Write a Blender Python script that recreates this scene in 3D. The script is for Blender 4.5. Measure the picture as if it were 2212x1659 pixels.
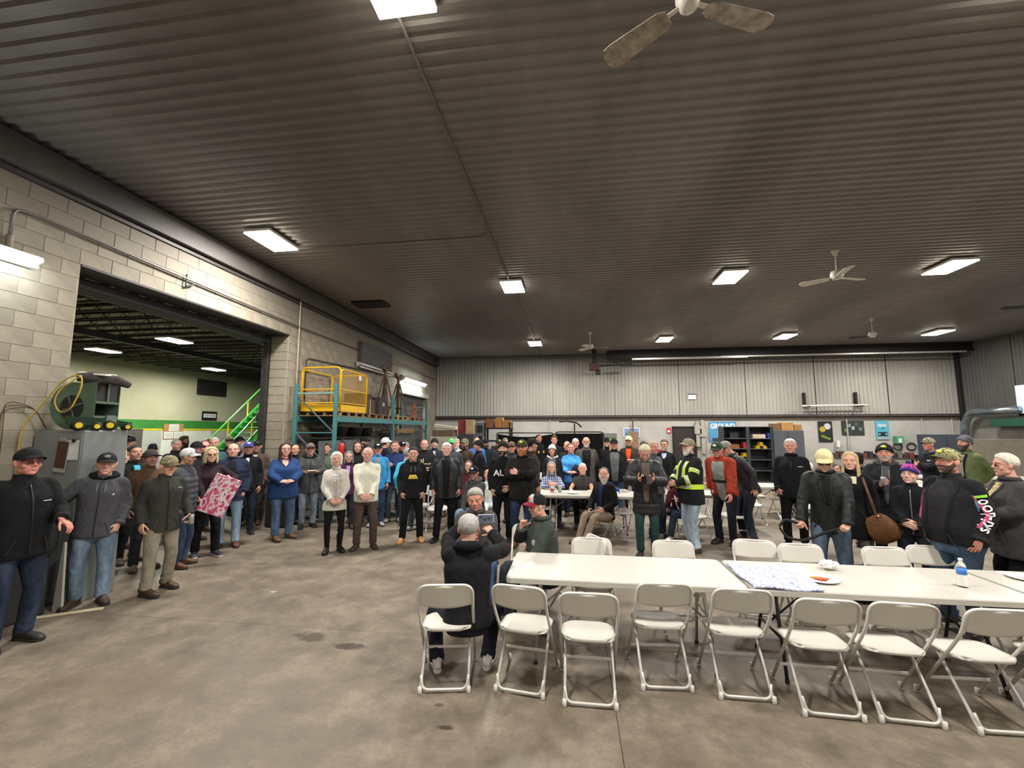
import bpy, math, random
import numpy as np
from mathutils import Vector, Matrix
from mathutils.bvhtree import BVHTree
random.seed(7); rng = np.random.default_rng(7)
for o in list(bpy.data.objects): bpy.data.objects.remove(o)
SC = bpy.context.scene; COL = SC.collection
PI = math.pi
# ---------------------------------------------------------------- camera, world, exposure
FP = 935.0; PITCH = math.atan(100.5/FP); YAW = math.atan(130*math.cos(PITCH)/FP); CAMZ = 2.0
cam = bpy.data.cameras.new('camera'); co = bpy.data.objects.new('camera', cam); COL.objects.link(co)
cam.sensor_fit = 'HORIZONTAL'; cam.sensor_width = 36; cam.lens = 36*FP/2212; cam.clip_start = .05; cam.clip_end = 200
co.location = (0, 0, CAMZ); co.rotation_euler = (PI/2+PITCH, 0, YAW)
SC.camera = co
SC.view_settings.view_transform = 'Standard'; SC.view_settings.look = 'None'; SC.view_settings.gamma = 1
SC.view_settings.use_curve_mapping = False; SC.view_settings.exposure = 0.0
w = bpy.data.worlds.new('world'); SC.world = w; w.use_nodes = True
w.node_tree.nodes['Background'].inputs[0].default_value = (.62, .78, 1, 1)
w.node_tree.nodes['Background'].inputs[1].default_value = 1.2
LIGHTW = 222.0          # watts of one ceiling panel
CEIL = 5.5
# ceiling panels the photo shows, then the same grid carried on behind the camera and to the right
PANELS = [(-1.29, 2.68), (-5.34, 6.86), (-1.36, 9.95), (3.55, 9.97), (7.9, 9.96), (-1.4, 16.8), (3.5, 16.7), (7.75, 16.76), (12.75, 16.8)]
HIDDEN_PANELS = [(3.6, 3.1), (8.2, 3.1), (12.75, 9.96), (12.9, 3.1), (-1.3, -3.7), (3.6, -3.7)]
BAY_PANELS = [(-11.6, 11.1), (-15.4, 12.2), (-15.4, 16.7)]
def area_light(name, loc, sx, sy, watts, col=(1, .965, .92), rot=(0, 0, 0)):
    l = bpy.data.lights.new(name, 'AREA'); l.shape = 'RECTANGLE'; l.size = sx; l.size_y = sy; l.energy = watts; l.color = col
    o = bpy.data.objects.new(name, l); o.location = loc; o.rotation_euler = rot; COL.objects.link(o); return o
for (x, y) in PANELS + HIDDEN_PANELS: area_light('ceiling_lamp_light', (x, y, CEIL-.115), .44, .74, LIGHTW*(1 if y > 0 else .5))
for (x, y) in BAY_PANELS + [(-11.6, 3.5), (-11.6, 18.5)]: area_light('bay_lamp_light', (x, y, 4.6), .44, .8, LIGHTW*.85, (.97, 1, .9))
area_light('tube_light_glow', (-6.2, 3.6, 3.98), .12, 1.15, 16, (.93, .98, 1), (0, math.radians(60), 0))
area_light('tube_light_glow', (-6.16, 16.75, 3.94), .12, 2.3, 36, (.8, 1, 1), (0, math.radians(60), 0))

# ---------------------------------------------------------------- picture -> place (rays of the camera)
_F = np.array([-math.sin(YAW)*math.cos(PITCH), math.cos(YAW)*math.cos(PITCH), math.sin(PITCH)])
_R = np.array([math.cos(YAW), math.sin(YAW), 0.]); _U = np.cross(_R, _F); _C = np.array([0, 0, CAMZ])
def ray(x, y): return _F+_R*(x-1106)/FP-_U*(y-829.5)/FP
def pz(x, y, z): d = ray(x, y); return _C+d*(z-CAMZ)/d[2]
def py(x, y, Y): d = ray(x, y); return _C+d*Y/d[1]
def px(x, y, X): d = ray(x, y); return _C+d*X/d[0]

# ---------------------------------------------------------------- materials
def lin(h):
    if isinstance(h, (tuple, list)): return tuple(h)
    v = [int(h[i:i+2], 16)/255 for i in (0, 2, 4)]
    return tuple(c/12.92 if c <= .04045 else ((c+.055)/1.055)**2.4 for c in v)
MATS = {}
def nt(name):
    m = bpy.data.materials.new(name); m.use_nodes = True; t = m.node_tree; b = t.nodes['Principled BSDF']
    return m, t, b
def tex_coord(t, scale, kind='Object'):
    c = t.nodes.new('ShaderNodeTexCoord'); mp = t.nodes.new('ShaderNodeMapping'); mp.inputs['Scale'].default_value = scale
    t.links.new(c.outputs[kind], mp.inputs[0]); return mp.outputs[0]
def noise(t, vec, sc, det=3, rough=.55):
    n = t.nodes.new('ShaderNodeTexNoise'); n.inputs['Scale'].default_value = sc; n.inputs['Detail'].default_value = det
    n.inputs['Roughness'].default_value = rough; t.links.new(vec, n.inputs['Vector']); return n.outputs['Fac']
def ramp(t, fac, stops, interp='LINEAR'):
    r = t.nodes.new('ShaderNodeValToRGB'); r.color_ramp.interpolation = interp
    e = r.color_ramp.elements
    while len(e) < len(stops): e.new(.5)
    for q, (p, c) in zip(e, stops): q.position = p; q.color = (*c, 1)
    t.links.new(fac, r.inputs[0]); return r.outputs[0]
def bump(t, b, h, dist, strength=1):
    n = t.nodes.new('ShaderNodeBump'); n.inputs['Distance'].default_value = dist; n.inputs['Strength'].default_value = strength
    t.links.new(h, n.inputs['Height']); t.links.new(n.outputs[0], b.inputs['Normal'])
def mixc(t, f, a, c, kind='MIX'):
    m = t.nodes.new('ShaderNodeMix'); m.data_type = 'RGBA'; m.blend_type = kind
    for i, v in ((0, f), (6, a), (7, c)):
        if hasattr(v, 'is_linked'): t.links.new(v, m.inputs[i])
        elif i == 0: m.inputs[0].default_value = v
        else: m.inputs[i].default_value = (*v, 1)
    return m.outputs[2]
def plain(col, rough=.6, metal=0., var=.12, nsc=6, bsc=0, bd=.002, key=None, spec=.5, coat=0):
    k = ('plain', col, rough, metal, var, nsc, bsc, bd, spec, coat)
    if k in MATS: return MATS[k]
    c = lin(col); m, t, b = nt(key or 'mat_'+str(len(MATS)))
    v = tex_coord(t, (1, 1, 1)); f = noise(t, v, nsc, 4)
    t.links.new(ramp(t, f, [(.3, tuple(x*(1-var) for x in c)), (.7, tuple(min(1, x*(1+var)) for x in c))]), b.inputs['Base Color'])
    b.inputs['Roughness'].default_value = rough; b.inputs['Metallic'].default_value = metal
    b.inputs['Specular IOR Level'].default_value = spec; b.inputs['Coat Weight'].default_value = coat
    if bsc: bump(t, b, noise(t, v, bsc, 3), bd)
    MATS[k] = m; return m
def cloth(col, kind='weave', col2=None):
    k = ('cloth', col, kind, col2)
    if k in MATS: return MATS[k]
    c = lin(col); c2 = lin(col2) if col2 else (tuple(x*.3 for x in c) if kind == 'plaid' else None)
    m, t, b = nt('cloth_'+kind+str(len(MATS))); v = tex_coord(t, (1, 1, 1)); f = noise(t, v, 9, 4)
    base = ramp(t, f, [(.3, tuple(x*.8 for x in c)), (.72, tuple(min(1, x*1.25) for x in c))])
    b.inputs['Roughness'].default_value = .88; b.inputs['Specular IOR Level'].default_value = .25
    fold = noise(t, tex_coord(t, (1, 1, .55)), 11, 3, .5)
    if kind == 'denim':
        base = ramp(t, noise(t, tex_coord(t, (3, 3, 1.1)), 2.2, 3), [(.32, tuple(x*.6 for x in c)), (.5, c), (.72, tuple(min(1, x*1.7+.02) for x in c))])
    elif kind == 'camo':
        n2 = noise(t, v, 24, 2, .4)
        base = ramp(t, n2, [(.0, c), (.44, tuple(x*.35 for x in c)), (.52, c2 or tuple(x*1.6 for x in c)), (.6, c)], 'CONSTANT')
    elif kind == 'plaid':
        wv = []
        for ax in (0, 2):
            w_ = t.nodes.new('ShaderNodeTexWave'); w_.bands_direction = 'XYZ'[ax]; w_.inputs['Scale'].default_value = 7
            t.links.new(v, w_.inputs[0]); wv.append(ramp(t, w_.outputs[1], [(.55, (0, 0, 0)), (.6, (1, 1, 1))]))
        base = mixc(t, wv[0], base, c2); base = mixc(t, wv[1], base, c2)
    elif kind == 'knit':
        w_ = t.nodes.new('ShaderNodeTexWave'); w_.bands_direction = 'X'; w_.inputs['Scale'].default_value = 14; w_.inputs['Distortion'].default_value = 1.5
        t.links.new(v, w_.inputs[0]); bump(t, b, w_.outputs[1], .006, .8)
    elif kind == 'leather':
        b.inputs['Roughness'].default_value = .52; b.inputs['Specular IOR Level'].default_value = .35
    elif kind == 'nylon':
        b.inputs['Roughness'].default_value = .5; b.inputs['Specular IOR Level'].default_value = .4
    elif kind == 'print':
        vo = t.nodes.new('ShaderNodeTexVoronoi'); vo.inputs['Scale'].default_value = 16; t.links.new(v, vo.inputs['Vector'])
        base = mixc(t, ramp(t, vo.outputs['Distance'], [(.3, (0, 0, 0)), (.4, (1, 1, 1))]), c, c2 or c)
    t.links.new(base, b.inputs['Base Color'])
    if kind != 'knit': bump(t, b, fold, .035 if kind != 'nylon' else .02, .75)
    MATS[k] = m; return m
def emis(col, strength, key='glow'):
    k = ('em', col, strength)
    if k in MATS: return MATS[k]
    m, t, b = nt(key); b.inputs['Base Color'].default_value = (.04, .04, .04, 1)
    b.inputs['Emission Color'].default_value = (*lin(col), 1); b.inputs['Emission Strength'].default_value = strength
    MATS[k] = m; return m

# ---------------------------------------------------------------- mesh builders
def tag(o, label=None, cat=None, group=None, kind=None):
    for k, v in (('label', label), ('category', cat), ('group', group), ('kind', kind)):
        if v: o[k] = v
    return o
def empty(name, loc=(0, 0, 0), rz=0, label=None, cat=None, group=None):
    o = bpy.data.objects.new(name, None); o.empty_display_size = .1; o.location = loc; o.rotation_euler = (0, 0, rz)
    COL.objects.link(o); return tag(o, label, cat, group)
def link(name, me, parent=None, mat=None):
    o = bpy.data.objects.new(name, me); COL.objects.link(o)
    if mat is not None and not me.materials: me.materials.append(mat)
    if parent is not None: o.parent = parent
    return o
def place(o, loc=(0, 0, 0), rot=(0, 0, 0), sc=1):
    o.location = loc; o.rotation_euler = rot
    if sc != 1: o.scale = (sc, sc, sc) if not isinstance(sc, tuple) else sc
    return o
def mesh_of(name, V, Fc, smooth=False, mat=None):
    me = bpy.data.meshes.new(name); me.from_pydata([tuple(map(float, v)) for v in V], [], [tuple(f) for f in Fc])
    if smooth: me.polygons.foreach_set('use_smooth', [True]*len(me.polygons))
    if mat is not None: me.materials.append(mat)
    me.update(); return me
def rotm(rx=0, ry=0, rz=0):
    return np.array(Matrix.Rotation(rz, 3, 'Z') @ Matrix.Rotation(ry, 3, 'Y') @ Matrix.Rotation(rx, 3, 'X'))
_cb_f = None
def _cbox():
    global _cb_f
    idx = {}; F = []
    n = 0
    for sx in (0, 1):
        for sy in (0, 1):
            for sz in (0, 1):
                for ax in range(3): idx[(sx, sy, sz, ax)] = n; n += 1
    for ax in range(3):            # big faces
        o1, o2 = (ax+1) % 3, (ax+2) % 3
        for s in (0, 1):
            q = []
            for (a, b) in ((0, 0), (1, 0), (1, 1), (0, 1)):
                c = [0, 0, 0]; c[ax] = s; c[o1] = a; c[o2] = b; q.append(idx[(*c, ax)])
            F.append(q if s else q[::-1])
    for ax in range(3):            # edges parallel to ax
        o1, o2 = (ax+1) % 3, (ax+2) % 3
        for a in (0, 1):
            for b in (0, 1):
                c0 = [0, 0, 0]; c0[o1] = a; c0[o2] = b; c1 = list(c0); c1[ax] = 1
                q = [idx[(*c0, o1)], idx[(*c1, o1)], idx[(*c1, o2)], idx[(*c0, o2)]]
                F.append(q if (a+b) % 2 == 1 else q[::-1])
    for sx in (0, 1):
        for sy in (0, 1):
            for sz in (0, 1):
                q = [idx[(sx, sy, sz, a)] for a in range(3)]; F.append(q if (sx+sy+sz) % 2 == 1 else q[::-1])
    return F
_cb_f = _cbox()
class MB:
    def __init__(s): s.V = []; s.F = []
    def add(s, V, F):
        n = len(s.V); s.V.extend([tuple(v) for v in V]); s.F.extend([tuple(i+n for i in f) for f in F]); return s
    def box(s, c, d, r=None, ch=None):
        c = np.array(c, float); d = np.array(d, float)/2
        if ch is None: ch = min(.006, float(d.min())*.35)
        V = []
        for sx in (-1, 1):
            for sy in (-1, 1):
                for sz in (-1, 1):
                    for ax in range(3):
                        p = (d-ch)*np.array((sx, sy, sz)); p[ax] = d[ax]*(sx, sy, sz)[ax]; V.append(p)
        V = np.array(V)
        if r is not None: V = V @ np.array(r).T
        return s.add(V+c, _cb_f)
    def box2(s, a, b, ch=None):
        a = np.array(a, float); b = np.array(b, float)
        return s.box((a+b)/2, np.abs(b-a), None, ch)
    def tube(s, P, r, n=10, rb=None, ref=(0, 0, 1), cap=True):
        V, F = tube(P, r, rb if rb is not None else r, ref, n, cap=cap); return s.add(V, F)
    def rod(s, a, b, r, n=10): return s.tube([a, b], r, n, ref=(0, 0, 1) if abs(b[2]-a[2]) < abs(b[0]-a[0])+abs(b[1]-a[1]) else (0, 1, 0))
    def bar(s, a, b, wd, th, ref=(0, 0, 1)):
        a = np.array(a, float); b = np.array(b, float); t = b-a; L = np.linalg.norm(t); t = t/L; r_ = np.array(ref, float)
        r_ = r_-t*(r_@t); r_ /= np.linalg.norm(r_); u = np.cross(t, r_)
        return s.box((a+b)/2, (L, wd, th), np.array([t, u*-1 if False else np.cross(r_, t), r_]).T)
    def lathe(s, prof, c=(0, 0, 0), n=20, axis=2):
        V = []; F = []
        for r, z in prof:
            for k in range(n):
                a = 2*PI*k/n; p = [r*math.cos(a), r*math.sin(a), z]
                if axis == 0: p = [p[2], p[0], p[1]]
                if axis == 1: p = [p[1], p[2], p[0]]
                V.append((p[0]+c[0], p[1]+c[1], p[2]+c[2]))
        m = len(prof)
        for i in range(m-1):
            for k in range(n): F.append((i*n+k, i*n+(k+1) % n, (i+1)*n+(k+1) % n, (i+1)*n+k))
        F.append(tuple(range(n))[::-1]); F.append(tuple((m-1)*n+k for k in range(n)))
        return s.add(V, F)
    def prism(s, poly, z0, z1, axis=2):
        n = len(poly); V = []
        for z in (z0, z1):
            for (a, b) in poly: V.append({2: (a, b, z), 1: (a, z, b), 0: (z, a, b)}[axis])
        F = [tuple(range(n))[::-1], tuple(range(n, 2*n))]+[(i, (i+1) % n, n+(i+1) % n, n+i) for i in range(n)]
        return s.add(V, F)
    def sphere(s, c, r, n=10):
        prof = [(max(1e-4, math.sin(PI*i/n)), -math.cos(PI*i/n)) for i in range(n+1)]
        m = MB().lathe(prof, n=n*2); r = np.array(r if hasattr(r, '__len__') else (r, r, r), float)
        return s.add(np.array(m.V)*r+np.array(c), m.F)
    def xf(s, R=None, t=(0, 0, 0)):
        V = np.array(s.V); V = V @ np.array(R).T if R is not None else V; s.V = [tuple(v) for v in V+np.array(t)]; return s
    def build(s, name, mat=None, parent=None, smooth=False):
        return link(name, mesh_of(name, s.V, s.F, smooth, mat), parent)
def resample(P, vals, step):
    P = np.array(P, float); vals = [np.array(v, float) if hasattr(v, '__len__') else np.full(len(P), float(v)) for v in vals]
    seg = np.linalg.norm(np.diff(P, axis=0), axis=1); d = np.r_[0, np.cumsum(seg)]
    n = max(2, int(round(d[-1]/step))+1); q = np.linspace(0, d[-1], n)
    if len(P) < 3: return np.array([np.interp(q, d, P[:, i]) for i in range(3)]).T, [np.interp(q, d, v) for v in vals], q
    T = np.gradient(P, d, axis=0); out = []
    for x in q:
        i = min(len(P)-2, max(0, np.searchsorted(d, x, 'right')-1)); h = d[i+1]-d[i]; u = (x-d[i])/h
        out.append((2*u**3-3*u**2+1)*P[i]+(u**3-2*u**2+u)*h*T[i]*.7+(-2*u**3+3*u**2)*P[i+1]+(u**3-u**2)*h*T[i+1]*.7)
    return np.array(out), [np.interp(q, d, v) for v in vals], q
def spow(x, e): return np.sign(x)*np.abs(x)**e
def tube(P, ra, rb, ref=(0, 0, 1), n=12, rbb=None, e=2., fold=None, cap=True, bulge=0.):
    """closed sweep; ra = half width along a, rb along ref (rbb on the negative side)"""
    P = np.array(P, float); m = len(P)
    ra = np.broadcast_to(np.array(ra, float), (m,)); rb = np.broadcast_to(np.array(rb, float), (m,))
    rbb = rb if rbb is None else np.broadcast_to(np.array(rbb, float), (m,))
    T = np.zeros((m, 3)); T[1:-1] = P[2:]-P[:-2]; T[0] = P[1]-P[0]; T[-1] = P[-1]-P[-2]
    T /= np.linalg.norm(T, axis=1)[:, None]+1e-12
    th = np.arange(n)*2*PI/n; c = spow(np.cos(th), 2/e); s_ = spow(np.sin(th), 2/e)
    V = np.zeros((m, n, 3)); prev = np.array(ref, float)
    for i in range(m):
        b = prev-T[i]*(prev@T[i]); L = np.linalg.norm(b)
        if L < .05: b = np.cross(T[i], (1, 0, 0)) if abs(T[i][0]) < .9 else np.cross(T[i], (0, 1, 0)); L = np.linalg.norm(b)
        b = b/L; a = np.cross(b, T[i])
        prev = prev*.0+np.array(ref, float) if abs(np.array(ref, float)@T[i]) < .97 else b
        k = 1.
        if fold is not None: k = 1+fold(i, th)
        V[i] = P[i]+np.outer(c*ra[i]*k, a)+np.outer(s_*np.where(s_ > 0, rb[i], rbb[i])*k, b)
    V = V.reshape(-1, 3); F = []
    for i in range(m-1):
        for j in range(n): F.append((i*n+j, i*n+(j+1) % n, (i+1)*n+(j+1) % n, (i+1)*n+j))
    if cap:
        if bulge:
            V = np.vstack([V, P[0]-T[0]*bulge*ra[0], P[-1]+T[-1]*bulge*ra[-1]]); k = m*n
            for j in range(n): F.append((k, (j+1) % n, j)); F.append((k+1, (m-1)*n+j, (m-1)*n+(j+1) % n))
        else:
            F.append(tuple(range(n))[::-1]); F.append(tuple((m-1)*n+j for j in range(n)))
    return V, F
def bend(P, rad, n=5):
    """round the corners of a polyline"""
    P = [np.array(p, float) for p in P]; out = [P[0]]
    for i in range(1, len(P)-1):
        a, b, c = P[i-1], P[i], P[i+1]; u = (a-b)/np.linalg.norm(a-b); v = (c-b)/np.linalg.norm(c-b)
        r = min(rad, np.linalg.norm(a-b)*.48, np.linalg.norm(c-b)*.48)
        for k in range(n+1):
            t = k/n; out.append((1-t)**2*(b+u*r)+2*t*(1-t)*b+t*t*(b+v*r))
    out.append(P[-1]); return out
def text_mesh(txt, size=1, extrude=.0, bold=0.):
    c = bpy.data.curves.new('t', 'FONT'); c.body = txt; c.size = size; c.align_x = 'CENTER'; c.align_y = 'CENTER'; c.extrude = extrude
    c.offset = bold; c.resolution_u = 2
    o = bpy.data.objects.new('t', c); COL.objects.link(o)
    dg = bpy.context.evaluated_depsgraph_get(); me = bpy.data.meshes.new_from_object(o.evaluated_get(dg))
    V = np.array([v.co[:] for v in me.vertices]) if len(me.vertices) else np.zeros((0, 3)); F = [tuple(p.vertices) for p in me.polygons]
    bpy.data.objects.remove(o); bpy.data.curves.remove(c); bpy.data.meshes.remove(me); return V, F
def sign_text(txt, size, loc, mat, parent, rot=(PI/2, 0, 0), name='lettering', bold=0., sx=1):
    V, F = text_mesh(txt, size, .002, bold)
    o = link(name, mesh_of(name, V*np.array((sx, 1, 1)), F, mat=mat), parent); o.location = loc; o.rotation_euler = rot; return o
# ================================================================ the building
M_conc = None
def concrete():
    m, t, b = nt('concrete_floor'); v = tex_coord(t, (1, 1, 1)); n1 = noise(t, v, .55, 6, .62); n2 = noise(t, v, 2.6, 9, .74); n3 = noise(t, v, 30, 4, .7)
    c = ramp(t, n1, [(.3, lin('5f564b')), (.5, lin('7b7062')), (.72, lin('918573'))])
    c = mixc(t, .55, c, ramp(t, n2, [(.32, lin('4c4238')), (.5, lin('7c7060')), (.68, lin('a89b84'))]))
    c = mixc(t, ramp(t, n3, [(.35, (.35,)*3), (.75, (0, 0, 0))]), c, lin('554a40'))
    # rust brown and dark oil marks at fixed spots
    g = t.nodes.new('ShaderNodeNewGeometry')
    def spot(x, y, rx, ry, col, amt, c):
        mp = t.nodes.new('ShaderNodeMapping'); mp.inputs['Location'].default_value = (-x/rx, -y/ry, 0); mp.inputs['Scale'].default_value = (1/rx, 1/ry, 0)
        t.links.new(g.outputs['Position'], mp.inputs[0]); L = t.nodes.new('ShaderNodeVectorMath'); L.operation = 'LENGTH'; t.links.new(mp.outputs[0], L.inputs[0])
        a = t.nodes.new('ShaderNodeMath'); a.operation = 'ADD'; t.links.new(L.outputs['Value'], a.inputs[0])
        nn = noise(t, v, 7, 5, .7); k = t.nodes.new('ShaderNodeMath'); k.operation = 'MULTIPLY'; k.inputs[1].default_value = 1.1; t.links.new(nn, k.inputs[0]); t.links.new(k.outputs[0], a.inputs[1])
        f = ramp(t, a.outputs[0], [(.8, (amt,)*3), (1., (0, 0, 0))]); return mixc(t, f, c, col)
    c = spot(-2.55, 4.15, .42, .22, lin('3f3229'), .8, c); c = spot(-2.1, 4.02, .4, .17, lin('3a2a22'), .85, c)
    c = spot(-.88, 3.07, .13, .07, lin('2e241c'), .9, c); c = spot(-1.0, 3.3, .1, .06, lin('3a2f26'), .7, c)
    c = spot(-3.6, 3.2, 1.6, .8, lin('6d5847'), .35, c); c = spot(.9, 2.9, 1.4, .5, lin('6b5b4a'), .3, c)
    t.links.new(c, b.inputs['Base Color']); b.inputs['Roughness'].default_value = .55
    t.links.new(ramp(t, n2, [(.3, (.42,)*3), (.7, (.72,)*3)]), b.inputs['Roughness']); bump(t, b, n3, .003)
    return m
def dirty(name, c0, c1, c2, sc=1.2, rough=.8, stretch=(1, 1, 1), metal=0., bd=.004, upper_tone=None):
    m, t, b = nt(name); v = tex_coord(t, stretch); n1 = noise(t, v, sc, 6, .6); n2 = noise(t, v, sc*9, 4, .65)
    c = ramp(t, n1, [(.3, lin(c0)), (.52, lin(c1)), (.72, lin(c2))]); c = mixc(t, ramp(t, n2, [(.3, (.3,)*3), (.7, (0, 0, 0))]), c, lin(c0))
    if upper_tone:                                  # upper part of the wall blends into a darker tone
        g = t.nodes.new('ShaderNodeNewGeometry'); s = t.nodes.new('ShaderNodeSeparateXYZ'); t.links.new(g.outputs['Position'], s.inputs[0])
        mr = t.nodes.new('ShaderNodeMapRange'); mr.inputs[1].default_value = upper_tone[0]; mr.inputs[2].default_value = upper_tone[1]; t.links.new(s.outputs[2], mr.inputs[0])
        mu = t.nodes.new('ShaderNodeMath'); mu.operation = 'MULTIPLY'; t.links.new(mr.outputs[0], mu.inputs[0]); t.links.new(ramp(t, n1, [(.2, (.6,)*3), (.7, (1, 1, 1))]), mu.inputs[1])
        c = mixc(t, mu.outputs[0], c, lin(upper_tone[2]))
    t.links.new(c, b.inputs['Base Color']); b.inputs['Roughness'].default_value = rough; b.inputs['Metallic'].default_value = metal
    bump(t, b, n2, bd); return m
WX = -6.44; FY = 20.0; RX = 15.75; NY = -5.5
m_floor = concrete()
m_block = dirty('painted_block', '857d6d', '9b9280', 'aea492', .9, .75, upper_tone=(4.0, 5.3, '4a453f'))
m_mortar = dirty('mortar', '958d7c', 'a69d8a', 'b5ab95', 2, .9, upper_tone=(4.0, 5.3, '433e38'))
m_ceil = dirty('ceiling_steel', '6a6563', '7d7875', '8f8a86', .6, .45, (1, .25, 1), .1, .001)
m_steelwall = dirty('ribbed_wall_steel', '99978e', 'b0aea5', 'c0beb4', .5, .55, (1, 1, .3), .0, .001, upper_tone=(4.2, 5.6, '4e4a47'))
m_lowwall = dirty('lower_wall_paint', 'a8a69f', 'bab8b1', 'c8c6c0', .8, .7)
m_bay = dirty('bay_wall_paint', 'bdb597', 'c9c2a6', 'd3ccb2', .5, .8, upper_tone=(4.1, 5.0, '3a3632'))  # shade below the bay ceiling is painted into the upper wall colour
m_dark = plain('1d1b1a', .6); m_steel = plain('3b3836', .55, .3, .2, 4); m_green = plain('3f8a3c', .6, var=.15, nsc=2); m_yel = plain('e3cf2f', .6)
m_white = plain('e9e7e1', .45, var=.03); m_grey = plain('8d8f8c', .5, var=.08); m_rust = plain('5e4a3c', .8, var=.3, nsc=9)
def struct(o): o['kind'] = 'structure'; return o
# floor with saw-cut joints
mb = MB(); xs = [-18.5, -3.9, .28, 5.5, 10.5, 16.5]; ys = [-6, 1.2, 4.33, 9.4, 15, 24]
floor = MB().box2((-18.5, NY-.3, -.3), (RX+.4, 24, -.02)).build('floor', m_mortar); struct(floor)
for i in range(5):
    for j in range(5):
        MB().box2((xs[i]+.0015, ys[j]+.0015, -.1), (xs[i+1]-.0015, ys[j+1]-.0015, 0), ch=.002).build('floor_slab', m_floor, floor)
# ceiling: one ribbed sheet per run of roof, ribs across the room
def ribs(u0, u1, pitch, depth, f0=.35, f1=.5, f2=.85):
    out = []; u = u0
    while u < u1: out += [(u, 0), (u+pitch*f0, 0), (u+pitch*f1, depth), (u+pitch*f2, depth)]; u += pitch
    return out
ceil = MB().box2((WX-.4, NY, CEIL+.06), (RX+.3, FY+.2, CEIL+.2)).build('ceiling', m_dark); struct(ceil)
for k, (y0, y1) in enumerate(((NY, 2.56), (2.56, 9.4), (9.4, 16.23), (16.23, FY))):
    pr = ribs(y0+.004, y1-.16, .155, .028); V = []; F = []
    for x in (WX-.1, RX+.1):
        for (y, d) in pr: V.append((x, y, CEIL+.028-d))
    n = len(pr); F = [(i, i+1, n+i+1, n+i) for i in range(n-1)]
    link('ceiling_sheet', mesh_of('ceiling_sheet', V, F, mat=m_ceil), ceil)
# left wall
OP = (4.72, 9.02, 4.2); D2 = (15.6, 18.75, 3.42); TH = .42
wl = MB()
for (y0, y1, z0, z1) in ((NY, OP[0], 0, CEIL), (OP[0], OP[1], OP[2], CEIL), (OP[1], D2[0], 0, CEIL), (D2[0], D2[1], D2[2], CEIL), (D2[1], FY+.3, 0, CEIL)):
    wl.box2((WX-TH, y0, z0), (WX-.006, y1, z1), ch=.001)
wall_left = wl.build('wall_left', m_mortar); struct(wall_left)
m_bandpaint = plain('5d5450', .7, var=.15)
blocks = []
for r in range(27):
    z0 = r*.2+.1-.1; y = NY+(.2 if r % 2 else 0)
    while y < FY:
        y1 = min(y+.4, FY); a, b = y, y1; z1 = min(z0+.2, CEIL)
        cut = []
        for (o0, o1, oz) in (OP, D2):
            if z0+.1 < oz and a < o1 and b > o0:
                if a < o0: b = o0
                elif b > o1: a = o1
                else: a = b
        if b-a > .05: blocks.append((a, b, z0, z1))
        y += .4
blocks.sort(key=lambda q: abs(q[0]-4.6)+(0 if q[0] > 3.4 else 9)); bc = {}
rest = MB()
for i, (a, b, z0, z1) in enumerate(blocks):
    d = random.uniform(-.0015, .0015)
    if i < 300:
        k = (round(b-a, 2), round(z1-z0, 2), i % 3)
        if k not in bc: bc[k] = MB().box((0, 0, 0), (.05, b-a-.005, z1-z0-.005), ch=.003)
        if not hasattr(bc[k], 'me'): bc[k].me = mesh_of('block', bc[k].V, bc[k].F, mat=m_block)
        o = link('block', bc[k].me, wall_left); o.location = (WX-.025+d, (a+b)/2, (z0+z1)/2)
    else: rest.box2((WX-.05+d, a+.0025, z0+.0025), (WX+d, b-.0025, z1-.0025), ch=.003)
o = rest.build('block', m_block, wall_left); o['kind'] = 'stuff'
# jamb blocks of the opening
for (yy, s) in ((OP[0], 1), (OP[1], -1)):
    jb = MB()
    for r in range(21):
        if r % 2: jb.box2((WX-TH-.01, yy-.01, r*.2+.005), (WX-.03, yy+s*.012, r*.2+.195))
        else:
            jb.box2((WX-TH-.01, yy-.01, r*.2+.005), (WX-TH/2-.01, yy+s*.012, r*.2+.195)); jb.box2((WX-TH/2, yy-.01, r*.2+.005), (WX-.03, yy+s*.012, r*.2+.195))
    o = jb.build('jamb_block', m_block, wall_left); o['kind'] = 'stuff'
t_ = MB().box2((WX-TH-.02, OP[0], OP[2]-.03), (WX+.005, OP[1], OP[2]+.01)).build('trim_1', m_steel); struct(t_)
t_ = MB().box2((WX-TH-.2, OP[0], OP[2]-.2), (WX-TH-.02, OP[1]-.02, OP[2]-.04)).build('trim_2', m_dark); struct(t_)
t_ = MB().box2((WX-TH-.16, OP[1]-.10, 0), (WX-TH-.01, OP[1]+.02, OP[2]-.04)).build('trim_3', m_steel); struct(t_)
t_ = MB().box2((WX-.02, NY, 5.08), (WX+.12, FY, 5.44)).build('trim_4', dirty('eave_trim', '3c3836', '494441', '57514c', 1, .6)); struct(t_)
t_ = MB().box2((WX-.02, NY, 5.0), (WX+.03, FY, 5.06)).build('trim_5', m_steel); struct(t_)
# door 2: a dark roll-up door near the far corner
d2 = MB().box2((WX-.3, D2[0], 0), (WX-.22, D2[1], D2[2])).build('door_1', plain('4b4a47', .6)); struct(d2)
for k in range(11): MB().box2((WX-.23, D2[0]+.02, k*.31+.01), (WX-.2, D2[1]-.02, k*.31+.30)).build('door_slat', plain('55534f', .55), d2)
t_ = MB().box2((WX-.05, D2[0]-.1, D2[2]), (WX+.04, D2[1]+.1, D2[2]+.18)).build('trim_6', m_lowwall); struct(t_)
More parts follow.
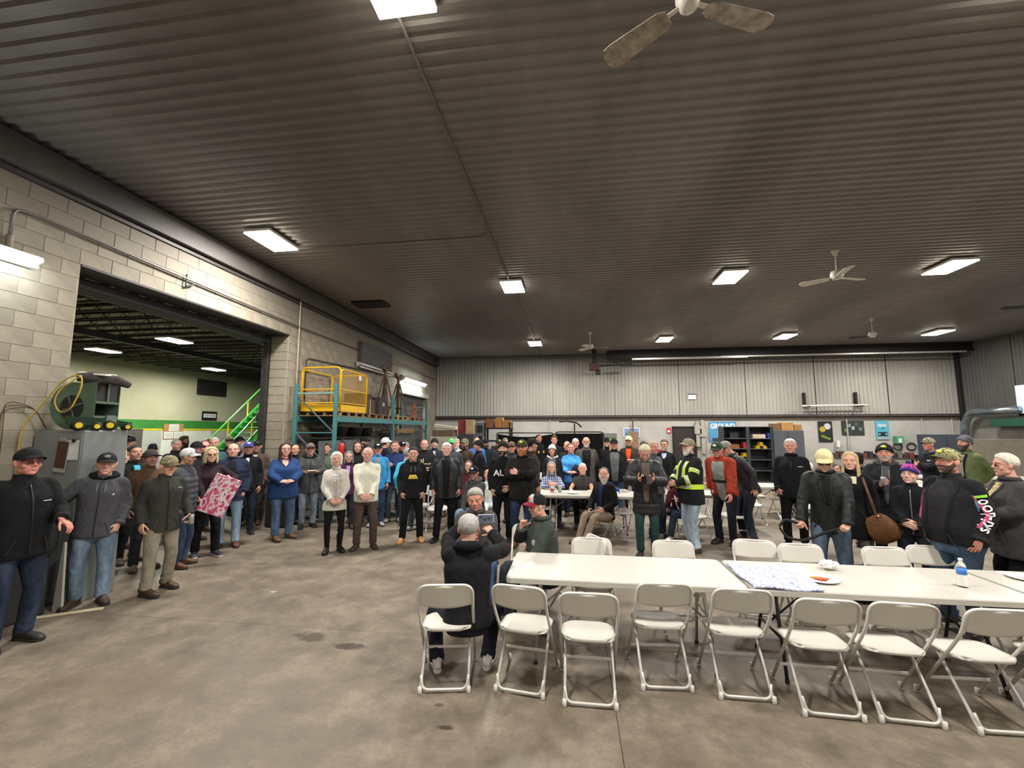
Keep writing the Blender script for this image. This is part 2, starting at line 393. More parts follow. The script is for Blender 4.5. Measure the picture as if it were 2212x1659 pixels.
# far wall: painted lower part, ribbed sheet above, girt rails between
wb = MB().box2((WX-.2, FY, 0), (RX+.3, FY+.2, 2.52), ch=.001).build('wall_back', m_lowwall); struct(wb)
def ribsheet(name, u0, u1, z0, z1, f, mat, parent, pitch=.155, depth=.03):
    pr = ribs(u0, u1-.15, pitch, depth, .5, .6, .9); V = []; n = len(pr)
    for z in (z0, z1):
        for (u, d) in pr: V.append(f(u, d, z))
    return link(name, mesh_of(name, V, [(i, i+1, n+i+1, n+i) for i in range(n-1)], mat=mat), parent)
MB().box2((WX-.2, FY+.04, 2.5), (RX+.3, FY+.2, CEIL+.1)).build('wall_backing', m_dark, wb)
x = WX+.02
while x < RX-.1:
    ribsheet('ribbed_sheet', x, min(x+2.79, RX), 2.62, CEIL, lambda u, d, z: (u, FY+d, z), m_steelwall, wb); x += 2.79
for (z, r, m) in ((2.60, .028, m_steel), (2.52, .02, m_rust), (2.66, .022, m_steel)):
    t_ = MB().box2((WX+.02, FY-.09-r, z-r), (RX, FY-.09+r, z+r)).build('trim_7', m); struct(t_)
for xx in (-3.9, -1.0, 5.6, 11.4, 14.2, 15.3): struct(MB().rod((xx, FY-.05, .3), (xx, FY-.05, 2.5), .025, 8).build('trim_8', m_lowwall))
bm_ = MB().box2((1.6, 19.2, 5.16), (RX, 19.5, 5.5)).box2((1.6, 19.1, 5.46), (RX, 19.6, 5.5)).box2((1.6, 19.12, 5.14), (RX, 19.58, 5.18))
o = bm_.build('crane_beam', m_dark); tag(o, 'dark steel beam running along the top of the ribbed far wall', 'beam')
o = MB().box2((2.6, 19.0, 5.03), (7.3, 19.12, 5.11)).box2((6.2, 18.98, 5.06), (RX-.4, 19.08, 5.12)).build('overhead_rail', plain('b8b6ae', .4, .4)); tag(o, 'thin pale metal rail hung below the dark beam at the far wall', 'rail')
r_ = empty('crane_motor', (1.0, 19.0, 4.75), 0, 'small dark red hoist motor under the ceiling at the far wall', 'hoist')
MB().box((0, 0, 0), (.42, .3, .3)).build('motor_housing', plain('4a2622', .6), r_); MB().lathe([(.09, 0), (.1, .02), (.1, .2), (.06, .24)], (0.15, 0, -.34), 14).build('chain_bucket', m_dark, r_, True)
MB().rod((.2, 0, .05), (1.6, 0, .1), .04).build('arm', m_dark, r_); MB().box2((-.1, -.1, .1), (.1, .1, .75)).build('hanger', m_dark, r_)
# right wall
wr = MB().box2((RX+.05, NY, 0), (RX+.2, FY+.2, CEIL+.1)).build('wall_right', m_dark); struct(wr)
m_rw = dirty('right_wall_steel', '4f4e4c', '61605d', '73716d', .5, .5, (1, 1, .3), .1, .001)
WIN = (16.7, 17.75, 2.6, 3.6)
def rw(u, d, z): return (RX+d, u, z)
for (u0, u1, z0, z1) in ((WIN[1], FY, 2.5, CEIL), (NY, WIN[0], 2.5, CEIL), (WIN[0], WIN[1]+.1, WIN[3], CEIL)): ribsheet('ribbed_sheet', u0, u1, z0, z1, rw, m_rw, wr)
MB().box2((RX, NY, 0), (RX+.05, FY, 2.5)).build('lower_panel', dirty('right_low', '7b7973', '8d8b84', '9b9992', .8), wr)
wn = MB().box2((RX-.03, WIN[0], WIN[2]), (RX+.04, WIN[1], WIN[3])).build('window_1', m_white); struct(wn)
MB().box2((RX-.045, WIN[0]+.06, WIN[2]+.06), (RX-.028, WIN[1]-.06, WIN[3]-.06)).build('pane', emis('cfe6ff', 2.2, 'daylight_pane'), wn)
struct(MB().box2((RX-.12, FY-.15, 0), (RX+.03, FY-.02, CEIL)).build('trim_9', m_dark))
# near wall behind the camera
struct(MB().box2((WX-.4, NY-.2, 0), (RX+.3, NY, CEIL)).build('wall_front', m_lowwall))
# the second bay beyond the opening
BX = -18.0
wbay = MB().box2((BX-.2, NY, 0), (BX, 24, 5.4)).build('wall_bay_side', m_bay); struct(wbay)
struct(MB().box2((BX, 22.9, 0), (WX-TH, 23.1, 5.4)).build('wall_bay_end', plain('3c3a3a', .8)))
struct(MB().box2((BX, NY-.2, 0), (WX-TH, NY, 5.4)).build('wall_bay_front', m_bay))
MB().box2((BX, NY, 2.09), (BX+.012, 22.9, 2.46)).build('green_stripe', m_green, wbay)
MB().box2((BX, NY, 2.0), (BX+.012, 22.9, 2.085)).build('yellow_stripe', m_yel, wbay)
MB().box2((BX, NY, 0), (BX+.01, 22.9, 1.99)).build('lower_paint', m_lowwall, wbay)
cb = MB().box2((BX, NY, 5.25), (WX-TH, 23, 5.4)).build('ceiling_bay', plain('9a9080', .8, var=.35, nsc=.8)); struct(cb)
for k in range(30):
    y = 3.4+k*.65
    j = MB().box2((BX, y-.02, 5.16), (WX-TH, y+.02, 5.24)).box2((BX, y-.02, 4.82), (WX-TH, y+.02, 4.86)); x = BX
    while x < WX-TH-.4: j.rod((x, y, 5.18), (x+.3, y, 4.84), .011, 4).rod((x+.3, y, 4.84), (x+.6, y, 5.18), .011, 4); x += .6
    j.build('joist', m_dark if k % 2 else m_steel, cb)
for x in (-9.5, -13.5): MB().box2((x-.1, NY, 4.66), (x+.1, 22.9, 4.84)).build('bay_beam', m_dark, cb)
bd = MB().box2((BX-.02, 11.0, 0), (BX+.03, 16.1, 2.07)).build('door_2', plain('5d554f', .8)); struct(bd)
MB().box2((BX+.02, 13.5, .0), (BX+.06, 13.9, 2.0)).build('door_post', m_lowwall, bd)
o = MB().box2((BX+.002, 18.6, 3.75), (BX+.12, 20.3, 4.5)).build('heater_grille', m_dark); tag(o, 'black rectangular grille high on the cream bay wall', 'grille')
for k in range(5): MB().box2((BX+.12, 18.7, 3.82+k*.13), (BX+.14, 20.2, 3.88+k*.13)).build('slat', m_steel, o)
s_ = MB().box2((BX, 19.0, 2.5), (BX+.03, 19.9, 2.95)).build('wall_sign', m_dark); tag(s_, 'small black sign with white lettering above the green stripe', 'sign')
o = MB().box2((BX+.03, 19.08, 2.64), (BX+.034, 19.82, 2.83)).build('printed_band', m_white, s_)
for k in range(5): MB().box2((BX+.034, 19.16+k*.13, 2.70), (BX+.036, 19.22+k*.13, 2.78)).build('text_mark', m_grey, o)
# notices in the bay
nb = MB().box2((BX+.014, 16.95, .2), (BX+.03, 19.6, 1.98)).build('whiteboard', m_white); tag(nb, 'large white notice board below the green stripe in the bay', 'whiteboard')
ck = MB().box2((BX+.03, 17.0, 1.62), (BX+.06, 18.0, 2.3)).build('cork_board', plain('b98a58', .9)); tag(ck, 'small cork board with white notices at the end of the green stripe', 'notice board')
for (a, b, c, d) in ((17.25, 17.75, 1.98, 2.28), (17.03, 17.48, 1.64, 1.95), (17.52, 17.97, 1.64, 1.95)):
    p = MB().box2((BX+.06, a, c), (BX+.064, b, d)).build('notice', m_white, ck)
    for q in range(4): MB().box2((BX+.064, a+.06, d-.08-q*.05), (BX+.066, b-.06, d-.09-q*.05)).build('text_line', m_grey, p)
# ================================================================ people
def evald(o):
    dg = bpy.context.evaluated_depsgraph_get(); return bpy.data.meshes.new_from_object(o.evaluated_get(dg))
def fused(parts, vox, ratio=1., smooth_it=3, fac=.5):
    """union closed shells into one skin (voxel remesh), smooth, thin out; returns V, F arrays"""
    mb = MB()
    for V, F in parts: mb.add(V, F)
    o = mb.build('tmp'); m = o.modifiers.new('r', 'REMESH'); m.mode = 'VOXEL'; m.voxel_size = vox
    s = o.modifiers.new('s', 'SMOOTH'); s.factor = fac; s.iterations = smooth_it
    if ratio < 1: d = o.modifiers.new('d', 'DECIMATE'); d.ratio = ratio
    me = evald(o); V = np.array([v.co[:] for v in me.vertices]); F = [tuple(p.vertices) for p in me.polygons]
    old = o.data; bpy.data.objects.remove(o); bpy.data.meshes.remove(old); bpy.data.meshes.remove(me); return V, F
def ell(c, r, n=10):
    m = MB().sphere(c, r, n); return m.V, m.F
def head_parts(ears=True):
    P = [ell((0, .012, .032), (.0745, .092, .086), 14)]
    z = [.06, .04, .022, .008, -.01, -.03, -.05, -.068, -.085, -.1, -.113]
    wd = [.067, .069, .069, .068, .069, .068, .065, .060, .053, .043, .030]
    fr = [.074, .079, .0805, .0745, .0765, .0775, .0765, .0765, .073, .0735, .0665]
    bk = [.06, .06, .055, .05, .045, .04, .03, .02, .01, -.005, -.02]
    V, F = tube([(0, 0, q) for q in z[::-1]], wd[::-1], fr[::-1], (0, -1, 0), 28, bk[::-1], 2.25); P.append((V, F))
    P.append(tube([(0, -.074, .018), (0, -.088, -.006), (0, -.0965, -.022), (0, -.091, -.032)], [.0075, .0095, .0125, .008], [.01, .011, .012, .008], (0, -1, 0), 10))
    for s in (-1, 1):
        P += [ell((s*.013, -.084, -.03), (.009, .011, .008), 6), ell((s*.041, -.045, -.028), (.026, .024, .03), 8),
              ell((s*.05, -.004, -.066), (.016, .028, .026), 8), ell((s*.031, -.066, .005), (.0125, .0125, .011), 8)]
        P.append(tube([(s*.008, -.0795, .024), (s*.03, -.077, .03), (s*.052, -.062, .026)], [.006, .007, .005], [.0065]*3, (0, 0, 1), 8))
        if ears:
            V, F = ell((0, 0, 0), (.0085, .0185, .031), 8); V = np.array(V)@rotm(math.radians(-8), 0, s*math.radians(-22)).T+np.array((s*.079, .010, -.004)); P.append((V, F))
    P += [tube([(-.026, -.070, -.0525), (-.008, -.0815, -.0548), (.008, -.0815, -.0548), (.026, -.070, -.0525)], [.004, .0055, .0055, .004], [.005]*4, (0, 0, 1), 8),
          tube([(-.022, -.071, -.0575), (0, -.081, -.0655), (.022, -.071, -.0575)], [.004, .007, .004], [.006]*3, (0, 0, 1), 8),
          ell((0, -.063, -.098), (.021, .017, .017), 8)]
    P.append(tube([(0, .012, -.03), (0, .02, -.09), (0, .034, -.14), (0, .045, -.2)], [.052, .055, .058, .066], [.05, .054, .056, .06], (0, -1, 0), 20))
    return P
_hp = fused(head_parts(), .0036, 1, 2)
HEADS = {}
def head_lod(l):
    if l not in HEADS: HEADS[l] = fused(head_parts(), .0036, {0: .5, 1: .16, 2: .07}[l], 2)
    return HEADS[l]
_nb = MB()
for V, F in head_parts(False)[:-1]: _nb.add(V, F)
_bvh = BVHTree.FromPolygons([tuple(v) for v in _nb.V], [f for f in _nb.F])
C0 = np.array((0, .008, .008)); NTH, NPH = 72, 40; RT = np.zeros((NTH, NPH))
for i in range(NTH):
    for j in range(NPH):
        th = -PI+2*PI*i/NTH; ph = -PI/2+PI*j/(NPH-1)
        d = Vector((math.sin(th)*math.cos(ph), -math.cos(th)*math.cos(ph), math.sin(ph))); h = _bvh.ray_cast(Vector(C0)+d*.4, -d)
        RT[i, j] = (h[0]-Vector(C0)).length if h[0] else .09
def hR(th, ph):
    i = ((th+PI)/(2*PI)*NTH) % NTH; j = min(max((ph+PI/2)/PI*(NPH-1), 0), NPH-1.001)
    i0 = int(i); j0 = int(j); a = i-i0; b = j-j0; i1 = (i0+1) % NTH
    return (RT[i0 % NTH, j0]*(1-a)*(1-b)+RT[i1, j0]*a*(1-b)+RT[i0 % NTH, j0+1]*(1-a)*b+RT[i1, j0+1]*a*b)
def hpt(th, ph, off=0):
    r = hR(th, ph)+off; return C0+r*np.array((math.sin(th)*math.cos(ph), -math.cos(th)*math.cos(ph), math.sin(ph)))
D = math.radians
def shell(th, lo, hi, nph, thick, close_th=True):
    """hair, beard and cap shells over the head; th in degrees"""
    V = []; n = len(th); F = []
    for t in th:
        a = D(t); l = D(lo(t)); h = D(hi(t)); V.append(hpt(a, l, -.006))
        for k in range(nph+1):
            u = k/nph; ph = l+(h-l)*u; V.append(hpt(a, ph, thick(t, math.degrees(ph), u)))
        V.append(hpt(a, h, -.006))
    m = nph+3
    for i in range(n if close_th else n-1):
        j = (i+1) % n
        for k in range(m-1): F.append((i*m+k, j*m+k, j*m+k+1, i*m+k+1))
    return V, F
FULL = list(np.linspace(-180, 180, 40, endpoint=False))
def ip(xs, ys): return lambda t: float(np.interp(abs(t), xs, ys))
def wig(t, ph, s=1): return s*(math.sin(t*.55+ph*.13)*.5+math.sin(t*1.27-ph*.21+1)*.3+math.sin(t*.21+ph*.5)*.3)
def hair_geo(style, sd):
    th = FULL; mb = MB()
    top = lambda t: 90.
    if style in ('short', 'quiff', 'receding', 'messy', 'buzz', 'full'):
        line = ip([0, 30, 55, 70, 82, 95, 110, 180], {'receding': [60, 66, 46, 26, -2, -6, -18, -42], 'full': [42, 40, 30, 12, -14, -22, -36, -58]}.get(style, [43, 42, 33, 16, -8, -8, -20, -44]))
        tk = {'short': .014, 'quiff': .019, 'receding': .009, 'messy': .024, 'buzz': .005, 'full': .018}[style]
        f = lambda t, p, u: (tk*(.55+.45*min(1, max(0, (p-10)/40)))*min(1, .25+u*3)+wig(t+sd, p, tk*.13)+(.012*max(0, 1-abs(t)/60)*max(0, 1-abs(p-60)/35) if style == 'quiff' else 0))
        V, F = shell(th, line, top, 12, f); mb.add(V, F)
    elif style == 'fringe':
        th = list(np.linspace(70, 290, 30)); th2 = [t if t <= 180 else t-360 for t in th]
        V, F = shell(th2, ip([60, 82, 95, 110, 180], [8, -4, -4, -16, -38]), ip([60, 90, 180], [24, 34, 36]), 7, lambda t, p, u: .008*math.sin(PI*min(1, u+.15))+wig(t+sd, p, .001), False); mb.add(V, F)
    elif style in ('bob', 'long', 'curly', 'bun', 'mid'):
        line = ip([0, 25, 50, 70, 82, 95, 180], {'bob': [46, 44, 34, 22, 10, 0, -10], 'long': [62, 50, 38, 26, 12, 0, -10], 'mid': [58, 50, 40, 26, 10, 0, -10],
                                               'curly': [44, 42, 34, 20, 4, -8, -34], 'bun': [58, 54, 44, 26, 2, -8, -38]}[style])
        tk = {'bob': .015, 'long': .015, 'curly': .017, 'bun': .008, 'mid': .018}[style]
        am = .004 if style == 'curly' else .0015
        f = lambda t, p, u: tk*min(1, .35+u*3)+wig(t*(2 if style == 'curly' else 1)+sd, p*(3 if style == 'curly' else 1), am)
        V, F = shell(th, line, top, 12, f); mb.add(V, F)
        if style == 'bun': V, F = ell((0, .115, .05), (.035, .03, .035), 8); mb.add(V, F)
        if style in ('bob', 'long', 'mid'):
            L = {'bob': -.095, 'mid': -.13, 'long': -.235}[style]; c0 = {'bob': 52, 'mid': 50, 'long': 54}[style]; cols = list(np.linspace(c0, 360-c0, 36)); rows = 12; V = []; F = []
            for c in cols:
                a = D(c); e = min(abs(c-c0), abs(360-c0-c))/22.; e = min(1, .25+e*.75)
                for lay in (0, 1):
                    for k in range(rows+1):
                        tt = a if a <= PI else a-2*PI; ro = tk*e+.002-.014*lay+wig(c*1.5+sd, k*9, .002)
                        if k <= 5: q = hpt(tt, D(58-10.6*k), ro)
                        else:
                            u = (k-5)/(rows-5); q = hpt(tt, D(5), ro); fl = {'bob': -.012*u*u, 'mid': .012*u-.006*u*u, 'long': .016*u}[style]
                            fr_ = max(0, math.cos(a)); q = np.array((q[0]+math.sin(a)*fl*(1-.5*fr_), q[1]-math.cos(a)*fl-(.012*u*fr_ if style == 'long' else -.006*fr_*u), q[2]+(L-q[2])*u))
                        V.append(tuple(q))
            m = rows+1; n2 = 2*m
            for i in range(len(cols)-1):
                for k in range(rows):
                    F.append((i*n2+k, i*n2+k+1, (i+1)*n2+k+1, (i+1)*n2+k)); F.append((i*n2+m+k, (i+1)*n2+m+k, (i+1)*n2+m+k+1, i*n2+m+k+1))
                F.append((i*n2+rows, i*n2+m+rows, (i+1)*n2+m+rows, (i+1)*n2+rows)); F.append((i*n2, (i+1)*n2, (i+1)*n2+m, i*n2+m))
            for i in (0, len(cols)-1):
                for k in range(rows): q = (i*n2+k, i*n2+m+k, i*n2+m+k+1, i*n2+k+1); F.append(q if i == 0 else q[::-1])
            mb.add(V, F)
    return mb
def beard_geo(style, sd):
    w_ = {'full': 84, 'goatee': 34, 'long': 84, 'stub': 84}[style]; th = list(np.linspace(-w_, w_, 26)); L = {'full': .016, 'goatee': .012, 'long': .022, 'stub': .005}[style]
    def lo(t): return -78. if style == 'goatee' else float(np.interp(abs(t), [0, 50, 84], [-80, -66, -34]))
    def hi(t): return float(np.interp(abs(t), [0, 16, 22, 30, 60, 84], [-43, -43, -30, -28, -22, 2]))
    V, F = shell(th, lo, hi, 9, lambda t, p, u: L*math.sin(PI*min(1, max(.08, u*.85+.15)))+wig(t+sd, p*2, L*.12), False); V = np.array(V)
    if style == 'long':
        k = np.clip((-.07-V[:, 2])/.05, 0, 1)*np.clip((-V[:, 1]-.0)/.05, 0, 1); V[:, 2] -= k*.085; V[:, 0] *= 1-.3*k; V[:, 1] += k*.01
    if style == 'full': k = np.clip((-.07-V[:, 2])/.05, 0, 1)*np.clip(-V[:, 1]/.05, 0, 1); V[:, 2] -= k*.02
    mb = MB().add(V, F); mb.add(*shell(list(np.linspace(-21, 21, 10)), lambda t: -33.5+abs(t)*-.12, lambda t: -27.5, 3, lambda t, p, u: .006*math.sin(PI*u)+.002, False)); return mb
def cap_geo(style):
    """returns list of (part, MB) : crown, visor ..."""
    out = []
    if style in ('cap', 'trucker', 'capback'):
        line = ip([0, 40, 90, 140, 180], [27, 23, 8, -2, -6])
        cr = MB().add(*shell(FULL, line, lambda t: 90., 9, lambda t, p, u: .009+.009*math.sin(PI*min(1, u*.9))*(1.3 if abs(t) < 60 else .4)+.006*max(0, (p-40)/50)))
        V, F = ell((0, .008, .1365), (.008, .008, .005), 5); cr.add(V, F); out.append(('cap', cr))
        V = []; F = []; n = 15; m = 6
        for i in range(n):
            t = -62+124*i/(n-1)
            for k in range(m):
                u = k/(m-1); p = hpt(D(t), D(line(t)+1), .010); ext = .074*math.cos(D(t*1.35))**.6 if abs(t) < 66 else 0
                V.append((p[0]*(1+.02*u), p[1]-ext*u, p[2]+.004-.012*u-.016*(abs(t)/62)**2*u))
        V = np.array(V); V = np.vstack([V, V+np.array((0, 0, .0045))]); q = n*m
        for i in range(n-1):
            for k in range(m-1):
                a, b, c, d = i*m+k, i*m+k+1, (i+1)*m+k+1, (i+1)*m+k; F.append((a, d, c, b)[::-1]); F.append((q+a, q+d, q+c, q+b))
            F.append((i*m+m-1, (i+1)*m+m-1, q+(i+1)*m+m-1, q+i*m+m-1))
        out.append(('visor', MB().add(V, F)))
    elif style in ('beanie', 'bobble'):
        line = ip([0, 60, 95, 180], [30, 16, -6, -24])
        cr = MB().add(*shell(FULL, line, lambda t: 90., 10, lambda t, p, u: .012+.016*u+wig(t*3, p, .0012))); out.append(('beanie', cr))
        V, F = shell(FULL, lambda t: line(t)-2, lambda t: line(t)+20, 4, lambda t, p, u: .019+.003*math.sin(PI*u)); out.append(('cuff', MB().add(V, F)))
        if style == 'bobble': V, F = ell((0, .01, .155), (.028, .028, .026), 8); V = np.array(V); V *= 1+.03*np.sin(V[:, :1]*400)*np.sin(V[:, 2:]*350); out.append(('pompom', MB().add(V, F)))
    elif style == 'hat':
        line = ip([0, 90, 180], [28, 14, 4]); cr = MB().add(*shell(FULL, line, lambda t: 90., 8, lambda t, p, u: .012+.006*u)); out.append(('hat', cr))
        V = []; n = 36
        for lay in (0, 1):
            for r in (0, 1):
                for i in range(n):
                    t = -180+360*i/n; p = hpt(D(t), D(line(t)+2), .008); d = np.array((p[0], p[1]-.01, 0)); d /= np.linalg.norm(d)
                    p = p+d*r*.052; V.append((p[0], p[1], p[2]+.004*lay-(.006*r)))
        F = []
        for i in range(n):
            j = (i+1) % n; F += [(i, n+i, n+j, j)[::-1], (2*n+i, 3*n+i, 3*n+j, 2*n+j), (n+i, 3*n+i, 3*n+j, n+j)[::-1]]
        out.append(('brim', MB().add(V, F)))
    elif style == 'hood':
        out.append(('hood', MB().add(*shell(FULL, ip([0, 60, 80, 180], [58, 50, -30, -60]), lambda t: 90., 10, lambda t, p, u: .03))))
    return out
def glasses_geo(dark=False):
    fr = MB(); le = MB()
    for s in (-1, 1):
        P = [(s*.031+.0235*spow(math.cos(a), .75), -.087+.006*abs(math.cos(a)), .004+.0165*spow(math.sin(a), .75)) for a in np.linspace(0, 2*PI, 17)]
        fr.tube(P, .0018, 5, ref=(0, 1, 0)); V = np.array(P[:-1]+[p for p in P[:-1]]); V[16:, 1] -= .002
        le.add(V, [tuple(range(16)), tuple(range(31, 15, -1))]+[(i, (i+1) % 16, 16+(i+1) % 16, 16+i) for i in range(16)])
        fr.tube([(s*.054, -.081, .01), (s*.076, -.045, .01), (s*.082, .0, .006)], .0018, 5)
    fr.tube([(-.008, -.088, .008), (0, -.091, .010), (.008, -.088, .008)], .0018, 5); return fr, le
# ---- hands
def hand_parts(curl, thumb):
    P = []
    for i, (y, L, r, sp) in enumerate(((.031, .072, .0088, .10), (.0105, .08, .009, .02), (-.0105, .073, .0087, -.05), (-.03, .057, .0078, -.13))):
        k = np.array((.089-abs(i-1)*.004, y, 0)); P.append(tube([(-.01, y*.62, -.002), (.045, y*.85, 0), tuple(k)], [.012, .0135, .0105], [.012, .013, .0105], (0, 0, 1), 10))
        a = 0; p = k; pts = [p-np.array((.012, 0, 0))]; rr = [r*1.1]
        for q, f in zip((.45, .31, .24), curl):
            a += D(f*(1+.05*i)); p = p+L*q*np.array((math.cos(a)*math.cos(sp), math.sin(sp)*math.cos(a), -math.sin(a))); pts.append(p); rr.append(r*(1-.1*len(rr)))
        pts = bend(pts, .006, 2); P.append(tube(pts, np.linspace(r*1.1, r*.78, len(pts)), np.linspace(r*1.1, r*.74, len(pts)), (0, 1, 0), 8, bulge=.8))
    P.append(ell((.042, 0, -.006), (.046, .037, .0125), 8)); P.append(ell((.03, .022, -.012), (.03, .017, .014), 8))
    P.append(tube([(-.05, 0, 0), (-.02, 0, 0), (.01, 0, 0)], [.027, .026, .03], [.021, .019, .017], (0, 0, 1), 12))
    a, z = thumb; pts = [np.array((.014, .024, -.008))]; dirs = [(math.cos(D(a)), math.sin(D(a)), -z), (math.cos(D(a-18)), math.sin(D(a-18)), -z*1.3), (math.cos(D(a-34)), math.sin(D(a-34)), -z*1.5)]
    for L, d in zip((.043, .034, .026), dirs): d = np.array(d)/np.linalg.norm(d); pts.append(pts[-1]+d*L)
    P.append(tube(pts, [.0135, .0115, .0105, .008], [.0125, .0105, .0095, .0075], (0, 0, 1), 8, bulge=.8)); return P
HPOSE = {'relax': ((22, 28, 18), (42, .35)), 'fist': ((78, 88, 50), (30, .9)), 'grip': ((48, 52, 28), (50, .8)), 'flat': ((6, 10, 6), (38, .2)), 'point': ((20, 10, 5), (30, .4))}
HANDS = {}
def hand_lod(pose, l):
    if (pose, l) not in HANDS: HANDS[(pose, l)] = fused(hand_parts(*HPOSE[pose]), .0032, {0: .35, 1: .13, 2: .06}[l], 2)
    return HANDS[(pose, l)]
# ---- shoes
def shoe_parts(style):
    yy = [.082, .07, .04, .0, -.05, -.1, -.15, -.185, -.203]; w = [.022, .032, .036, .036, .040, .047, .047, .036, .016]
    h = {'boot': [.075, .105, .115, .112, .096, .074, .062, .052, .034], 'shoe': [.05, .075, .082, .08, .074, .062, .052, .042, .028], 'sneaker': [.06, .085, .09, .088, .08, .066, .056, .046, .03]}
    h = h['boot' if style in ('boot', 'tall') else style]
    P = [tube([(0, y, a/2+.006) for y, a in zip(yy, h)], w, [a/2 for a in h], (0, 0, 1), 14, e=2.6)]
    top = {'boot': .17, 'tall': .29, 'shoe': .085, 'sneaker': .1}[style]
    if top > .09: P.append(tube([(0, .02, .04), (0, .024, .10), (0, .026, top)], [.04, .043, .05], [.05, .05, .055], (0, -1, 0), 14))
    return P
SHOES = {}
def shoe_mesh(style, mat, sole):
    k = (style, mat.name)
    if k not in SHOES:
        if style not in SHOES: SHOES[style] = fused(shoe_parts(style), .006, .3, 3)
        SHOES[k] = mesh_of('shoe', *SHOES[style], True, mat)
    k2 = ('sole', style, sole.name)
    if k2 not in SHOES:
        yy = [.088, .072, .03, -.04, -.1, -.15, -.19, -.21]; w = [.02, .036, .038, .037, .050, .051, .038, .014]
        V, F = tube([(0, y, .012) for y in yy], w, .013, (0, 0, 1), 10, e=5); SHOES[k2] = mesh_of('sole', V, F, False, sole)
    return SHOES[k], SHOES[k2]
# ---- skin
def skin_mat(col, brow, stub, lipd=.6):
    k = ('skin', col, brow, stub)
    if k in MATS: return MATS[k]
    m, t, b = nt('skin'+str(len(MATS))); at = t.nodes.new('ShaderNodeAttribute'); at.attribute_name = 'M'; sp = t.nodes.new('ShaderNodeSeparateColor'); t.links.new(at.outputs['Color'], sp.inputs[0])
    v = tex_coord(t, (1, 1, 1)); c = tuple(.74*x+.26*y for x, y in zip(lin(col), lin('e2baa8'))); base = ramp(t, noise(t, v, 22, 3), [(.3, (c[0]*.92, c[1]*.87, c[2]*.85)), (.7, (min(1, c[0]*1.06), c[1]*1.04, c[2]*1.04))])
    base = mixc(t, sp.outputs[1], base, (c[0]*.8, c[1]*.55, c[2]*.55)); base = mixc(t, sp.outputs[2], base, tuple(x*(1-stub)+y*stub for x, y in zip(c, lin(brow))))
    base = mixc(t, sp.outputs[0], base, lin(brow)); t.links.new(base, b.inputs['Base Color']); b.inputs['Roughness'].default_value = .5
    b.inputs['Subsurface Weight'].default_value = 0; bump(t, b, noise(t, v, 90, 2), .0008); MATS[k] = m; return m
def head_mask(V):
    x, y, z = np.abs(V[:, 0]), V[:, 1], V[:, 2]; fr = np.clip((-y-.045)/.015, 0, 1); M = np.zeros((len(V), 4)); M[:, 3] = 1
    by = .0255+.006*np.sin(np.clip((x-.012)/.042, 0, 1)*PI); M[:, 0] = np.clip(1.25-np.abs(z-by)/.0052, 0, 1)*((x > .009) & (x < .053))*fr*.85
    M[:, 1] = np.clip(1.3-np.hypot(x/.026, (z+.059)/.0095), 0, 1)*fr+.35*np.clip(1-np.hypot((x-.042)/.024, (z+.025)/.02), 0, 1)*fr+.3*np.clip(1-np.hypot(x/.018, (z+.022)/.016), 0, 1)*fr
    M[:, 2] = np.clip((-.034-z)/.012, 0, 1)*np.clip((-y+.02)/.02, 0, 1)*(z > -.125); return M
m_eyew = plain('e6e0da', .3, var=.02); m_iris = plain('2a2019', .25, var=.05)
def orient(x, z_hint):
    x = np.array(x, float); x /= np.linalg.norm(x); z = np.array(z_hint, float); z = z-x*(z@x); z /= np.linalg.norm(z)+1e-9
    return np.array([x, np.cross(z, x), z]).T
MALE = [(-.46, .20, .15, .15), (-.30, .185, .14, .14), (-.16, .172, .125, .125), (-.05, .166, .118, .124), (.06, .156, .114, .112), (.16, .154, .114, .108), (.27, .163, .120, .114), (.38, .172, .120, .118), (.44, .168, .108, .114), (.49, .146, .088, .10), (.53, .11, .072, .084), (.585, .072, .06, .066)]
FEM = [(-.46, .205, .15, .15), (-.30, .192, .14, .14), (-.16, .182, .128, .136), (-.05, .172, .120, .130), (.06, .148, .112, .110), (.16, .138, .108, .102), (.27, .145, .126, .106), (.36, .152, .142, .110), (.43, .150, .114, .108), (.485, .132, .084, .092), (.525, .10, .068, .08), (.575, .066, .054, .06)]
ARM = {  # wrist (out, forward, up from the hip joint), finger direction, back-of-hand direction, elbow pole, hand pose
 'down': ((.228, .03, .0), (.0, .12, -1), (1, .25, 0), (.35, -1, 0), 'relax'),
 'pocket': ((.198, .07, .01), (-.35, .2, -1), (1, .6, .1), (.6, -1, 0), 'relax'),
 'clasp': ((.085, .185, .04), (-.8, .35, -.6), (.25, 1, .3), (.9, -.35, 0), 'relax'),
 'belly': ((.105, .225, .17), (-.85, .5, .05), (.2, .6, .8), (.9, -.5, -.2), 'relax'),
 'crossL': ((-.03, .205, .33), (-1, .05, .12), (0, 1, .25), (.6, .5, -.8), 'relax'),
 'crossR': ((-.015, .165, .275), (-1, -.12, .3), (0, 1, .1), (.6, .5, -.8), 'relax'),
 'phone': ((.10, .29, .30), (-.45, .7, .35), (.35, .3, -.8), (.8, -.7, -.4), 'grip'),
 'cup': ((.12, .25, .33), (-.6, .7, .2), (.9, .3, 0), (.8, -.8, -.5), 'grip'),
 'behind': ((.06, -.16, .08), (-.7, -.1, -.7), (.2, -1, 0), (1, -.6, 0), 'relax'),
 'lap': ((.11, .33, .05), (-.4, 1, -.25), (.1, .3, 1), (.9, -.5, -.3), 'relax'),
 'table': ((.09, .36, .22), (-.9, .5, -.05), (.1, .3, 1), (.9, -.3, -.6), 'relax'),
 'plate': ((.13, .27, .26), (-.5, .8, .05), (.1, .1, -1), (.8, -.7, -.5), 'flat'),
}
PEOPLE = []; TODO = []
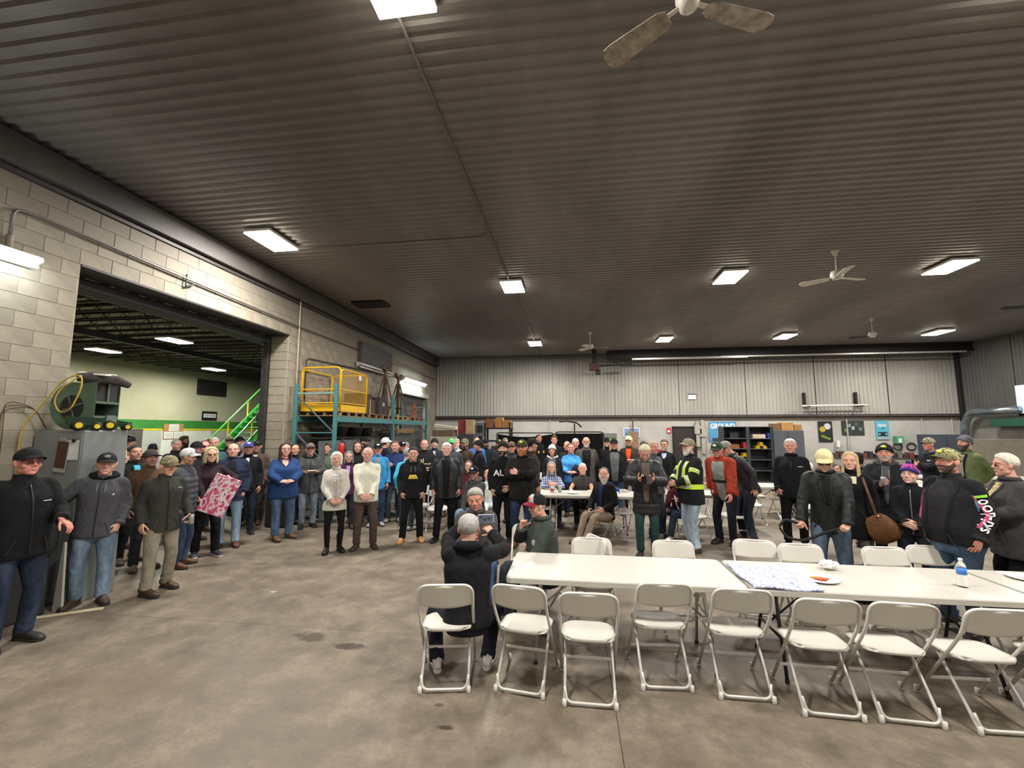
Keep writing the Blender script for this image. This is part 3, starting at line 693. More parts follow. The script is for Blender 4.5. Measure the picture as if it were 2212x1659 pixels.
def ikj(a, c, l1, l2, pole):
    d = c-a; L = np.linalg.norm(d); mx = (l1+l2)*.995
    if L > mx: c = a+d/L*mx; d = c-a; L = mx
    x = (l1*l1-l2*l2+L*L)/(2*L); h = math.sqrt(max(1e-6, l1*l1-x*x)); u = d/L; p = np.array(pole, float); p = p-u*(p@u); p /= np.linalg.norm(p)+1e-9
    return a+u*x+p*h, c
DEF = dict(rel=0, hy=0, hp=0, ht=0, g=1., bl=0., fem=False, top='jacket', tc='1e1e20', kind='weave', tc2=None, hem=None, shirt=None, shirt2=None, vw=.05, vb=-.1, legs='23262e', lk='weave',
           shoe='boot', sc='3a2a1e', sole='2a2622', hair='short', hc='5a5048', beard=None, bc=None, hat=None, hatc='1c1c1e', hatc2=None, hk='weave', hk2='weave', logo=None, skin='c98f78', brow='4a3a30', stub=.12,
           gl=None, arms=('down', 'down'), lean=0, side=0, sit=None, foot=None, text=None, collar='stand', zip=False, sl='long', stripes=None, H=None, extra=None, cy=0, name='person', group=None, hood=None, under=None, steps=None, shx=0)
SPECS = []
def person(label, hx, top_, Y, **kw): SPECS.append([label, hx, top_, Y, kw])
def spread():
    # nobody stands inside anybody else: the one behind steps back along his line of sight
    for it in range(60):
        moved = 0; SPECS.sort(key=lambda q: q[3])
        for i, a in enumerate(SPECS):
            for b in SPECS[i+1:]:
                if b[4].get('sit') is not None and b[3] < 9.9 and b[4].get('fixed', True): continue
                pa = py(a[1], a[2], a[3])[:2]; pb = py(b[1], b[2], b[3])[:2]; need = .235*(a[4].get('g', 1)+b[4].get('g', 1))*(.92 if a[3] < 9 else .9)
                if a[4].get('sit') is not None: need += .12
                if np.linalg.norm(pa-pb) < need: b[3] += .06; moved += 1
        if not moved: break
def build_person(label, hx, top_, Y, kw):
    k = dict(DEF); k.update(kw); P = type('P', (), k)(); P.label = label
    p3 = py(hx, top_, Y); P.X = p3[0]; P.Y = Y; lod = 0 if Y < 6.6 else 1 if Y < 9.2 else 2; P.lod = lod
    allow = .03 if P.hat else .012
    H = k['H'] or min(1.96, max(1.45, p3[2]-allow)) if P.sit is None else (k['H'] or 1.74)
    P.s = s = H/1.742; g = P.g; tab = FEM if P.fem else MALE; bl = P.bl
    P.rz = rz = math.atan2(-P.X, Y)+D(P.rel)
    root = empty(P.name, (P.X, Y, 0), rz, label, 'person', P.group); P.hx = hx; P.root = root
    hipz = (P.sit if P.sit is not None else .90*s)
    Tm = rotm(D(P.lean), D(P.side), 0); h0 = np.array((0, 0, hipz))
    if P.lean > 12 and P.sit is None: h0 = h0+np.array((0, .06*s*P.lean/30, -.01))
    def tw(p): return h0+Tm@(np.array(p, float)*s)
    P.tw = tw; P.Tm = Tm; P.h0 = h0
    bulk = {'sweater': .008, 'tee': .004, 'hoodie': .016, 'jacket': .017, 'puffer': .034, 'coat': .022, 'shirt': .006}[P.top]
    sh = (.138 if P.fem else .156)*(1+.35*(g-1)); nk = .575 if P.fem else .585
    hem = P.hem if P.hem is not None else {'sweater': -.10, 'tee': -.08, 'hoodie': -.10, 'jacket': -.13, 'puffer': -.12, 'coat': -.34, 'shirt': -.1}[P.top]
    if P.sit is not None: hem = max(hem, -.10)
    def ringpar(z):
        zz = [r[0] for r in tab]; q = min(max(z, zz[0]), zz[-1]); w = np.interp(q, zz, [r[1] for r in tab]); f = np.interp(q, zz, [r[2] for r in tab]); b = np.interp(q, zz, [r[3] for r in tab])
        e = np.clip((.50-q)/.1, 0, 1); gg = 1+(g-1)*e; bb = bl*math.exp(-((q-.10)/.19)**2)
        kk = bulk*np.clip((.60-q)/.08, .35, 1); return w*gg+kk+bb*.45, f*gg+kk+bb, b*gg+kk
    P.ringpar = ringpar
    def surf(u, z, off=.006):       # point on the front of the top; u sideways, z up from the hip
        w, f, b = ringpar(z); x = max(-.985, min(.985, u/w)); y = f*(1-abs(x)**2.3)**(1/2.3)+off; return tw((u*(1+off/w), -y, z))
    P.surf = surf
    # arms
    dirs = {}; sleeves = []
    for si, sd in enumerate((1, -1)):                       # 1 = left
        a = P.arms[si]; a = ARM[{'cross': 'crossL' if sd > 0 else 'crossR'}.get(a, a)] if isinstance(a, str) else a
        wq, fd, dd, pole, hp = a; m = np.array((sd, -1, 1.)); fat = (g-1)*.10+bl*.6
        wq = np.array(wq)+np.array((fat*.6 if wq[0] > .14 else 0, fat*1.3 if wq[1] > .14 else 0, 0))
        S = np.array((sd*sh, 0.012, .495 if not P.fem else .487)); W = np.array(wq)*m
        E, W = ikj(S, W, .28, .25, np.array(pole)*m)
        S_, E_, W_ = tw(S), tw(E), tw(W); dirs[sd] = (S_, E_, W_, Tm@(np.array(fd, float)*m), Tm@(np.array(dd, float)*m), hp)
    P.arm = dirs
    bk = bulk*s; ag = (1+.45*(g-1))*s
    def sleeve_path(sd, r0=0., t1=1.):
        S_, E_, W_, _, _, _ = dirs[sd]; inner = tw((sd*sh*.5, .012, .485)); We = W_+(E_-W_)*(1-t1)
        m1 = (S_+E_)/2; m2 = (E_+We)/2
        pts = bend([inner, S_+np.array((0, 0, .0)), m1, E_, m2, We], .05*s, 3) if 0 else [inner, S_, m1, E_, m2, We]
        rr = np.array([.056, .058, .052, .047, .043, .037])*ag+bk*np.array([.6, .8, 1, 1, 1, .9])+r0
        return pts, rr
    P.sleeve_path = sleeve_path
    # top garment
    vox = {0: .013, 1: .0185, 2: .027}[lod]; st = {0: .02, 1: .03, 2: .045}[lod]; nn = {0: 28, 1: 20, 2: 16}[lod]
    zz = [z for z in np.arange(hem, nk+.001, {0: .022, 1: .035, 2: .05}[lod])]+[nk]
    q = np.array([ringpar(z) for z in zz])*s
    if P.top == 'puffer': md = 1+.11*np.abs(np.sin(np.array(zz)*PI/.085))-.07; md[-3:] = 1; q *= md[:, None]
    ph0 = rng.uniform(0, 6)
    def tfold(i, th): z = zz[i]; return .012*np.sin(5*th+z*22+ph0)*np.exp(-((z-.0)/.16)**2)+.01*np.sin(3*th-z*15+ph0)
    parts = [tube([tw((0, 0, z)) for z in zz], q[:, 0], q[:, 1], Tm@np.array((0, -1., 0)), nn, q[:, 2], 2.3, fold=tfold, bulge=.0)]
    tl = {'long': 1.0, 'short': None, 'roll': .72}[P.sl]
    for sd in (1, -1):
        pts, rr = sleeve_path(sd)
        if tl is None: pts, rr = pts[:3], rr[:3]
        elif tl < 1: pts, rr = sleeve_path(sd, 0, tl)
        Pq, (R1,), dq = resample(pts, [rr], st); L1 = dq[-1]; eb = np.linalg.norm(dirs[sd][0]-dirs[sd][1])+.1*s
        def sf(i, th, dq=dq, eb=eb, sd=sd, L1=L1): d = dq[i]; return (.05*np.sin(d*85+1.6*np.sin(th+sd)+ph0))*math.exp(-((d-eb)/.09)**2)+.035*np.sin(d*95+1.3*np.sin(th*1+ph0))*math.exp(-((d-L1+.05)/.07)**2)
        if P.top == 'puffer': R1 = R1*(1+.16*np.abs(np.sin(dq*PI/.08))-.09)
        parts.append(tube(Pq, R1, R1, Tm@np.array((0, -1., .2)), max(10, nn-8), fold=sf, bulge=.15))
    def raw(name, parts, mat, parent=root):
        mb = MB()
        for V, F in parts: mb.add(V, F)
        o = mb.build(name, mat, parent); r = o.modifiers.new('r', 'REMESH'); r.mode = 'VOXEL'; r.voxel_size = vox
        sm = o.modifiers.new('s', 'SMOOTH'); sm.factor = .5; sm.iterations = 3 if lod < 2 else 2; TODO.append(o); return o
    tm = cloth(P.tc, P.kind, P.tc2); P.tm = tm; lm = cloth(P.legs, P.lk)
    P.topo = raw({'tee': 't_shirt', 'sweater': 'sweater', 'hoodie': 'hoodie', 'coat': 'coat', 'shirt': 'shirt'}.get(P.top, 'jacket'), parts, tm)
    # legs
    pz_ = [(-.15, .15, .10, .105), (-.07, .176, .112, .125), (.02, .172, .112, .12), (.09, .158, .108, .105)]
    lp = [tube([tw((0, 0, a)) if a > -.03 or P.lean < 10 else h0+np.array((0, 0, a*s)) for a, *_ in pz_], [b*s*g for _, b, _, _ in pz_], [(c+bl*.4)*s*g for _, _, c, _ in pz_], (0, -1, 0), nn, [d*s*g for *_, d in pz_], 2.3)]
    feet = {}; P.kn = {}
    for sd in (1, -1):
        hj = h0+np.array((sd*.088*s*(1+.3*(g-1)), .0, -.03*s))
        if P.sit is not None:
            fx, ff = P.foot[0 if sd > 0 else 1] if P.foot else (.13, .46); an = np.array((sd*fx*s if not P.foot or len(P.foot) < 3 else fx, -ff, .085*s)); yaw = sd*12; pole = (sd*.15, -1, 1.2)
        else:
            fx, ff, yw_ = (P.steps[0 if sd > 0 else 1] if P.steps else (.105, .0 if sd > 0 else .03, 14)); an = np.array((sd*fx*s*(1+.4*(g-1))+P.shx, -ff*s+.0, .085*s)); yaw = sd*yw_; pole = (sd*.25, -1, 0)
        kn, an = ikj(hj, an, *((.405*s, .392*s) if P.sit is None else (.43*s, .41*s)), pole); P.kn[sd] = kn
        if P.sit is None and lod < 2: pass
        gs = (1+.35*(g-1))*s; up = hj+(hj-kn)*.08
        pts = [up, hj+(kn-hj)*.25, hj+(kn-hj)*.6, kn, kn+(an-kn)*.35, kn+(an-kn)*.75, an+(kn-an)*-.02+np.array((0, .008, .0))]
        rr = np.array([.088, .094, .076, .063, .062, .056, .060])*gs+.006
        if P.fem and P.lk == 'slim': rr = np.array([.085, .086, .068, .052, .05, .04, .036])*gs+.003
        Pq, (R1,), dq = resample(pts, [rr], st); kd = np.linalg.norm(kn-up)
        def lf(i, th, dq=dq, kd=kd, sd=sd): d = dq[i]; L1 = dq[-1]; return .035*np.sin(d*60+1.5*np.sin(th+sd)+ph0)*math.exp(-((d-kd)/.10)**2)+.05*np.sin(d*95+1.2*np.sin(th+ph0))*math.exp(-((d-L1+.06)/.07)**2)+.03*np.sin(d*40+2*th)*math.exp(-((d-.08)/.07)**2)
        lp.append(tube(Pq, R1, R1, (0, -1, .15), max(12, nn-8), fold=lf)); feet[sd] = (an, yaw)
    P.feet = feet
    raw('trousers', lp, lm)
    sm_ = plain(P.sc, .55, var=.2, nsc=20); so_ = plain(P.sole, .8)
    for sd in (1, -1):
        an, yaw = feet[sd]; a, b = shoe_mesh(P.shoe, sm_, so_)
        o = link('boot' if P.shoe in ('boot', 'tall') else 'shoe', a, root); z0 = max(0., an[2]-.085*s)
        place(o, (an[0], an[1]-.0, z0), (0, 0, -D(yaw)*-1 if False else D(yaw)), s); o2 = link('sole', b, o)
    # body: head, neck, hands and the limbs hidden under the clothes, one mesh
    V, F = head_lod(lod); hs = 1.03*s**.5; Rh = Tm@rotm(0, 0, D(P.hy))@rotm(D(P.hp), D(P.ht), 0)
    piv = tw((0, .005, .604)); hc = piv+Rh@np.array((0, -.022*hs, .118*hs)); P.hcen = hc; P.Rh = Rh; P.hs = hs
    fat = 1.05+.25*(g-1)
    def hx_(V): V = np.array(V, float)*hs; return hc+(V*np.array((fat, 1, 1)))@Rh.T
    P.hxf = hx_
    bV = [hx_(V)]; bF = [list(F)]; n = len(V); M = [head_mask(V)]; mi = [0]*len(F)
    def addm(V, F, mat=0):
        nonlocal n
        bV.append(np.array(V)); bF.append([tuple(i+n for i in f) for f in F]); n += len(V); mi.extend([mat]*len(F)); M.append(np.tile((0, 0, 0, 1.), (len(V), 1)))
    if lod < 2:
        for sd in (1, -1):
            a, b = ell((sd*.031, -.0665, .0055), (.013, .0128, .0046), 5 if lod else 8); addm(hx_(a), b, 1); a, b = ell((sd*.031, -.0785, .0055), (.0046, .0022, .0040), 4 if lod else 6); addm(hx_(a), b, 2)
    zz = [-.1, .1, .3, .45, .55]; q = [ringpar(z) for z in zz]
    addm(*tube([tw((0, 0, z)) for z in zz], [(a[0]-bulk)*s*.82 for a in q], [(a[1]-bulk)*s*.8 for a in q], Tm@np.array((0, -1., 0)), 10))
    hm = 1.0 if not P.fem else .92
    for sd in (1, -1):
        S_, E_, W_, fd, dd, hp = dirs[sd]; bare = P.sl != 'long'
        addm(*tube(resample([tw((sd*.06, 0, .5)), S_, (S_+E_)/2, E_, (E_*2+W_)/3, W_], [0], .05 if not bare else .025)[0], *(lambda r: (r, r))(np.interp(np.linspace(0, 1, len(resample([tw((sd*.06, 0, .5)), S_, (S_+E_)/2, E_, (E_*2+W_)/3, W_], [0], .05 if not bare else .025)[0])), [0, .2, .45, .6, .72, 1], np.array([.04, .048, .042, .036, .036, .026])*ag)), Tm@np.array((0, -1., .2)), 8 if not bare else 12))
        HV, HF = hand_lod(hp, min(2, lod)); R = orient(fd, dd); HV = HV*s*hm
        if sd > 0: HV = HV*np.array((1, -1, 1)); HF = [f[::-1] for f in HF]
        # template thumb is +y; z x x = +y
        addm(W_+HV@R.T, HF)
        hj = h0+np.array((sd*.088*s, 0, -.03*s)); an = feet[sd][0]
        addm(*tube([hj, P.kn[sd], an], [.05*s, .042*s, .03*s], [.05*s, .042*s, .03*s], (0, -1, .1), 6))
    V = np.vstack(bV); F = [f for l in bF for f in l]; me = mesh_of('body', V, F, True)
    for mm in (skin_mat(P.skin, P.brow, P.stub), m_eyew, m_iris): me.materials.append(mm)
    me.polygons.foreach_set('material_index', mi); ca = me.color_attributes.new('M', 'FLOAT_COLOR', 'POINT'); ca.data.foreach_set('color', np.vstack(M).ravel())
    link('body', me, root)
    # hair, hats, beard, glasses
    sd0 = rng.uniform(0, 100)
    def hb(name, mb, mat, parent=root, sm=True): mb.V = [tuple(v) for v in hx_(mb.V)]; return mb.build(name, mat, parent, sm)
    hmt = plain(P.hc, .65, var=.35, nsc=60, bsc=140, bd=.004)
    st_ = P.hair
    if P.hat and st_ in ('short', 'quiff', 'messy'): st_ = 'buzz'
    hobj = None
    if st_ and not (P.hat in ('beanie', 'bobble') and st_ in ('buzz', 'fringe', 'receding')): hobj = hb('hair', hair_geo(st_, sd0), hmt)
    if P.hat:
        cm = cloth(P.hatc, P.hk) if P.hk != 'weave' else cloth(P.hatc); c2 = cloth(P.hatc2, P.hk2) if P.hatc2 else cm; top_o = None
        for nm, mb in cap_geo(P.hat):
            if top_o is None:
                top_o = hb(nm, mb, cm)
                if P.hat == 'trucker': hb('front_panel', MB().add(*shell(list(np.linspace(-48, 48, 12)), ip([0, 50], [28, 23]), lambda t: 74., 6, lambda t, p, u: .0115+.0135*math.sin(PI*min(1, u*.8))+.004*u, False)), c2, top_o)
            else: hb(nm, mb, c2, top_o)
        if P.logo:
            pm = plain(P.logo, .6); hb('badge', MB().add(*shell(list(np.linspace(-17, 17, 8)), lambda t: 38+abs(t)*.25, lambda t: 55-abs(t)*.3, 3, lambda t, p, u: .0285+.001, False)), pm, top_o)
        if P.extra == 'headset': hb('headset', MB().tube([hpt(D(90), 0, .012), hpt(D(90), D(50), .03), hpt(0, PI/2, .035), hpt(D(-90), D(50), .03), hpt(D(-90), 0, .012)], .006, 6), m_dark, top_o)
    if P.beard: hb('beard', beard_geo(P.beard, sd0), plain(P.bc or P.hc, .7, var=.3, nsc=60, bsc=140, bd=.004))
    if P.gl:
        fr, le = glasses_geo(); o = hb('glasses', fr, plain(P.gl if len(P.gl) == 6 else '151515', .4), sm=False)
        if P.gl == 'dark' or lod < 1:
            hb('lens', le, plain('1a1414', .15) if P.gl == 'dark' else lens_mat(), o, False)
    extras(P); more(P); PEOPLE.append(P); return P
def lens_mat():
    if 'lens' in MATS: return MATS['lens']
    m, t, b = nt('lens_glass'); b.inputs['Transmission Weight'].default_value = 1; b.inputs['Roughness'].default_value = .02; b.inputs['IOR'].default_value = 1.02; MATS['lens'] = m; return m
def patch(P, name, lo, hi, z0, z1, mat, off=.008, nz=8, nu=5, parent=None):
    """a piece of cloth lying on the front of the top; lo(z), hi(z) its sides"""
    V = []; F = []
    for lay in (off, off-.012):
        for i in range(nz+1):
            z = z0+(z1-z0)*i/nz; a, b = (f(z) if callable(f) else f for f in (lo, hi))
            for j in range(nu+1): V.append(P.surf(a+(b-a)*j/nu, z, lay))
    m = nu+1; q = (nz+1)*m
    for i in range(nz):
        for j in range(nu): a, b, c, d = i*m+j, i*m+j+1, (i+1)*m+j+1, (i+1)*m+j; F += [(a, b, c, d), (q+a, q+d, q+c, q+b)]
        F += [(i*m, (i+1)*m, q+(i+1)*m, q+i*m), (i*m+nu, q+i*m+nu, q+(i+1)*m+nu, (i+1)*m+nu)]
    for j in range(nu): F += [(j, q+j, q+j+1, j+1), (nz*m+j, nz*m+j+1, q+nz*m+j+1, q+nz*m+j)]
    return link(name, mesh_of(name, V, F, True, mat), parent or P.topo)
def chest_text(P, txt, u, z, size, mat, off=.011, sx=1., bold=.004, name='lettering'):
    V, F = text_mesh(txt, size, 0, bold); W = [P.surf(u+v[0]*sx, z+v[1], off) for v in V]
    return link(name, mesh_of(name, W, F, mat=mat), P.topo)
def band(P, sd, t0, t1, mat, r0=.006, name='sleeve_band'):
    pts, rr = P.sleeve_path(sd); Pq, (R,), dq = resample(pts, [rr+r0], .012); a, b = int(t0*len(Pq)), max(int(t0*len(Pq))+2, int(t1*len(Pq)))
    V, F = tube(Pq[a:b+1], R[a:b+1], R[a:b+1], P.Tm@np.array((0, -1., .2)), 18); return link(name, mesh_of(name, V, F, True, mat), P.topo)
def extras(P):
    s, tw, Tm = P.s, P.tw, P.Tm; fwd = Tm@np.array((0, -1., 0)); fe = P.fem; nk = .562 if fe else .572
    def ring(z, w, f, b, y=0): return tw((0, y, z)), w*s, f*s, b*s
    def collar(name, rings, mat, th=.008, n=20):
        Vo, F = tube([r[0] for r in rings], [r[1] for r in rings], [r[2] for r in rings], fwd, n, [r[3] for r in rings], cap=False)
        Vi, _ = tube([r[0] for r in rings], [r[1]-th for r in rings], [r[2]-th for r in rings], fwd, n, [r[3]-th for r in rings], cap=False)
        q = len(Vo); m = len(rings); F2 = [tuple(i+q for i in f[::-1]) for f in F]; F3 = []
        for j in range(n): a, b = (m-1)*n+j, (m-1)*n+(j+1) % n; F3.append((a, b, q+b, q+a)); F3.append((j, q+j, q+(j+1) % n, (j+1) % n))
        return link(name, mesh_of(name, np.vstack([Vo, Vi]), F+F2+F3, True, mat), P.topo)
    dk = P.tm; c = P.collar
    if P.hood or P.top == 'hoodie' and c == 'stand': c = 'hood'
    if c == 'stand': collar('collar', [ring(nk-.02, .088, .074, .088, .0), ring(nk+.015, .078, .07, .08, .005), ring(nk+.045, .074, .068, .08, .005)], dk)
    elif c == 'crew': collar('neckband', [ring(nk-.012, .082, .068, .078, .0), ring(nk+.012, .070, .060, .07, .005)], dk, .01)
    elif c == 'turtle': collar('turtleneck', [ring(nk-.02, .085, .075, .08, 0), ring(nk+.02, .076, .07, .075, .004), ring(nk+.05, .074, .068, .072, .002), ring(nk+.058, .07, .064, .07, .002)], dk, .008)
    elif c == 'hood':
        hm = cloth(P.hood) if P.hood and P.hood != 'self' else dk
        V, F = tube([tw(p) for p in ((.0, -.078, nk-.035), (.075, -.055, nk-.005), (.112, .02, nk+.012), (.08, .095, nk+.02), (0, .125, nk+.015), (-.08, .095, nk+.02), (-.112, .02, nk+.012), (-.075, -.055, nk-.005), (.0, -.078, nk-.035))], np.array([.014, .026, .034, .045, .052, .045, .034, .026, .014])*s, np.array([.014, .024, .03, .04, .05, .04, .03, .024, .014])*s, (0, 0, 1), 12, e=2)
        link('hood', mesh_of('hood', V, F, True, hm), P.topo)
        if P.lod < 2:
            for sg in (1, -1): link('drawstring', mesh_of('drawstring', *tube([P.surf(sg*.035, .5, .012), P.surf(sg*.035, .40, .010)], .003, .003, (1, 0, 0), 6), mat=m_grey), P.topo)
    elif c == 'fold':
        collar('collar', [ring(nk+.035, .074, .068, .08, .005), ring(nk+.04, .08, .078, .088, .005), ring(nk+.0, .105, .09, .108, .004)], dk, .006)
    if P.shirt:
        sm = cloth(P.shirt, P.shirt2 or 'weave'); vb = P.vb; vw = P.vw; top_z = .545 if not fe else .535
        def wd(z): return min(P.ringpar(z)[0]*.72, 9)*0+min(P.ringpar(z)[0]*.7, wd0(z))
        def wd0(z): return vw*min(1, .25+(z-vb)/max(.05, (.5-vb))*1.0) if vb > -.05 else vw*(.7+.5*(z-vb)/.5)
        patch(P, 'shirt', lambda z: -wd(z), wd, vb, top_z, sm, .007, 14, 6)
        if P.lod < 2:
            for sg in (1, -1):
                pts = [P.surf(sg*wd(z), z, .008) for z in np.linspace(vb, top_z, 10)]; link('lapel', mesh_of('lapel', *tube(pts, np.linspace(.009, .016, 10), .007, fwd, 8), True, dk), P.topo)
            collar('shirt_collar', [ring(nk-.025, .074, .068, .07, 0), ring(nk+.022, .066, .062, .066, .006)], sm, .006)
    elif P.zip and P.lod < 2: patch(P, 'zipper', -.006, .006, (P.hem if P.hem is not None else -.12)+.02, .52, plain('3a3a3c' if P.zip is True else P.zip, .4, .3), .008, 12, 1)
    if P.lod < 2 and P.sl == 'long' and P.top != 'puffer':
        cm = dk if P.top in ('sweater', 'hoodie') else plain(P.tc, .9)
        for sd in (1, -1): band(P, sd, .94, 1.0, cm, .004, 'cuff')
    if P.lod < 2 and P.top in ('jacket', 'coat', 'hoodie', 'puffer') and P.extra != 'hivis':
        pm = plain(P.tc, .6, var=.05)
        for sg in (1, -1):
            V = []
            for i in range(6):
                u = i/5; z = -.075+.13*u; x = sg*(.135-.045*u)
                for q in (-.007, .007): V.append(P.surf(x+q, z, .012))
            link('pocket_welt', mesh_of('pocket_welt', V, [(2*i, 2*i+1, 2*i+3, 2*i+2) for i in range(5)], True, pm), P.topo)
    if P.text:
        for tx in P.text: chest_text(P, tx[0], tx[1], tx[2], tx[3], plain(tx[4], .7), sx=tx[5] if len(tx) > 5 else 1, bold=tx[3]*.03)
def toW(P, v):
    c, s = math.cos(P.rz), math.sin(P.rz); return np.array((P.X+c*v[0]-s*v[1], P.Y+s*v[0]+c*v[1], v[2]))
def plate_food(name, label, loc, r=.115, food=('c9702c', 'e0b04a', 'b83a28'), rz=0., n=5, group=None, tilt=0):
    t = empty(name, loc, rz, label, 'plate', group); t.rotation_euler = (tilt, 0, rz)
    MB().lathe([(r*.55, 0), (r*.7, .002), (r*.92, .012), (r, .017), (r*.99, .0185), (r*.9, .0145), (r*.68, .005), (.001, .005)], n=28).build('plate_rim', m_white, t, True)
    for k in range(n):
        a = k*2.4; q = r*.32*(.4+.6*(k % 3)/2); V, F = ell((0, 0, 0), (.022+.012*(k % 2), .016, .008), 5)
        link('food', mesh_of('food', np.array(V)@rotm(0, 0, a).T+np.array((q*math.cos(a), q*math.sin(a), .012)), F, True, plain(food[k % len(food)], .5, var=.3, nsc=60)), t)
    return t
def more(P):
    if P.hx == 893:
        yl = plain('e3c23a', .6, var=.15, nsc=40); patch(P, 'yellow_print', lambda z: -.085+(z-.27)*.35, lambda z: .09-(z-.27)*.5, .27, .345, yl, .012, 3, 6)
        for k in range(5): patch(P, 'print_mark', -.05+k*.024, -.038+k*.024, .325, .333, plain('5a4a18', .7), .014, 1, 1)
    if P.hx == 917:
        gd = plain('ddd6ae', .6)
        for pts in (((-.09, .34), (-.03, .31), (.0, .30), (.12, .29)), ((-.03, .31), (-.05, .36), (-.07, .40)), ((-.01, .305), (-.015, .37), (-.02, .42)), ((.12, .29), (.13, .32)), ((-.06, .26), (-.05, .265))):
            link('antler_print', mesh_of('antler_print', *tube([P.surf(u, z, .012) for u, z in pts], .009, .004, P.Tm@np.array((0, -1., 0)), 6), True, gd), P.topo)
    e = P.extra; s = P.s
    if not e or e == 'headset': return
    W = {sd: P.arm[sd][2] for sd in (1, -1)}; f = P.Tm@np.array((0, -1., 0))
    if e in ('plate', 'plate_small') or (P.arms[0] == 'plate' and e is None):
        c = (W[1]+W[-1])/2+f*.10+np.array((0, 0, .03)) if e == 'plate' and P.arms[1] == 'plate' else W[1]+P.arm[1][3]*.09+np.array((0, 0, .03))
        plate_food('paper_plate', {671: 'white paper plate with yellow food held by the man in the charcoal hooded coat', 917: 'small white paper plate held by the tall bald man with gold print'}.get(P.hx, 'white paper plate held by the man in cream cap and orange shirt'), toW(P, c), .10)
    elif e == 'phone':
        c = (W[1]+W[-1])/2+f*.12+np.array((0, 0, .03)); t = empty('phone', toW(P, c), P.rz, 'black phone in open wallet case held by the man in green trousers', 'phone'); t.rotation_euler = (.9, 0, P.rz)
        MB().box((-.04, 0, 0), (.075, .15, .009), ch=.003).build('phone_body', plain('101012', .25), t); MB().box((.042, 0, .003), (.075, .15, .006), rotm(0, -.3, 0), ch=.002).build('case_flap', plain('2a2420', .6), t)
    elif e == 'camera_phone':
        c = (W[1]+W[-1])/2+np.array((-.06, -.10, .07)); t = empty('phone', toW(P, c), P.rz, 'phone held up sideways by the man photographing, screen lit', 'phone')
        MB().box((0, 0, 0), (.158, .009, .078), ch=.003).build('phone_body', plain('cfd0d2', .3), t); MB().box((0, .0055, 0), (.148, .002, .07)).build('screen', emis('59627c', .55, 'phone_screen'), t)
        for (x, z, a) in ((-.03, .0, .03), (.01, -.01, .035), (.045, .012, .02)): MB().box((x, .007, z), (a, .001, .02)).build('picture_patch', emis('1c1f2c', .3, 'phone_picture'), t)
    elif e in ('can', 'can_left'):
        sd = -1 if e == 'can' else 1; c = W[sd]+P.arm[sd][3]*.08+np.array((0, -.03, .02)); t = empty('drink_can', toW(P, c), 0, 'silver drink can held by the bearded man in black knitted hat' if sd < 0 else 'small pale can in the hand of the youth in the dark olive jacket', 'can')
        MB().lathe([(.024, -.06), (.032, -.052), (.032, .05), (.027, .06)], n=16).build('can_body', plain('b9bcc0', .3, .7), t, True); MB().lathe([(.026, .06), (.027, .063)], n=16).build('lid', plain('d8d8da', .3, .8), t)
    elif e == 'handbag':
        sp = [P.tw((.10, .10, .52)), P.tw((.13, -.08, .50)), P.tw((.20, -.17, .25)), P.tw((.25, -.15, 0.02))]; R, _, _ = resample(sp, [0], .03)
        t = empty('handbag', toW(P, P.tw((.27, -.13, -.16))), P.rz, 'brown leather shoulder bag hanging by a strap on the blonde woman in black', 'bag')
        Ri = np.array(Matrix.Rotation(-P.rz, 3, 'Z')); o_ = np.array(t.location)
        bag, F = tube([(0, 0, .17), (.01, 0, .12), (.03, 0, .0), (.06, 0, -.12), (.07, 0, -.17)], [.09, .13, .175, .17, .11], [.03, .05, .075, .06, .03], (0, -1, 0), 20, e=2.6, bulge=.1)
        link('bag_body', mesh_of('bag_body', np.array(bag)@rotm(0, -.35, 0).T, F, True, cloth('6f4a2b', 'leather')), t)
        Rl = [(q-P.tw((.27, -.13, -.16))) for q in R]; link('strap', mesh_of('strap', *tube(Rl, .016, .004, (0, -1, 0), 8), True, cloth('5e4632', 'leather')), t)
        MB().lathe([(.012, 0), (.014, .006), (.012, .012)], n=12, axis=1).build('buckle', plain('d8c890', .3, .8), t).location = (.0, -.06, .17)
        patch(P, 'scarf', -.06, .06, .42, .52, cloth('cfc6b2'), .014)
    elif e == 'bagstrap':
        a, b = W[-1]+P.arm[-1][3]*.06, W[1]+P.arm[1][3]*.05
        pts = [b, b*.6+a*.4+np.array((0, -.08, -.06)), a+np.array((.02, -.1, -.17)), a+np.array((-.12, -.08, -.16)), a+np.array((-.2, -.04, -.05)), a+np.array((-.14, -.02, .03)), a]
        R, _, _ = resample(pts, [0], .02); t = link('bag_strap', mesh_of('bag_strap', *tube([toW(P, q) for q in R], .005, .016, (0, 0, 1), 8), True, plain('17171a', .6))); tag(t, 'looped black webbing strap pulled between the hands of the beige-capped man', 'strap')
    elif e == 'armcoat':
        V, F = tube([P.tw(q) for q in ((.16, -.2, .30), (.13, -.24, .24), (.12, -.25, .05), (.13, -.22, -.14))], [.09, .11, .12, .10], [.04, .05, .05, .04], (0, -1, 0), 14, fold=lambda i, th: .08*np.sin(4*th+i))
        o = link('draped_jacket', mesh_of('draped_jacket', [toW(P, v) for v in V], F, True, cloth('1a1d26'))); tag(o, 'dark jacket draped over the arm of the woman in bright blue', 'jacket')
    elif e == 'scarf':
        for sg in (1, -1): patch(P, 'scarf', (lambda z, sg=sg: sg*.03-.032), (lambda z, sg=sg: sg*.03+.032), .16 if sg > 0 else .24, .53, cloth('8a8378'), .022)
    elif e == 'cable':
        m = P.tm
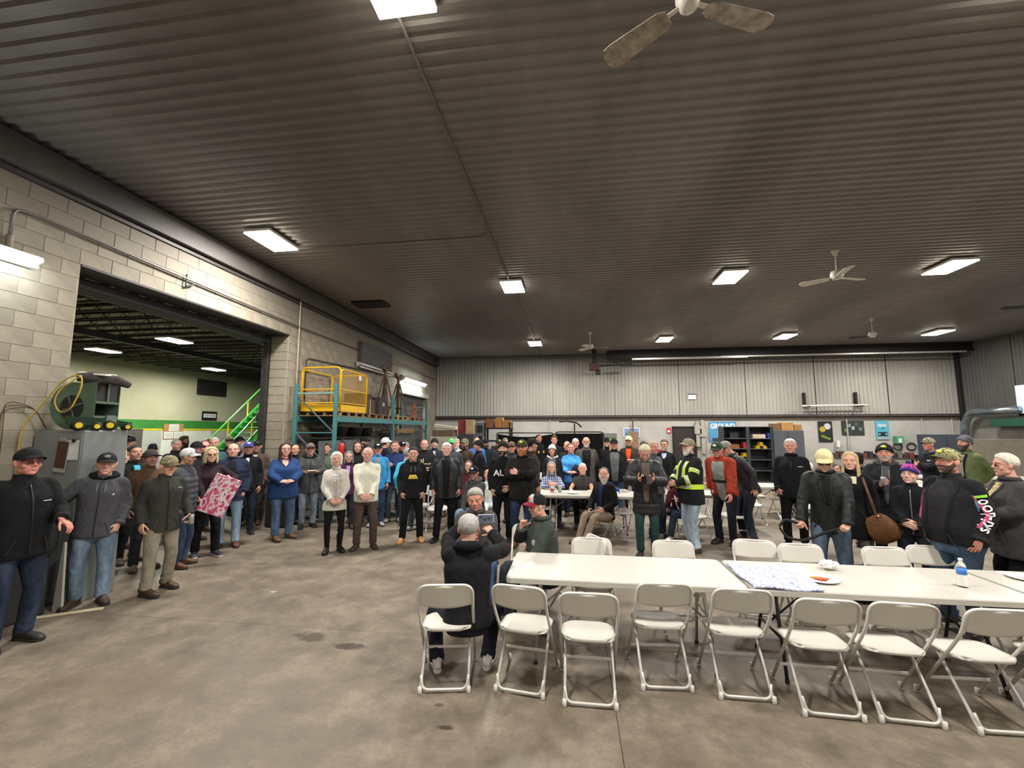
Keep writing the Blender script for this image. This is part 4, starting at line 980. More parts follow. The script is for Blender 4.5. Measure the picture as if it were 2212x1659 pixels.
        for x0, w_ in ((-.075, .010), (.075, .010), (-.045, .006), (.045, .006)):
            pts = [P.surf(x0+.004*math.sin(z*60), z, .004) for z in np.linspace(-.12, .46, 40)]; link('knit_rib', mesh_of('knit_rib', *tube(pts, w_*.8, .006, P.Tm@np.array((0, -1., 0)), 6), True, m), P.topo)
        for k in range(13):
            z = -.1+k*.043
            for sg in (1, -1): pts = [P.surf(sg*.026, z+.04, .006), P.surf(sg*.012, z+.012, .010), P.surf(0, z, .008)]; link('cable_stitch', mesh_of('cable_stitch', *tube(pts, .010, .007, P.Tm@np.array((0, -1., 0)), 6), True, m), P.topo)
    elif e == 'hivis':
        y, g = plain('c9e83a', .5, var=.04), plain('c9cccb', .35, .2, var=.04)
        def strip(fa, fb, z0, z1):
            patch(P, 'reflective_stripe', lambda z: fa(z), lambda z: fb(z), z0, z1, y, .012, 10, 5)
            patch(P, 'reflective_stripe', lambda z: fa(z)+(fb(z)-fa(z))*.28, lambda z: fb(z)-(fb(z)-fa(z))*.28, z0, z1, g, .015, 10, 4)
        for sg in (1, -1): strip(lambda z, sg=sg: sg*.085-.028, lambda z, sg=sg: sg*.085+.028, .16, .50)
        patch(P, 'reflective_stripe', -.20, .20, .08, .155, y, .016, 4, 14); patch(P, 'reflective_stripe', -.20, .20, .102, .133, g, .019, 3, 14)
        for sd in (1, -1):
            for a, b in ((.36, .46), (.66, .76)): band(P, sd, a, b, y, .008, 'reflective_stripe'); band(P, sd, a+.03, b-.03, g, .011, 'reflective_stripe')
        # back of the jacket
        V, F = tube([P.tw((0, 0, z)) for z in (.08, .155)], *[[P.ringpar(z)[i]*P.s+.012 for z in (.08, .155)] for i in (0, 1)], P.Tm@np.array((0, -1., 0)), 28, [P.ringpar(z)[2]*P.s+.012 for z in (.08, .155)], 2.3, cap=False); link('reflective_stripe', mesh_of('reflective_stripe', V, F, True, y), P.topo)
    elif e == 'strap':
        patch(P, 'chest_strap', -.13, .13, .20, .245, plain('141416', .5), .018, 3, 12)
    elif e == 'snow':
        pk, tl, wt, gr = (plain(c, .55, var=.05) for c in ('b03468', '3f97ac', 'e9e9e9', '8ad83a'))
        for sd in (1, -1):
            pts, rr = P.sleeve_path(sd); Pq, (R,), dq = resample(pts, [rr+.006], .012); L = dq[-1]; N = len(Pq)
            def on(t, phi, off=.004, Pq=Pq, R=R, dq=dq, sd=sd):
                i = int(np.clip(np.searchsorted(dq, t), 1, len(Pq)-2)); T = Pq[i+1]-Pq[i-1]; T /= np.linalg.norm(T); ref = P.Tm@np.array((0, -1., .2)); b = ref-T*(ref@T); b /= np.linalg.norm(b); a = np.cross(b, T)*sd
                c = Pq[i-1]+(Pq[i]-Pq[i-1])*np.clip((t-dq[i-1])/(dq[i]-dq[i-1]), 0, 1.5); return c+(a*math.cos(phi)+b*math.sin(phi))*(R[i]+off)
            def panel(nm, t0, t1, p0, p1, m, off=.004):
                n = 14; V = []
                for i in range(n+1):
                    t = t0+(t1-t0)*i/n; 
                    for j in range(4): V.append(on(t, p0(i/n)+(p1(i/n)-p0(i/n))*j/3, off))
                link(nm, mesh_of(nm, V, [(i*4+j, i*4+j+1, i*4+j+5, i*4+j+4) for i in range(n) for j in range(3)], True, m), P.topo)
            panel('pink_panel', .16*s, L-.10, lambda u: 1.35-.5*math.sin(u*3), lambda u: 1.75-.5*math.sin(u*3), pk); panel('teal_panel', .14*s, L*.5, lambda u: 1.75-.5*math.sin(u*3), lambda u: 2.05-.5*math.sin(u*3), tl)
            if sd > 0:
                V, F = text_mesh('ski-doo', .118, 0, .0015); W_ = [on(L*.60-v[0]*1.0, .95+(v[1]+.25*v[0]*0)*.9/.06, .006) for v in V]; link('lettering', mesh_of('lettering', W_, F, mat=wt), P.topo)
                panel('green_tab', L*.27, L*.30, lambda u: .2, lambda u: 1.3, gr, .006)
    elif e == 'visor_red':
        for o in P.root.children:
            if o.name.startswith('cap'):
                for v in o.children:
                    if v.name.startswith('visor'): v.data.materials[0] = cloth('8c2430'); v['label'] = 'red visor'
# ================================================================ everyone in the hall
BLK, CHAR, NAVY, DEN, LDEN, DDEN = '17171a', '38383b', '1f2a44', '3d5576', '8fa6bd', '222b3d'
def A(w_, f=(-.3, .5, -.5), d=(1, .3, .3), p=(.8, -.7, -.3), h='relax'): return (w_, f, d, p, h)
PK = 'pocket'
p = person
# ---- the group by the opening on the left
p('heavy man in black jacket and black cap with flushed face at the left edge', 62, 964, 3.6, rel=24, hy=6, g=1.18, bl=.04, tc='121315', legs=DDEN, lk='denim', shoe='shoe', sc='1c1b1a', hat='cap', hatc='1e1f20', gl='5a3a3a', skin='d0796c', stub=.1, hc='6a5240',
  arms=(A((.13, .30, .20), (.3, .7, -.6), (.4, .5, .7), (.7, -.8, -.5), 'relax'), PK), zip='222222', text=[('—', .10, .37, .06, 'd8d8d0')], brow='6a4a36', vb=0)
p('youth in charcoal hooded work jacket and black cap leaning on the grey cabinet', 224, 975, 4.55, rel=-6, hy=4, hp=6, g=1.12, tc='4b4b50', kind='weave', hood='0c0d12', legs='6d8093', lk='denim', shoe='boot', sc='3b2d1f', hat='cap', hatc='26272a', logo='6f7274', hair='short', hc='5a4634', skin='d9a08c', stub=0,
  arms=(PK, A((.46, .17, .20), (.35, .9, -.15), (.1, .2, 1), (.5, -.9, -.6), 'relax')), side=3, zip='3a3a40', text=[('◢', .11, .375, .035, 'e8e8e8')], steps=((.10, .02, 20), (.12, .0, 26)))
p('youth in dark olive jacket and camouflage cap holding a small can', 362, 981, 5.0, rel=22, hy=8, hp=14, g=1.08, tc='33342f', legs='847c6d', shoe='boot', sc='40311f', hat='cap', hatc='8f8a6a', hk='camo', hatc2='57523c', hair='short', hc='8a6a45', skin='d6a088', stub=0, collar='stand',
  arms=(A((.27, .10, .05), (.0, .3, -1), (1, .6, 0), (.4, -1, 0), 'grip'), 'down'), zip='232420', text=[('—', .12, .43, .05, 'c8c8c0')], steps=((.12, -.05, 16), (.16, .12, -18)), extra='can_left')
p('older man in brown jacket and flat dark brimmed hat behind the camouflage cap', 325, 986, 5.75, rel=18, tc='55402f', kind='weave', hat='hat', hatc='3b3836', hair='fringe', hc='6b645c', skin='8e5f48', legs='2a2a30', stub=.25, H=1.70)
p('dark-haired man in black jacket over turquoise shirt beside the grey cabinet', 293, 961, 6.0, rel=26, hy=6, hp=-8, tc='242528', shirt='4fb3c4', hair='buzz', hc='20191a', skin='c88a74', stub=.3, vb=.2, legs=BLK)
p('pale bald man peeking from behind the grey cabinet edge', 269, 975, 6.6, rel=15, hair='fringe', hc='b8b0a8', skin='deb0a2', tc='2c2c30', H=1.66)
p('man in a glossy black helmet-like cap behind the turquoise shirt', 281, 939, 7.4, rel=-30, hat='cap', hatc='101214', hk='leather', hair='buzz', skin='9b6a5a', tc='46302a', H=1.9)
p('man with cream and black cap and glasses behind the brimmed hat', 331, 957, 7.6, rel=0, hat='trucker', hatc='c9c3a8', hatc2='20222c', gl='9a8a50', hc='1a1a1a', skin='d8ab84', tc='9a958c')
p('man in grey quilted jacket and white cap with blue mark, looking right', 402, 966, 5.9, rel=62, hy=14, hp=8, tc='45474c', top='puffer', hat='cap', hatc='c9c7c4', logo='3b4fb0', hc='a39a92', skin='b87f66', legs='2e3a50', lk='denim', shoe='tall', sc='5a3b26', stub=.3, bl=.02, g=1.1)
p('grey-haired man with cropped hair in black top looking right', 381, 948, 7.9, rel=40, hair='buzz', hc='a29a92', skin='c98c78', tc='1b1b1e', stub=.3)
p('man with tousled brown hair and dark beard in front of the white notice board', 399, 932, 9.6, rel=60, hair='messy', hc='5a4230', beard='full', bc='3a2a20', skin='a4765c', tc='54463a', H=1.86)
p('man in plain black baseball cap with pink face, behind the white cap', 425, 952, 7.2, rel=50, hat='cap', hatc='1d1e22', skin='c77d76', tc='1c1d20', g=1.1)
p('man with receding hair in dark top between the black cap and grey-haired man', 442, 951, 7.9, rel=20, hair='receding', hc='6a4e3a', skin='d8a28e', tc='26262a')
p('bald pink-headed man at the back below the yellow stripe', 449, 943, 10.4, rel=-10, hair='fringe', hc='b79a86', skin='d39484', tc='3a3a40', H=1.8)
p('white-haired man in teal jacket behind the blonde woman', 464, 944, 8.4, rel=-5, hair='short', hc='c4beb8', skin='cf8f7e', tc='44676c', legs=DDEN, lk='denim')
p('young man in camouflage cap and black jacket below the green stair', 496, 933, 9.4, rel=18, hat='cap', hatc='938d70', hk='camo', hatc2='37382e', hc='2a2220', skin='d6a797', stub=0, tc='17181b', gl='151515', H=1.86)
p('long-haired blonde woman with glasses in dark brown sweater holding a floral board', 457, 966, 6.5, rel=6, hy=6, fem=True, g=1.12, top='sweater', tc='2c1f24', collar='turtle', hem=-.15, legs='121214', shoe='sneaker', sc='3a3b3e', sole='cfccc6', hair='mid', hc='c8b48c', brow='a08a68', skin='d3a18d', stub=0, gl='8a7a60',
  arms=(A((.26, .27, .30), (-.5, .4, .7), (.3, .9, .2), (.9, -.6, -.3), 'grip'), A((.08, .26, .0), (.4, .6, -.3), (.1, -.3, -1), (.9, -.6, 0), 'grip')), steps=((.13, .12, 20), (.12, 0, 10)))
p('bald man in navy quilted jacket with open collar beside the floral board', 505, 957, 7.0, rel=-4, hp=-6, g=1.12, top='puffer', tc='232a40', shirt='15161f', vb=-.05, vw=.06, hair='fringe', hc='b6a79a', skin='dba48e', legs='87a0b5', lk='denim', shoe='boot', sc='5c3626', arms=(PK, PK), stub=.1)
p('man in royal blue cap and black jacket with white undershirt', 538, 952, 7.9, rel=0, hat='cap', hatc='3c4690', logo='d8dcf0', hc='8a8078', skin='b97a64', tc='15161a', shirt='e6e4e0', vb=.3, vw=.04, legs='1d2534', lk='denim', gl='6a5a50', arms=('down', 'down'), shoe='shoe', sc='15151a')
p('man in black leather cap and brown jacket behind the blue cap', 557, 949, 8.7, rel=-18, hat='cap', hatc='18181b', hk='leather', skin='b8806c', tc='54463c', shirt='d8d2ca', vb=.3, hc='2a2420', legs='30302c', arms=(PK, PK))
p('dark-haired clean-shaven man in black beside the concrete pillar', 568, 954, 9.5, rel=10, hair='short', hc='1a1718', skin='d9a893', tc='131417', stub=.15, legs=BLK)
p('man in black knitted hat looking right behind the bald navy-jacket man', 517, 942, 9.9, rel=48, hat='beanie', hatc='17181a', skin='d29c8c', tc='3d3d4a')
p('person with pulled-up grey hood behind the navy quilted shoulder', 530, 960, 9.0, rel=35, hat='hood', hatc='8d8a9a', skin='cf9c8a', tc='8d8a9a', H=1.7)
# ---- centre left
p('large woman with long brown hair in royal blue V-neck sweater', 617, 956, 7.66, rel=10, hy=4, fem=True, g=1.42, bl=.06, top='sweater', tc='24406f', collar=None, shirt='d9a08c', vb=.42, vw=.06, hem=-.16, legs='4a607c', lk='denim', shoe='boot', sc='6b4a2c', hair='long', hc='33201c', gl='a07a70', skin='dd9f92', stub=0,
  arms=('belly', 'belly'), steps=((.11, .02, 26), (.10, .14, -10)))
p('dark-haired person peeking past the shoulder of the woman in blue', 637, 963, 8.7, rel=15, hair='receding', hc='241c1a', skin='d09a7c', tc='1f2027', legs=BLK, H=1.7)
p('man in charcoal hooded coat and grey cap holding a plate of food', 671, 956, 8.6, rel=8, g=1.05, tc='46484a', hood='17171a', hem=-.2, hat='cap', hatc='6f655f', hatc2='3a3532', gl='151515', hc='5a5048', skin='c98e78', legs='76828f', lk='denim', shoe='shoe', sc='141416', arms=('plate', 'plate'), zip='2c2d2e', extra='plate')
p('woman with curly dark hair half hidden behind the teal upright', 707, 963, 9.7, rel=-14, fem=True, hair='curly', hc='4a3428', skin='cf9a86', tc='64705f', legs=BLK, H=1.68)
p('white-haired woman in pale cable-knit turtleneck and tall black boots', 728, 977, 6.97, rel=4, fem=True, g=1.1, top='sweater', tc='cfc9c0', kind='knit', collar='turtle', hem=-.17, legs='0e0e10', lk='slim', shoe='tall', sc='121214', sole='0e0e10', hair='bob', hc='e0dcd2', skin='d39c88', stub=0, arms=('clasp', 'clasp'), brow='a09080', extra='cable')
p('bald white-haired man in cream sweater and brown trousers, hands clasped', 795, 965, 7.25, rel=0, hp=8, g=1.16, bl=.035, top='sweater', tc='dedccb', kind='knit', collar='crew', hem=-.10, legs='4c4039', shoe='shoe', sc='3e2f27', hair='fringe', hc='e2ddd6', skin='d59a88', arms=('clasp', 'clasp'), brow='c0b0a4', stub=0, steps=((.13, 0, 18), (.13, .0, 22)))
p('short grey-haired woman in purple scarf between the couple', 754, 976, 8.6, rel=0, fem=True, tc='4a2748', shirt='9a7fb0', vb=.15, hair='mid', hc='77777a', gl='8a8a90', skin='c8907e', legs='2a2e3c', lk='denim', arms=('down', 'down'))
p('smiling dark-haired woman in black jacket behind the bald man', 773, 954, 9.3, rel=0, fem=True, hair='long', hc='3a2820', skin='cf9784', tc='1d1a1b', legs=BLK, H=1.74)
p('bearded man in black cap looking right in front of the grey sheets', 787, 943, 10.2, rel=58, hat='cap', hatc='17171a', beard='full', bc='2a211d', skin='b98774', tc='2b2a2d', H=1.84)
p('man in bright blue jacket with glasses and white-fronted black cap', 817, 956, 8.96, rel=0, tc='3f8fc9', shirt='77787c', vb=.1, vw=.06, hat='trucker', hatc='15161a', hatc2='15161a', logo='f0f0f0', gl='7a3a36', skin='cf8c80', legs='2a3a57', lk='denim', shoe='sneaker', sc='8c8d8c', arms=('down', 'down'))
p('young man in white mesh cap turned away to the right', 832, 944, 10.0, rel=120, hat='trucker', hatc='d9dcdf', hatc2='c4c7ca', hc='2c221e', skin='c9967e', tc='191c26', H=1.82)
p('smiling man in navy sweatshirt with arms crossed', 854, 957, 9.0, rel=-6, g=1.12, top='sweater', tc='22305a', collar='crew', hair='buzz', hc='6a4c36', skin='cf8e7a', legs='44505c', shoe='sneaker', sc='8c8f8e', arms=('cross', 'cross'), shirt=None, H=1.76)
p('man in black cap with white badge behind the navy sweatshirt', 869, 953, 10.9, rel=20, hat='cap', hatc='15161b', logo='f2f2f2', skin='a9685a', tc='222228')
p('grey-haired person in cap behind the black cap with white badge', 877, 955, 11.2, rel=-40, hair='short', hc='8f8a88', skin='c79484', tc='2a2a30')
p('grey-haired man turned away in cyan and white striped jacket', 880, 976, 8.6, rel=150, hair='short', hc='97918f', top='jacket', tc='4fc0de', skin='c08a78', legs='3a4450', shoe='sneaker', sc='b8bcbe', H=1.62, arms=('down', 'down'))
p('man in black hooded sweatshirt with yellow print and tan boots', 893, 966, 7.77, rel=2, g=1.1, top='hoodie', tc='141416', kind='weave', hair='short', hc='1f1a1a', gl='7a5a50', skin='d39b88', legs='101013', shoe='boot', sc='c8955a', sole='8a6a44', arms=(PK, PK), steps=((.15, 0, 12), (.16, .03, 22)))
p('tall bald man in black with gold antler print looking at the camera', 917, 949, 10.0, rel=0, hair='fringe', hc='6a5a50', skin='c98c7e', tc='1a1a1c', g=1.05, arms=('belly', 'belly'), extra='plate', legs=BLK)
p('young man in dark knitted hat and navy jacket before the beige boxes', 939, 946, 11.0, rel=-4, hat='beanie', hatc='28262a', skin='c79a8c', tc='2a2f3c', shirt='b8b4b4', vb=.3, vw=.03, H=1.78)
p('white-haired older man in long black leather coat over grey shirt', 965, 958, 8.05, rel=0, g=1.12, bl=.03, top='coat', kind='leather', tc='26292b', hem=-.16, shirt='131315', vb=-.12, vw=.07, hair='short', hc='dcd8d2', skin='d6a092', legs='0d0d10', shoe='shoe', sc='101012', arms=('down', 'down'), brow='b8aca4', stub=0, steps=((.09, -.06, 10), (.16, .14, 24)), H=1.76)
p('man in bright green cap behind the white-haired man in leather', 976, 946, 10.2, rel=-10, hat='cap', hatc='5fb06a', skin='b97c68', tc='3d4148', hc='8a8480', legs=BLK)
p('person with white hood and grey beard behind the green cap', 986, 944, 11.3, rel=-10, hair='short', hc='a49a90', beard='full', bc='c0b8b0', skin='cf9684', tc='d8d6d8', H=1.78)
p('bearded man in olive cap and brown work coat looking left', 1005, 946, 10.8, rel=-40, hat='cap', hatc='6f6a54', beard='full', bc='4a362a', skin='bd8a74', tc='40342c', kind='weave', legs='2a2622', g=1.08)
p('man in black knitted hat and black coat turned to the left', 1034, 950, 10.0, rel=-72, hat='beanie', hatc='141418', skin='c87f70', tc='191a1e', hem=-.2, legs='15161b', g=1.15, stub=.3)
p('bald man behind the black knitted hat', 1030, 942, 12.0, rel=10, hair='fringe', hc='b8a090', skin='d6a48c', tc='3f6fb8', H=1.8)
p('man in black cap with dark beard at the far tables', 1049, 948, 12.0, rel=-30, hat='cap', hatc='18181c', beard='full', bc='2a2220', skin='b07a68', tc='202226')
p('man in dark green cap with yellow badge at the back left of the booth', 1077, 948, 12.6, rel=20, hat='cap', hatc='2a3327', logo='d8d83c', skin='b08070', tc='2d2e30')
p('grey-haired man far behind the black knitted hat of the lettered sweatshirt', 1091, 946, 13.5, rel=30, hair='short', hc='8d8378', skin='b88c7c', tc='3a3733')
p('man in camouflage cap peeking between knitted hat and red beard', 1105, 953, 9.8, rel=0, hat='cap', hatc='6a5a50', hk='camo', hatc2='4a4038', skin='cf8878', tc='3c4146')
p('long-haired woman in maroon sweatshirt with white heart print, seated', 1012, 987, 9.4, rel=0, fem=True, sit=.5, top='sweater', tc='5a1f2c', collar='crew', hair='long', hc='4a342a', skin='d9a493', stub=0, text=[('♥♥', .02, .26, .13, 'f0e8ee')], arms=('lap', 'lap'), legs=DDEN, lk='denim')
p('seated man in black cap and grey hooded sweatshirt turned to the camera', 1030, 1005, 8.3, rel=-30, hy=10, sit=.48, lean=8, top='hoodie', tc='555657', hat='cap', hatc='16171b', logo='c8c8cc', gl='5a4a44', skin='b97a6c', legs='7f96b2', lk='denim', arms=('lap', 'lap'))
p('blond child in white shirt sitting behind the lettered sweatshirt', 1054, 1000, 9.4, rel=10, sit=.42, H=1.45, hair='short', hc='b79468', top='tee', tc='dde4ee', collar='crew', skin='e0b09a', stub=0, legs='d9dde2')
p('young man in black knitted hat and black sweatshirt with white block letters', 1087, 952, 8.0, rel=-4, hy=-6, top='hoodie', tc='111114', collar='crew', hat='beanie', hatc='1d1418', hair=None, beard='stub', bc='1c1412', skin='d6a994', brow='1c1412', legs='0e0e12', g=1.08, arms=(A((.13, .2, .07), (-.7, .4, -.5), (.5, 1, .3)), PK), text=[('AUP', -.01, .30, .145, 'e9e9f4', 1.05)], shoe='shoe', sc='121214')
p('tall man with red beard and glasses in black jacket, arms crossed', 1128, 948, 7.7, rel=-10, hy=-4, g=1.22, bl=.03, tc='131413', collar='fold', hat='cap', hatc='4a4a34', hk='camo', hatc2='1c1e18', logo='c8d838', beard='full', bc='9a5a2c', hc='8a5030', gl='2a2422', skin='d59f8a', brow='8a5030', legs='202a42', lk='denim', shoe='boot', sc='6b2c22', arms=('cross', 'cross'), text=[('—', -.13, .37, .07, 'e8e8c8')], steps=((.10, .05, 10), (.11, 0, 14)))
p('man in dark brown jacket turned away behind the red-bearded man', 1148, 950, 8.6, rel=110, hat='cap', hatc='241c1c', hair='buzz', hc='3a2a22', tc='392a26', skin='b87f68', legs='24262c', hem=-.16, g=1.1, H=1.84)
# ---- back of the hall, middle
p('close-cropped man in black T-shirt with yellow box print before the black booth', 1163, 937, 13.5, rel=40, hair='buzz', hc='4a3a30', top='sweater', tc='121318', collar='crew', skin='b97d68', stub=.35, text=[('▬', .0, .36, .16, 'e8d23c', 1.3)], H=1.88, legs=BLK)
p('brown-haired man in dark suit at the back by the black booth', 1197, 941, 12.8, rel=0, hair='quiff', hc='5a4030', tc='1a1b20', shirt='c8c8d0', vb=.2, vw=.03, skin='cf8c7a', stub=0)
p('smiling woman in white knitted hat with headset and white fleece vest', 1193, 960, 10.4, rel=-8, fem=True, top='hoodie', tc='232529', shirt='56585c', vb=-.05, vw=.075, hood='dedbd4', hat='beanie', hatc='e6e4e0', hair='mid', hc='2a201c', skin='d8a08c', stub=0, extra='headset', legs=BLK, arms=('down', 'down'))
p('woman in bright blue sweatshirt with jacket over her arm', 1233, 957, 10.5, rel=4, fem=True, g=1.25, bl=.02, top='sweater', tc='4b9ade', collar='crew', hair='bun', hc='4a3028', skin='d98f82', stub=0, legs='2c3b58', lk='denim', arms=('belly', 'belly'), extra='armcoat')
p('white-haired man in dark clothes behind the blue sweatshirt', 1243, 947, 11.4, rel=0, hair='short', hc='ebe9e6', skin='d8927f', tc='1b1d24', H=1.78)
p('balding man in black patterned jacket left of the blue sweatshirt', 1225, 955, 11.3, rel=-20, hair='fringe', hc='8a7060', skin='cf8a7a', tc='2a292d', H=1.72)
p('tall bald bearded man with dark glasses frames in long grey coat', 1266, 943, 10.8, rel=2, g=1.12, top='coat', tc='56524f', shirt='17171a', vb=-.2, vw=.07, hem=-.22, hair='fringe', hc='c8c0b8', beard='goatee', bc='d6cfc8', gl='151515', skin='cf8c7a', legs='33333a', arms=('behind', 'down'))
p('long-haired blonde woman in black cap beside the green panel', 1312, 944, 12.4, rel=-18, fem=True, hat='cap', hatc='1a1a1e', hair='long', hc='b79c70', skin='d8a896', stub=0, tc='17171b', legs=BLK)
p('heavy man in black cap and black jacket over grey sweater', 1326, 948, 10.9, rel=2, g=1.25, bl=.04, tc='131318', shirt='5a5c5c', vb=-.12, vw=.085, hat='cap', hatc='15161a', skin='c98272', legs='2e4260', lk='denim', arms=(PK, PK), H=1.78)
p('man in cream cap and brown jacket over orange shirt', 1358, 940, 11.5, rel=-8, hat='cap', hatc='d8c9ae', tc='3b332c', shirt='f0561f', vb=.22, vw=.055, skin='c08470', legs='25262c', extra='plate_small', arms=('plate', PK))
p('man in grey flat cap far behind near the red crates', 1389, 952, 12.6, rel=20, hat='cap', hatc='5a5450', skin='b98878', tc='25232a', g=1.1)
p('long grey-haired woman in blue plaid shirt sitting at the long table', 1191, 1000, 9.75, rel=4, fem=True, sit=.46, top='shirt', tc='26294f', kind='plaid', tc2='9fa8c8', collar='fold', hair='long', hc='9a948e', skin='d99a84', stub=0, legs='18181c', lk='slim', shoe='boot', sc='141416', arms=(A((.03, .30, .40), (-.8, .5, .3), (.2, .8, .4), (.9, .3, -.7)), A((.03, .29, .38), (-.8, .5, .3), (.2, .8, .4), (.9, .3, -.7))))
p('bald man in dark grey T-shirt leaning on folded arms at the long table', 1258, 997, 9.75, rel=0, sit=.46, lean=8, top='tee', sl='short', tc='3f3b3d', collar='crew', hair='buzz', hc='d8c8b8', skin='dfa58a', stub=.1, legs='17171b', arms=(A((-.02, .33, .27), (-1, .1, 0), (.1, .3, 1), (.7, .5, -.8)), A((.12, .36, .25), (-.7, .6, 0), (.1, .2, 1), (.9, .2, -.8))))
p('man with long grey beard and ponytail in black jacket and khaki trousers, seated sideways', 1306, 1012, 8.45, rel=-38, hy=30, sit=.46, lean=2, top='jacket', tc='131316', shirt='1c2a4c', vb=.0, vw=.05, hair='receding', hc='6f675f', beard='long', bc='b8b0a6', skin='d39a84', legs='8d7d69', shoe='shoe', sc='17171a', arms=(A((.12, .2, .12), (-.4, .8, -.2)), A((.18, .26, .08), (-.5, .8, -.2))), foot=((.02, .62), (.14, .60)))
# ---- right of the hall
p('white-haired man in black quilted coat and green trousers reading a phone', 1392, 963, 7.45, rel=2, hp=30, lean=4, g=1.0, top='puffer', tc='1d1d20', kind='nylon', hem=-.26, shirt='5f554c', vb=-.06, vw=.06, hair='short', hc='d2cba8', skin='cf9080', legs='263c3a', shoe='shoe', sc='141416', arms=('phone', 'phone'), extra='phone', stub=0, H=1.80)
p('man with short sandy grey hair in grey top behind the phone reader', 1409, 952, 8.7, rel=48, hair='buzz', hc='b09a86', skin='cf8472', tc='4c4f56', legs='3a4252', lk='denim', stub=.2)
p('man with glasses and grey beard in black sweater over blue shirt collar', 1435, 949, 10.6, rel=-12, hair='short', hc='5a4a40', beard='goatee', bc='b8aca0', gl='3a2220', skin='c98c76', top='sweater', tc='15161a', collar=None, shirt='b4c4dc', vb=.42, vw=.05, legs='5f87b5', lk='denim', arms=('down', 'down'))
p('white-bearded man in black and yellow high-visibility jacket and light jeans', 1488, 945, 7.8, rel=-58, g=1.22, bl=.05, tc='1c1d20', hem=-.16, hat='cap', hatc='8f8670', hatc2='9a9280', beard='full', bc='d8d3ca', hc='a89c90', skin='cd8d7c', legs='9fb0c0', lk='denim', shoe='shoe', sc='4a372c', arms=(A((.10, .25, .16), (-.7, .6, -.1)), A((.12, .24, .1), (-.6, .6, -.2))), extra='hivis', steps=((.10, .02, 8), (.12, -.06, 14)))
p('seated woman in maroon jacket and jeans holding a plate behind the high-visibility jacket', 1466, 1008, 8.95, rel=-30, fem=True, sit=.46, tc='4a1620', hair='long', hc='caa080', skin='d9928a', stub=0, legs='2f3a4c', lk='denim', shoe='sneaker', sc='d5d2cc', sole='d5d2cc', arms=('plate', 'lap'), foot=((.1, .55), (.12, .45)), H=1.68)
p('man in red quilted jacket and green and yellow cap bending forward', 1560, 966, 8.4, rel=-20, lean=22, hp=-4, top='puffer', tc='9a3826', shirt='8d928e', vb=-.14, vw=.085, hat='cap', hatc='2d4632', hatc2='2d4632', logo='e8e8d8', hc='6a5a50', skin='cf8674', legs='14161d', shoe='boot', sc='2c2220', arms=(A((.22, .42, .02), (0, .5, -.8), (1, .2, .3), (.5, -1, 0)), 'down'), extra='strap', stub=.1, H=1.86)
p('man in grey cap and black leather jacket leaning forward to the left', 1604, 963, 8.7, rel=-62, lean=26, hp=4, top='jacket', kind='leather', tc='26292b', hat='cap', hatc='8a8580', hatc2='3c3836', hair='buzz', hc='9a9088', beard='goatee', bc='c8c2b8', skin='c88c76', legs='1e2432', lk='denim', shoe='boot', sc='5a3f2c', arms=('down', 'down'), H=1.9, g=1.1, shx=.05)
p('tall white-haired man in black jacket with hand in pocket', 1706, 947, 8.4, rel=-4, g=1.12, tc='15161a', collar='fold', shirt=None, hair='short', hc='cfc8c0', skin='cd8c7c', legs='0c0c0e', shoe='shoe', sc='101012', arms=('down', PK), text=[('▬▬', .12, .40, .03, 'c8c8c8')], brow='b0a49c', stub=0, zip='222226')
p('old man in beige cap and sunglasses with dark leather jacket pulling a strap', 1781, 981, 5.9, rel=-2, hp=14, lean=12, g=1.06, tc='1d2220', kind='leather', collar='fold', shirt='1a1a1c', vb=.22, vw=.05, hat='cap', hatc='d6c79a', gl='dark', hc='c8c0b8', skin='cf9c86', legs='4c5b6c', lk='denim', shoe='shoe', sc='2a2a2a', arms=(A((.17, .30, .03), (-.4, .8, -.2), (.3, .4, 1), (.8, -.8, 0), 'fist'), A((.27, .20, .03), (.2, .8, -.5), (.6, .3, .8), (.6, -1, 0), 'fist')), extra='bagstrap', stub=.05, H=1.80)
p('long-haired blonde woman in black coat with brown shoulder bag', 1835, 977, 6.7, rel=-6, fem=True, top='coat', tc='101013', hem=-.34, collar='stand', shirt=None, hair='long', hc='c6ad7c', brow='8a7048', skin='dfa893', stub=0, legs='5a5856', shoe='boot', sc='1a1a1c', arms=('down', A((.12, .22, .22), (-.5, .7, 0), (.4, .3, .8))), extra='handbag', under='cfc6b2')
p('heavy bearded man in black knitted hat and dark coat holding a can', 1909, 957, 7.2, rel=-4, g=1.25, bl=.04, top='coat', tc='1b1d22', hem=-.2, shirt='4a4a4e', vb=.0, vw=.06, hood='37363c', hat='beanie', hatc='17181a', logo='c8d848', hair='buzz', beard='stub', bc='b8a89c', skin='cf7f70', legs='121317', shoe='boot', sc='1c1c1c', arms=(PK, A((.06, .27, .30), (-.6, .5, .5), (.6, .6, 0), (.8, -.8, -.5), 'grip')), extra='can')
p('boy in purple and orange bobble hat and black jacket', 1963, 1003, 6.3, rel=-8, hy=-8, tc='131419', hat='bobble', hatc='a8408a', hk='camo', hatc2='3a3276', hair='buzz', hc='8a6a50', skin='e0b4a2', stub=0, legs='1c1e26', g=.92, arms=(A((.04, .2, .08), (-.8, .4, -.4)), A((.06, .21, .06), (-.8, .4, -.4))), zip='77777a')
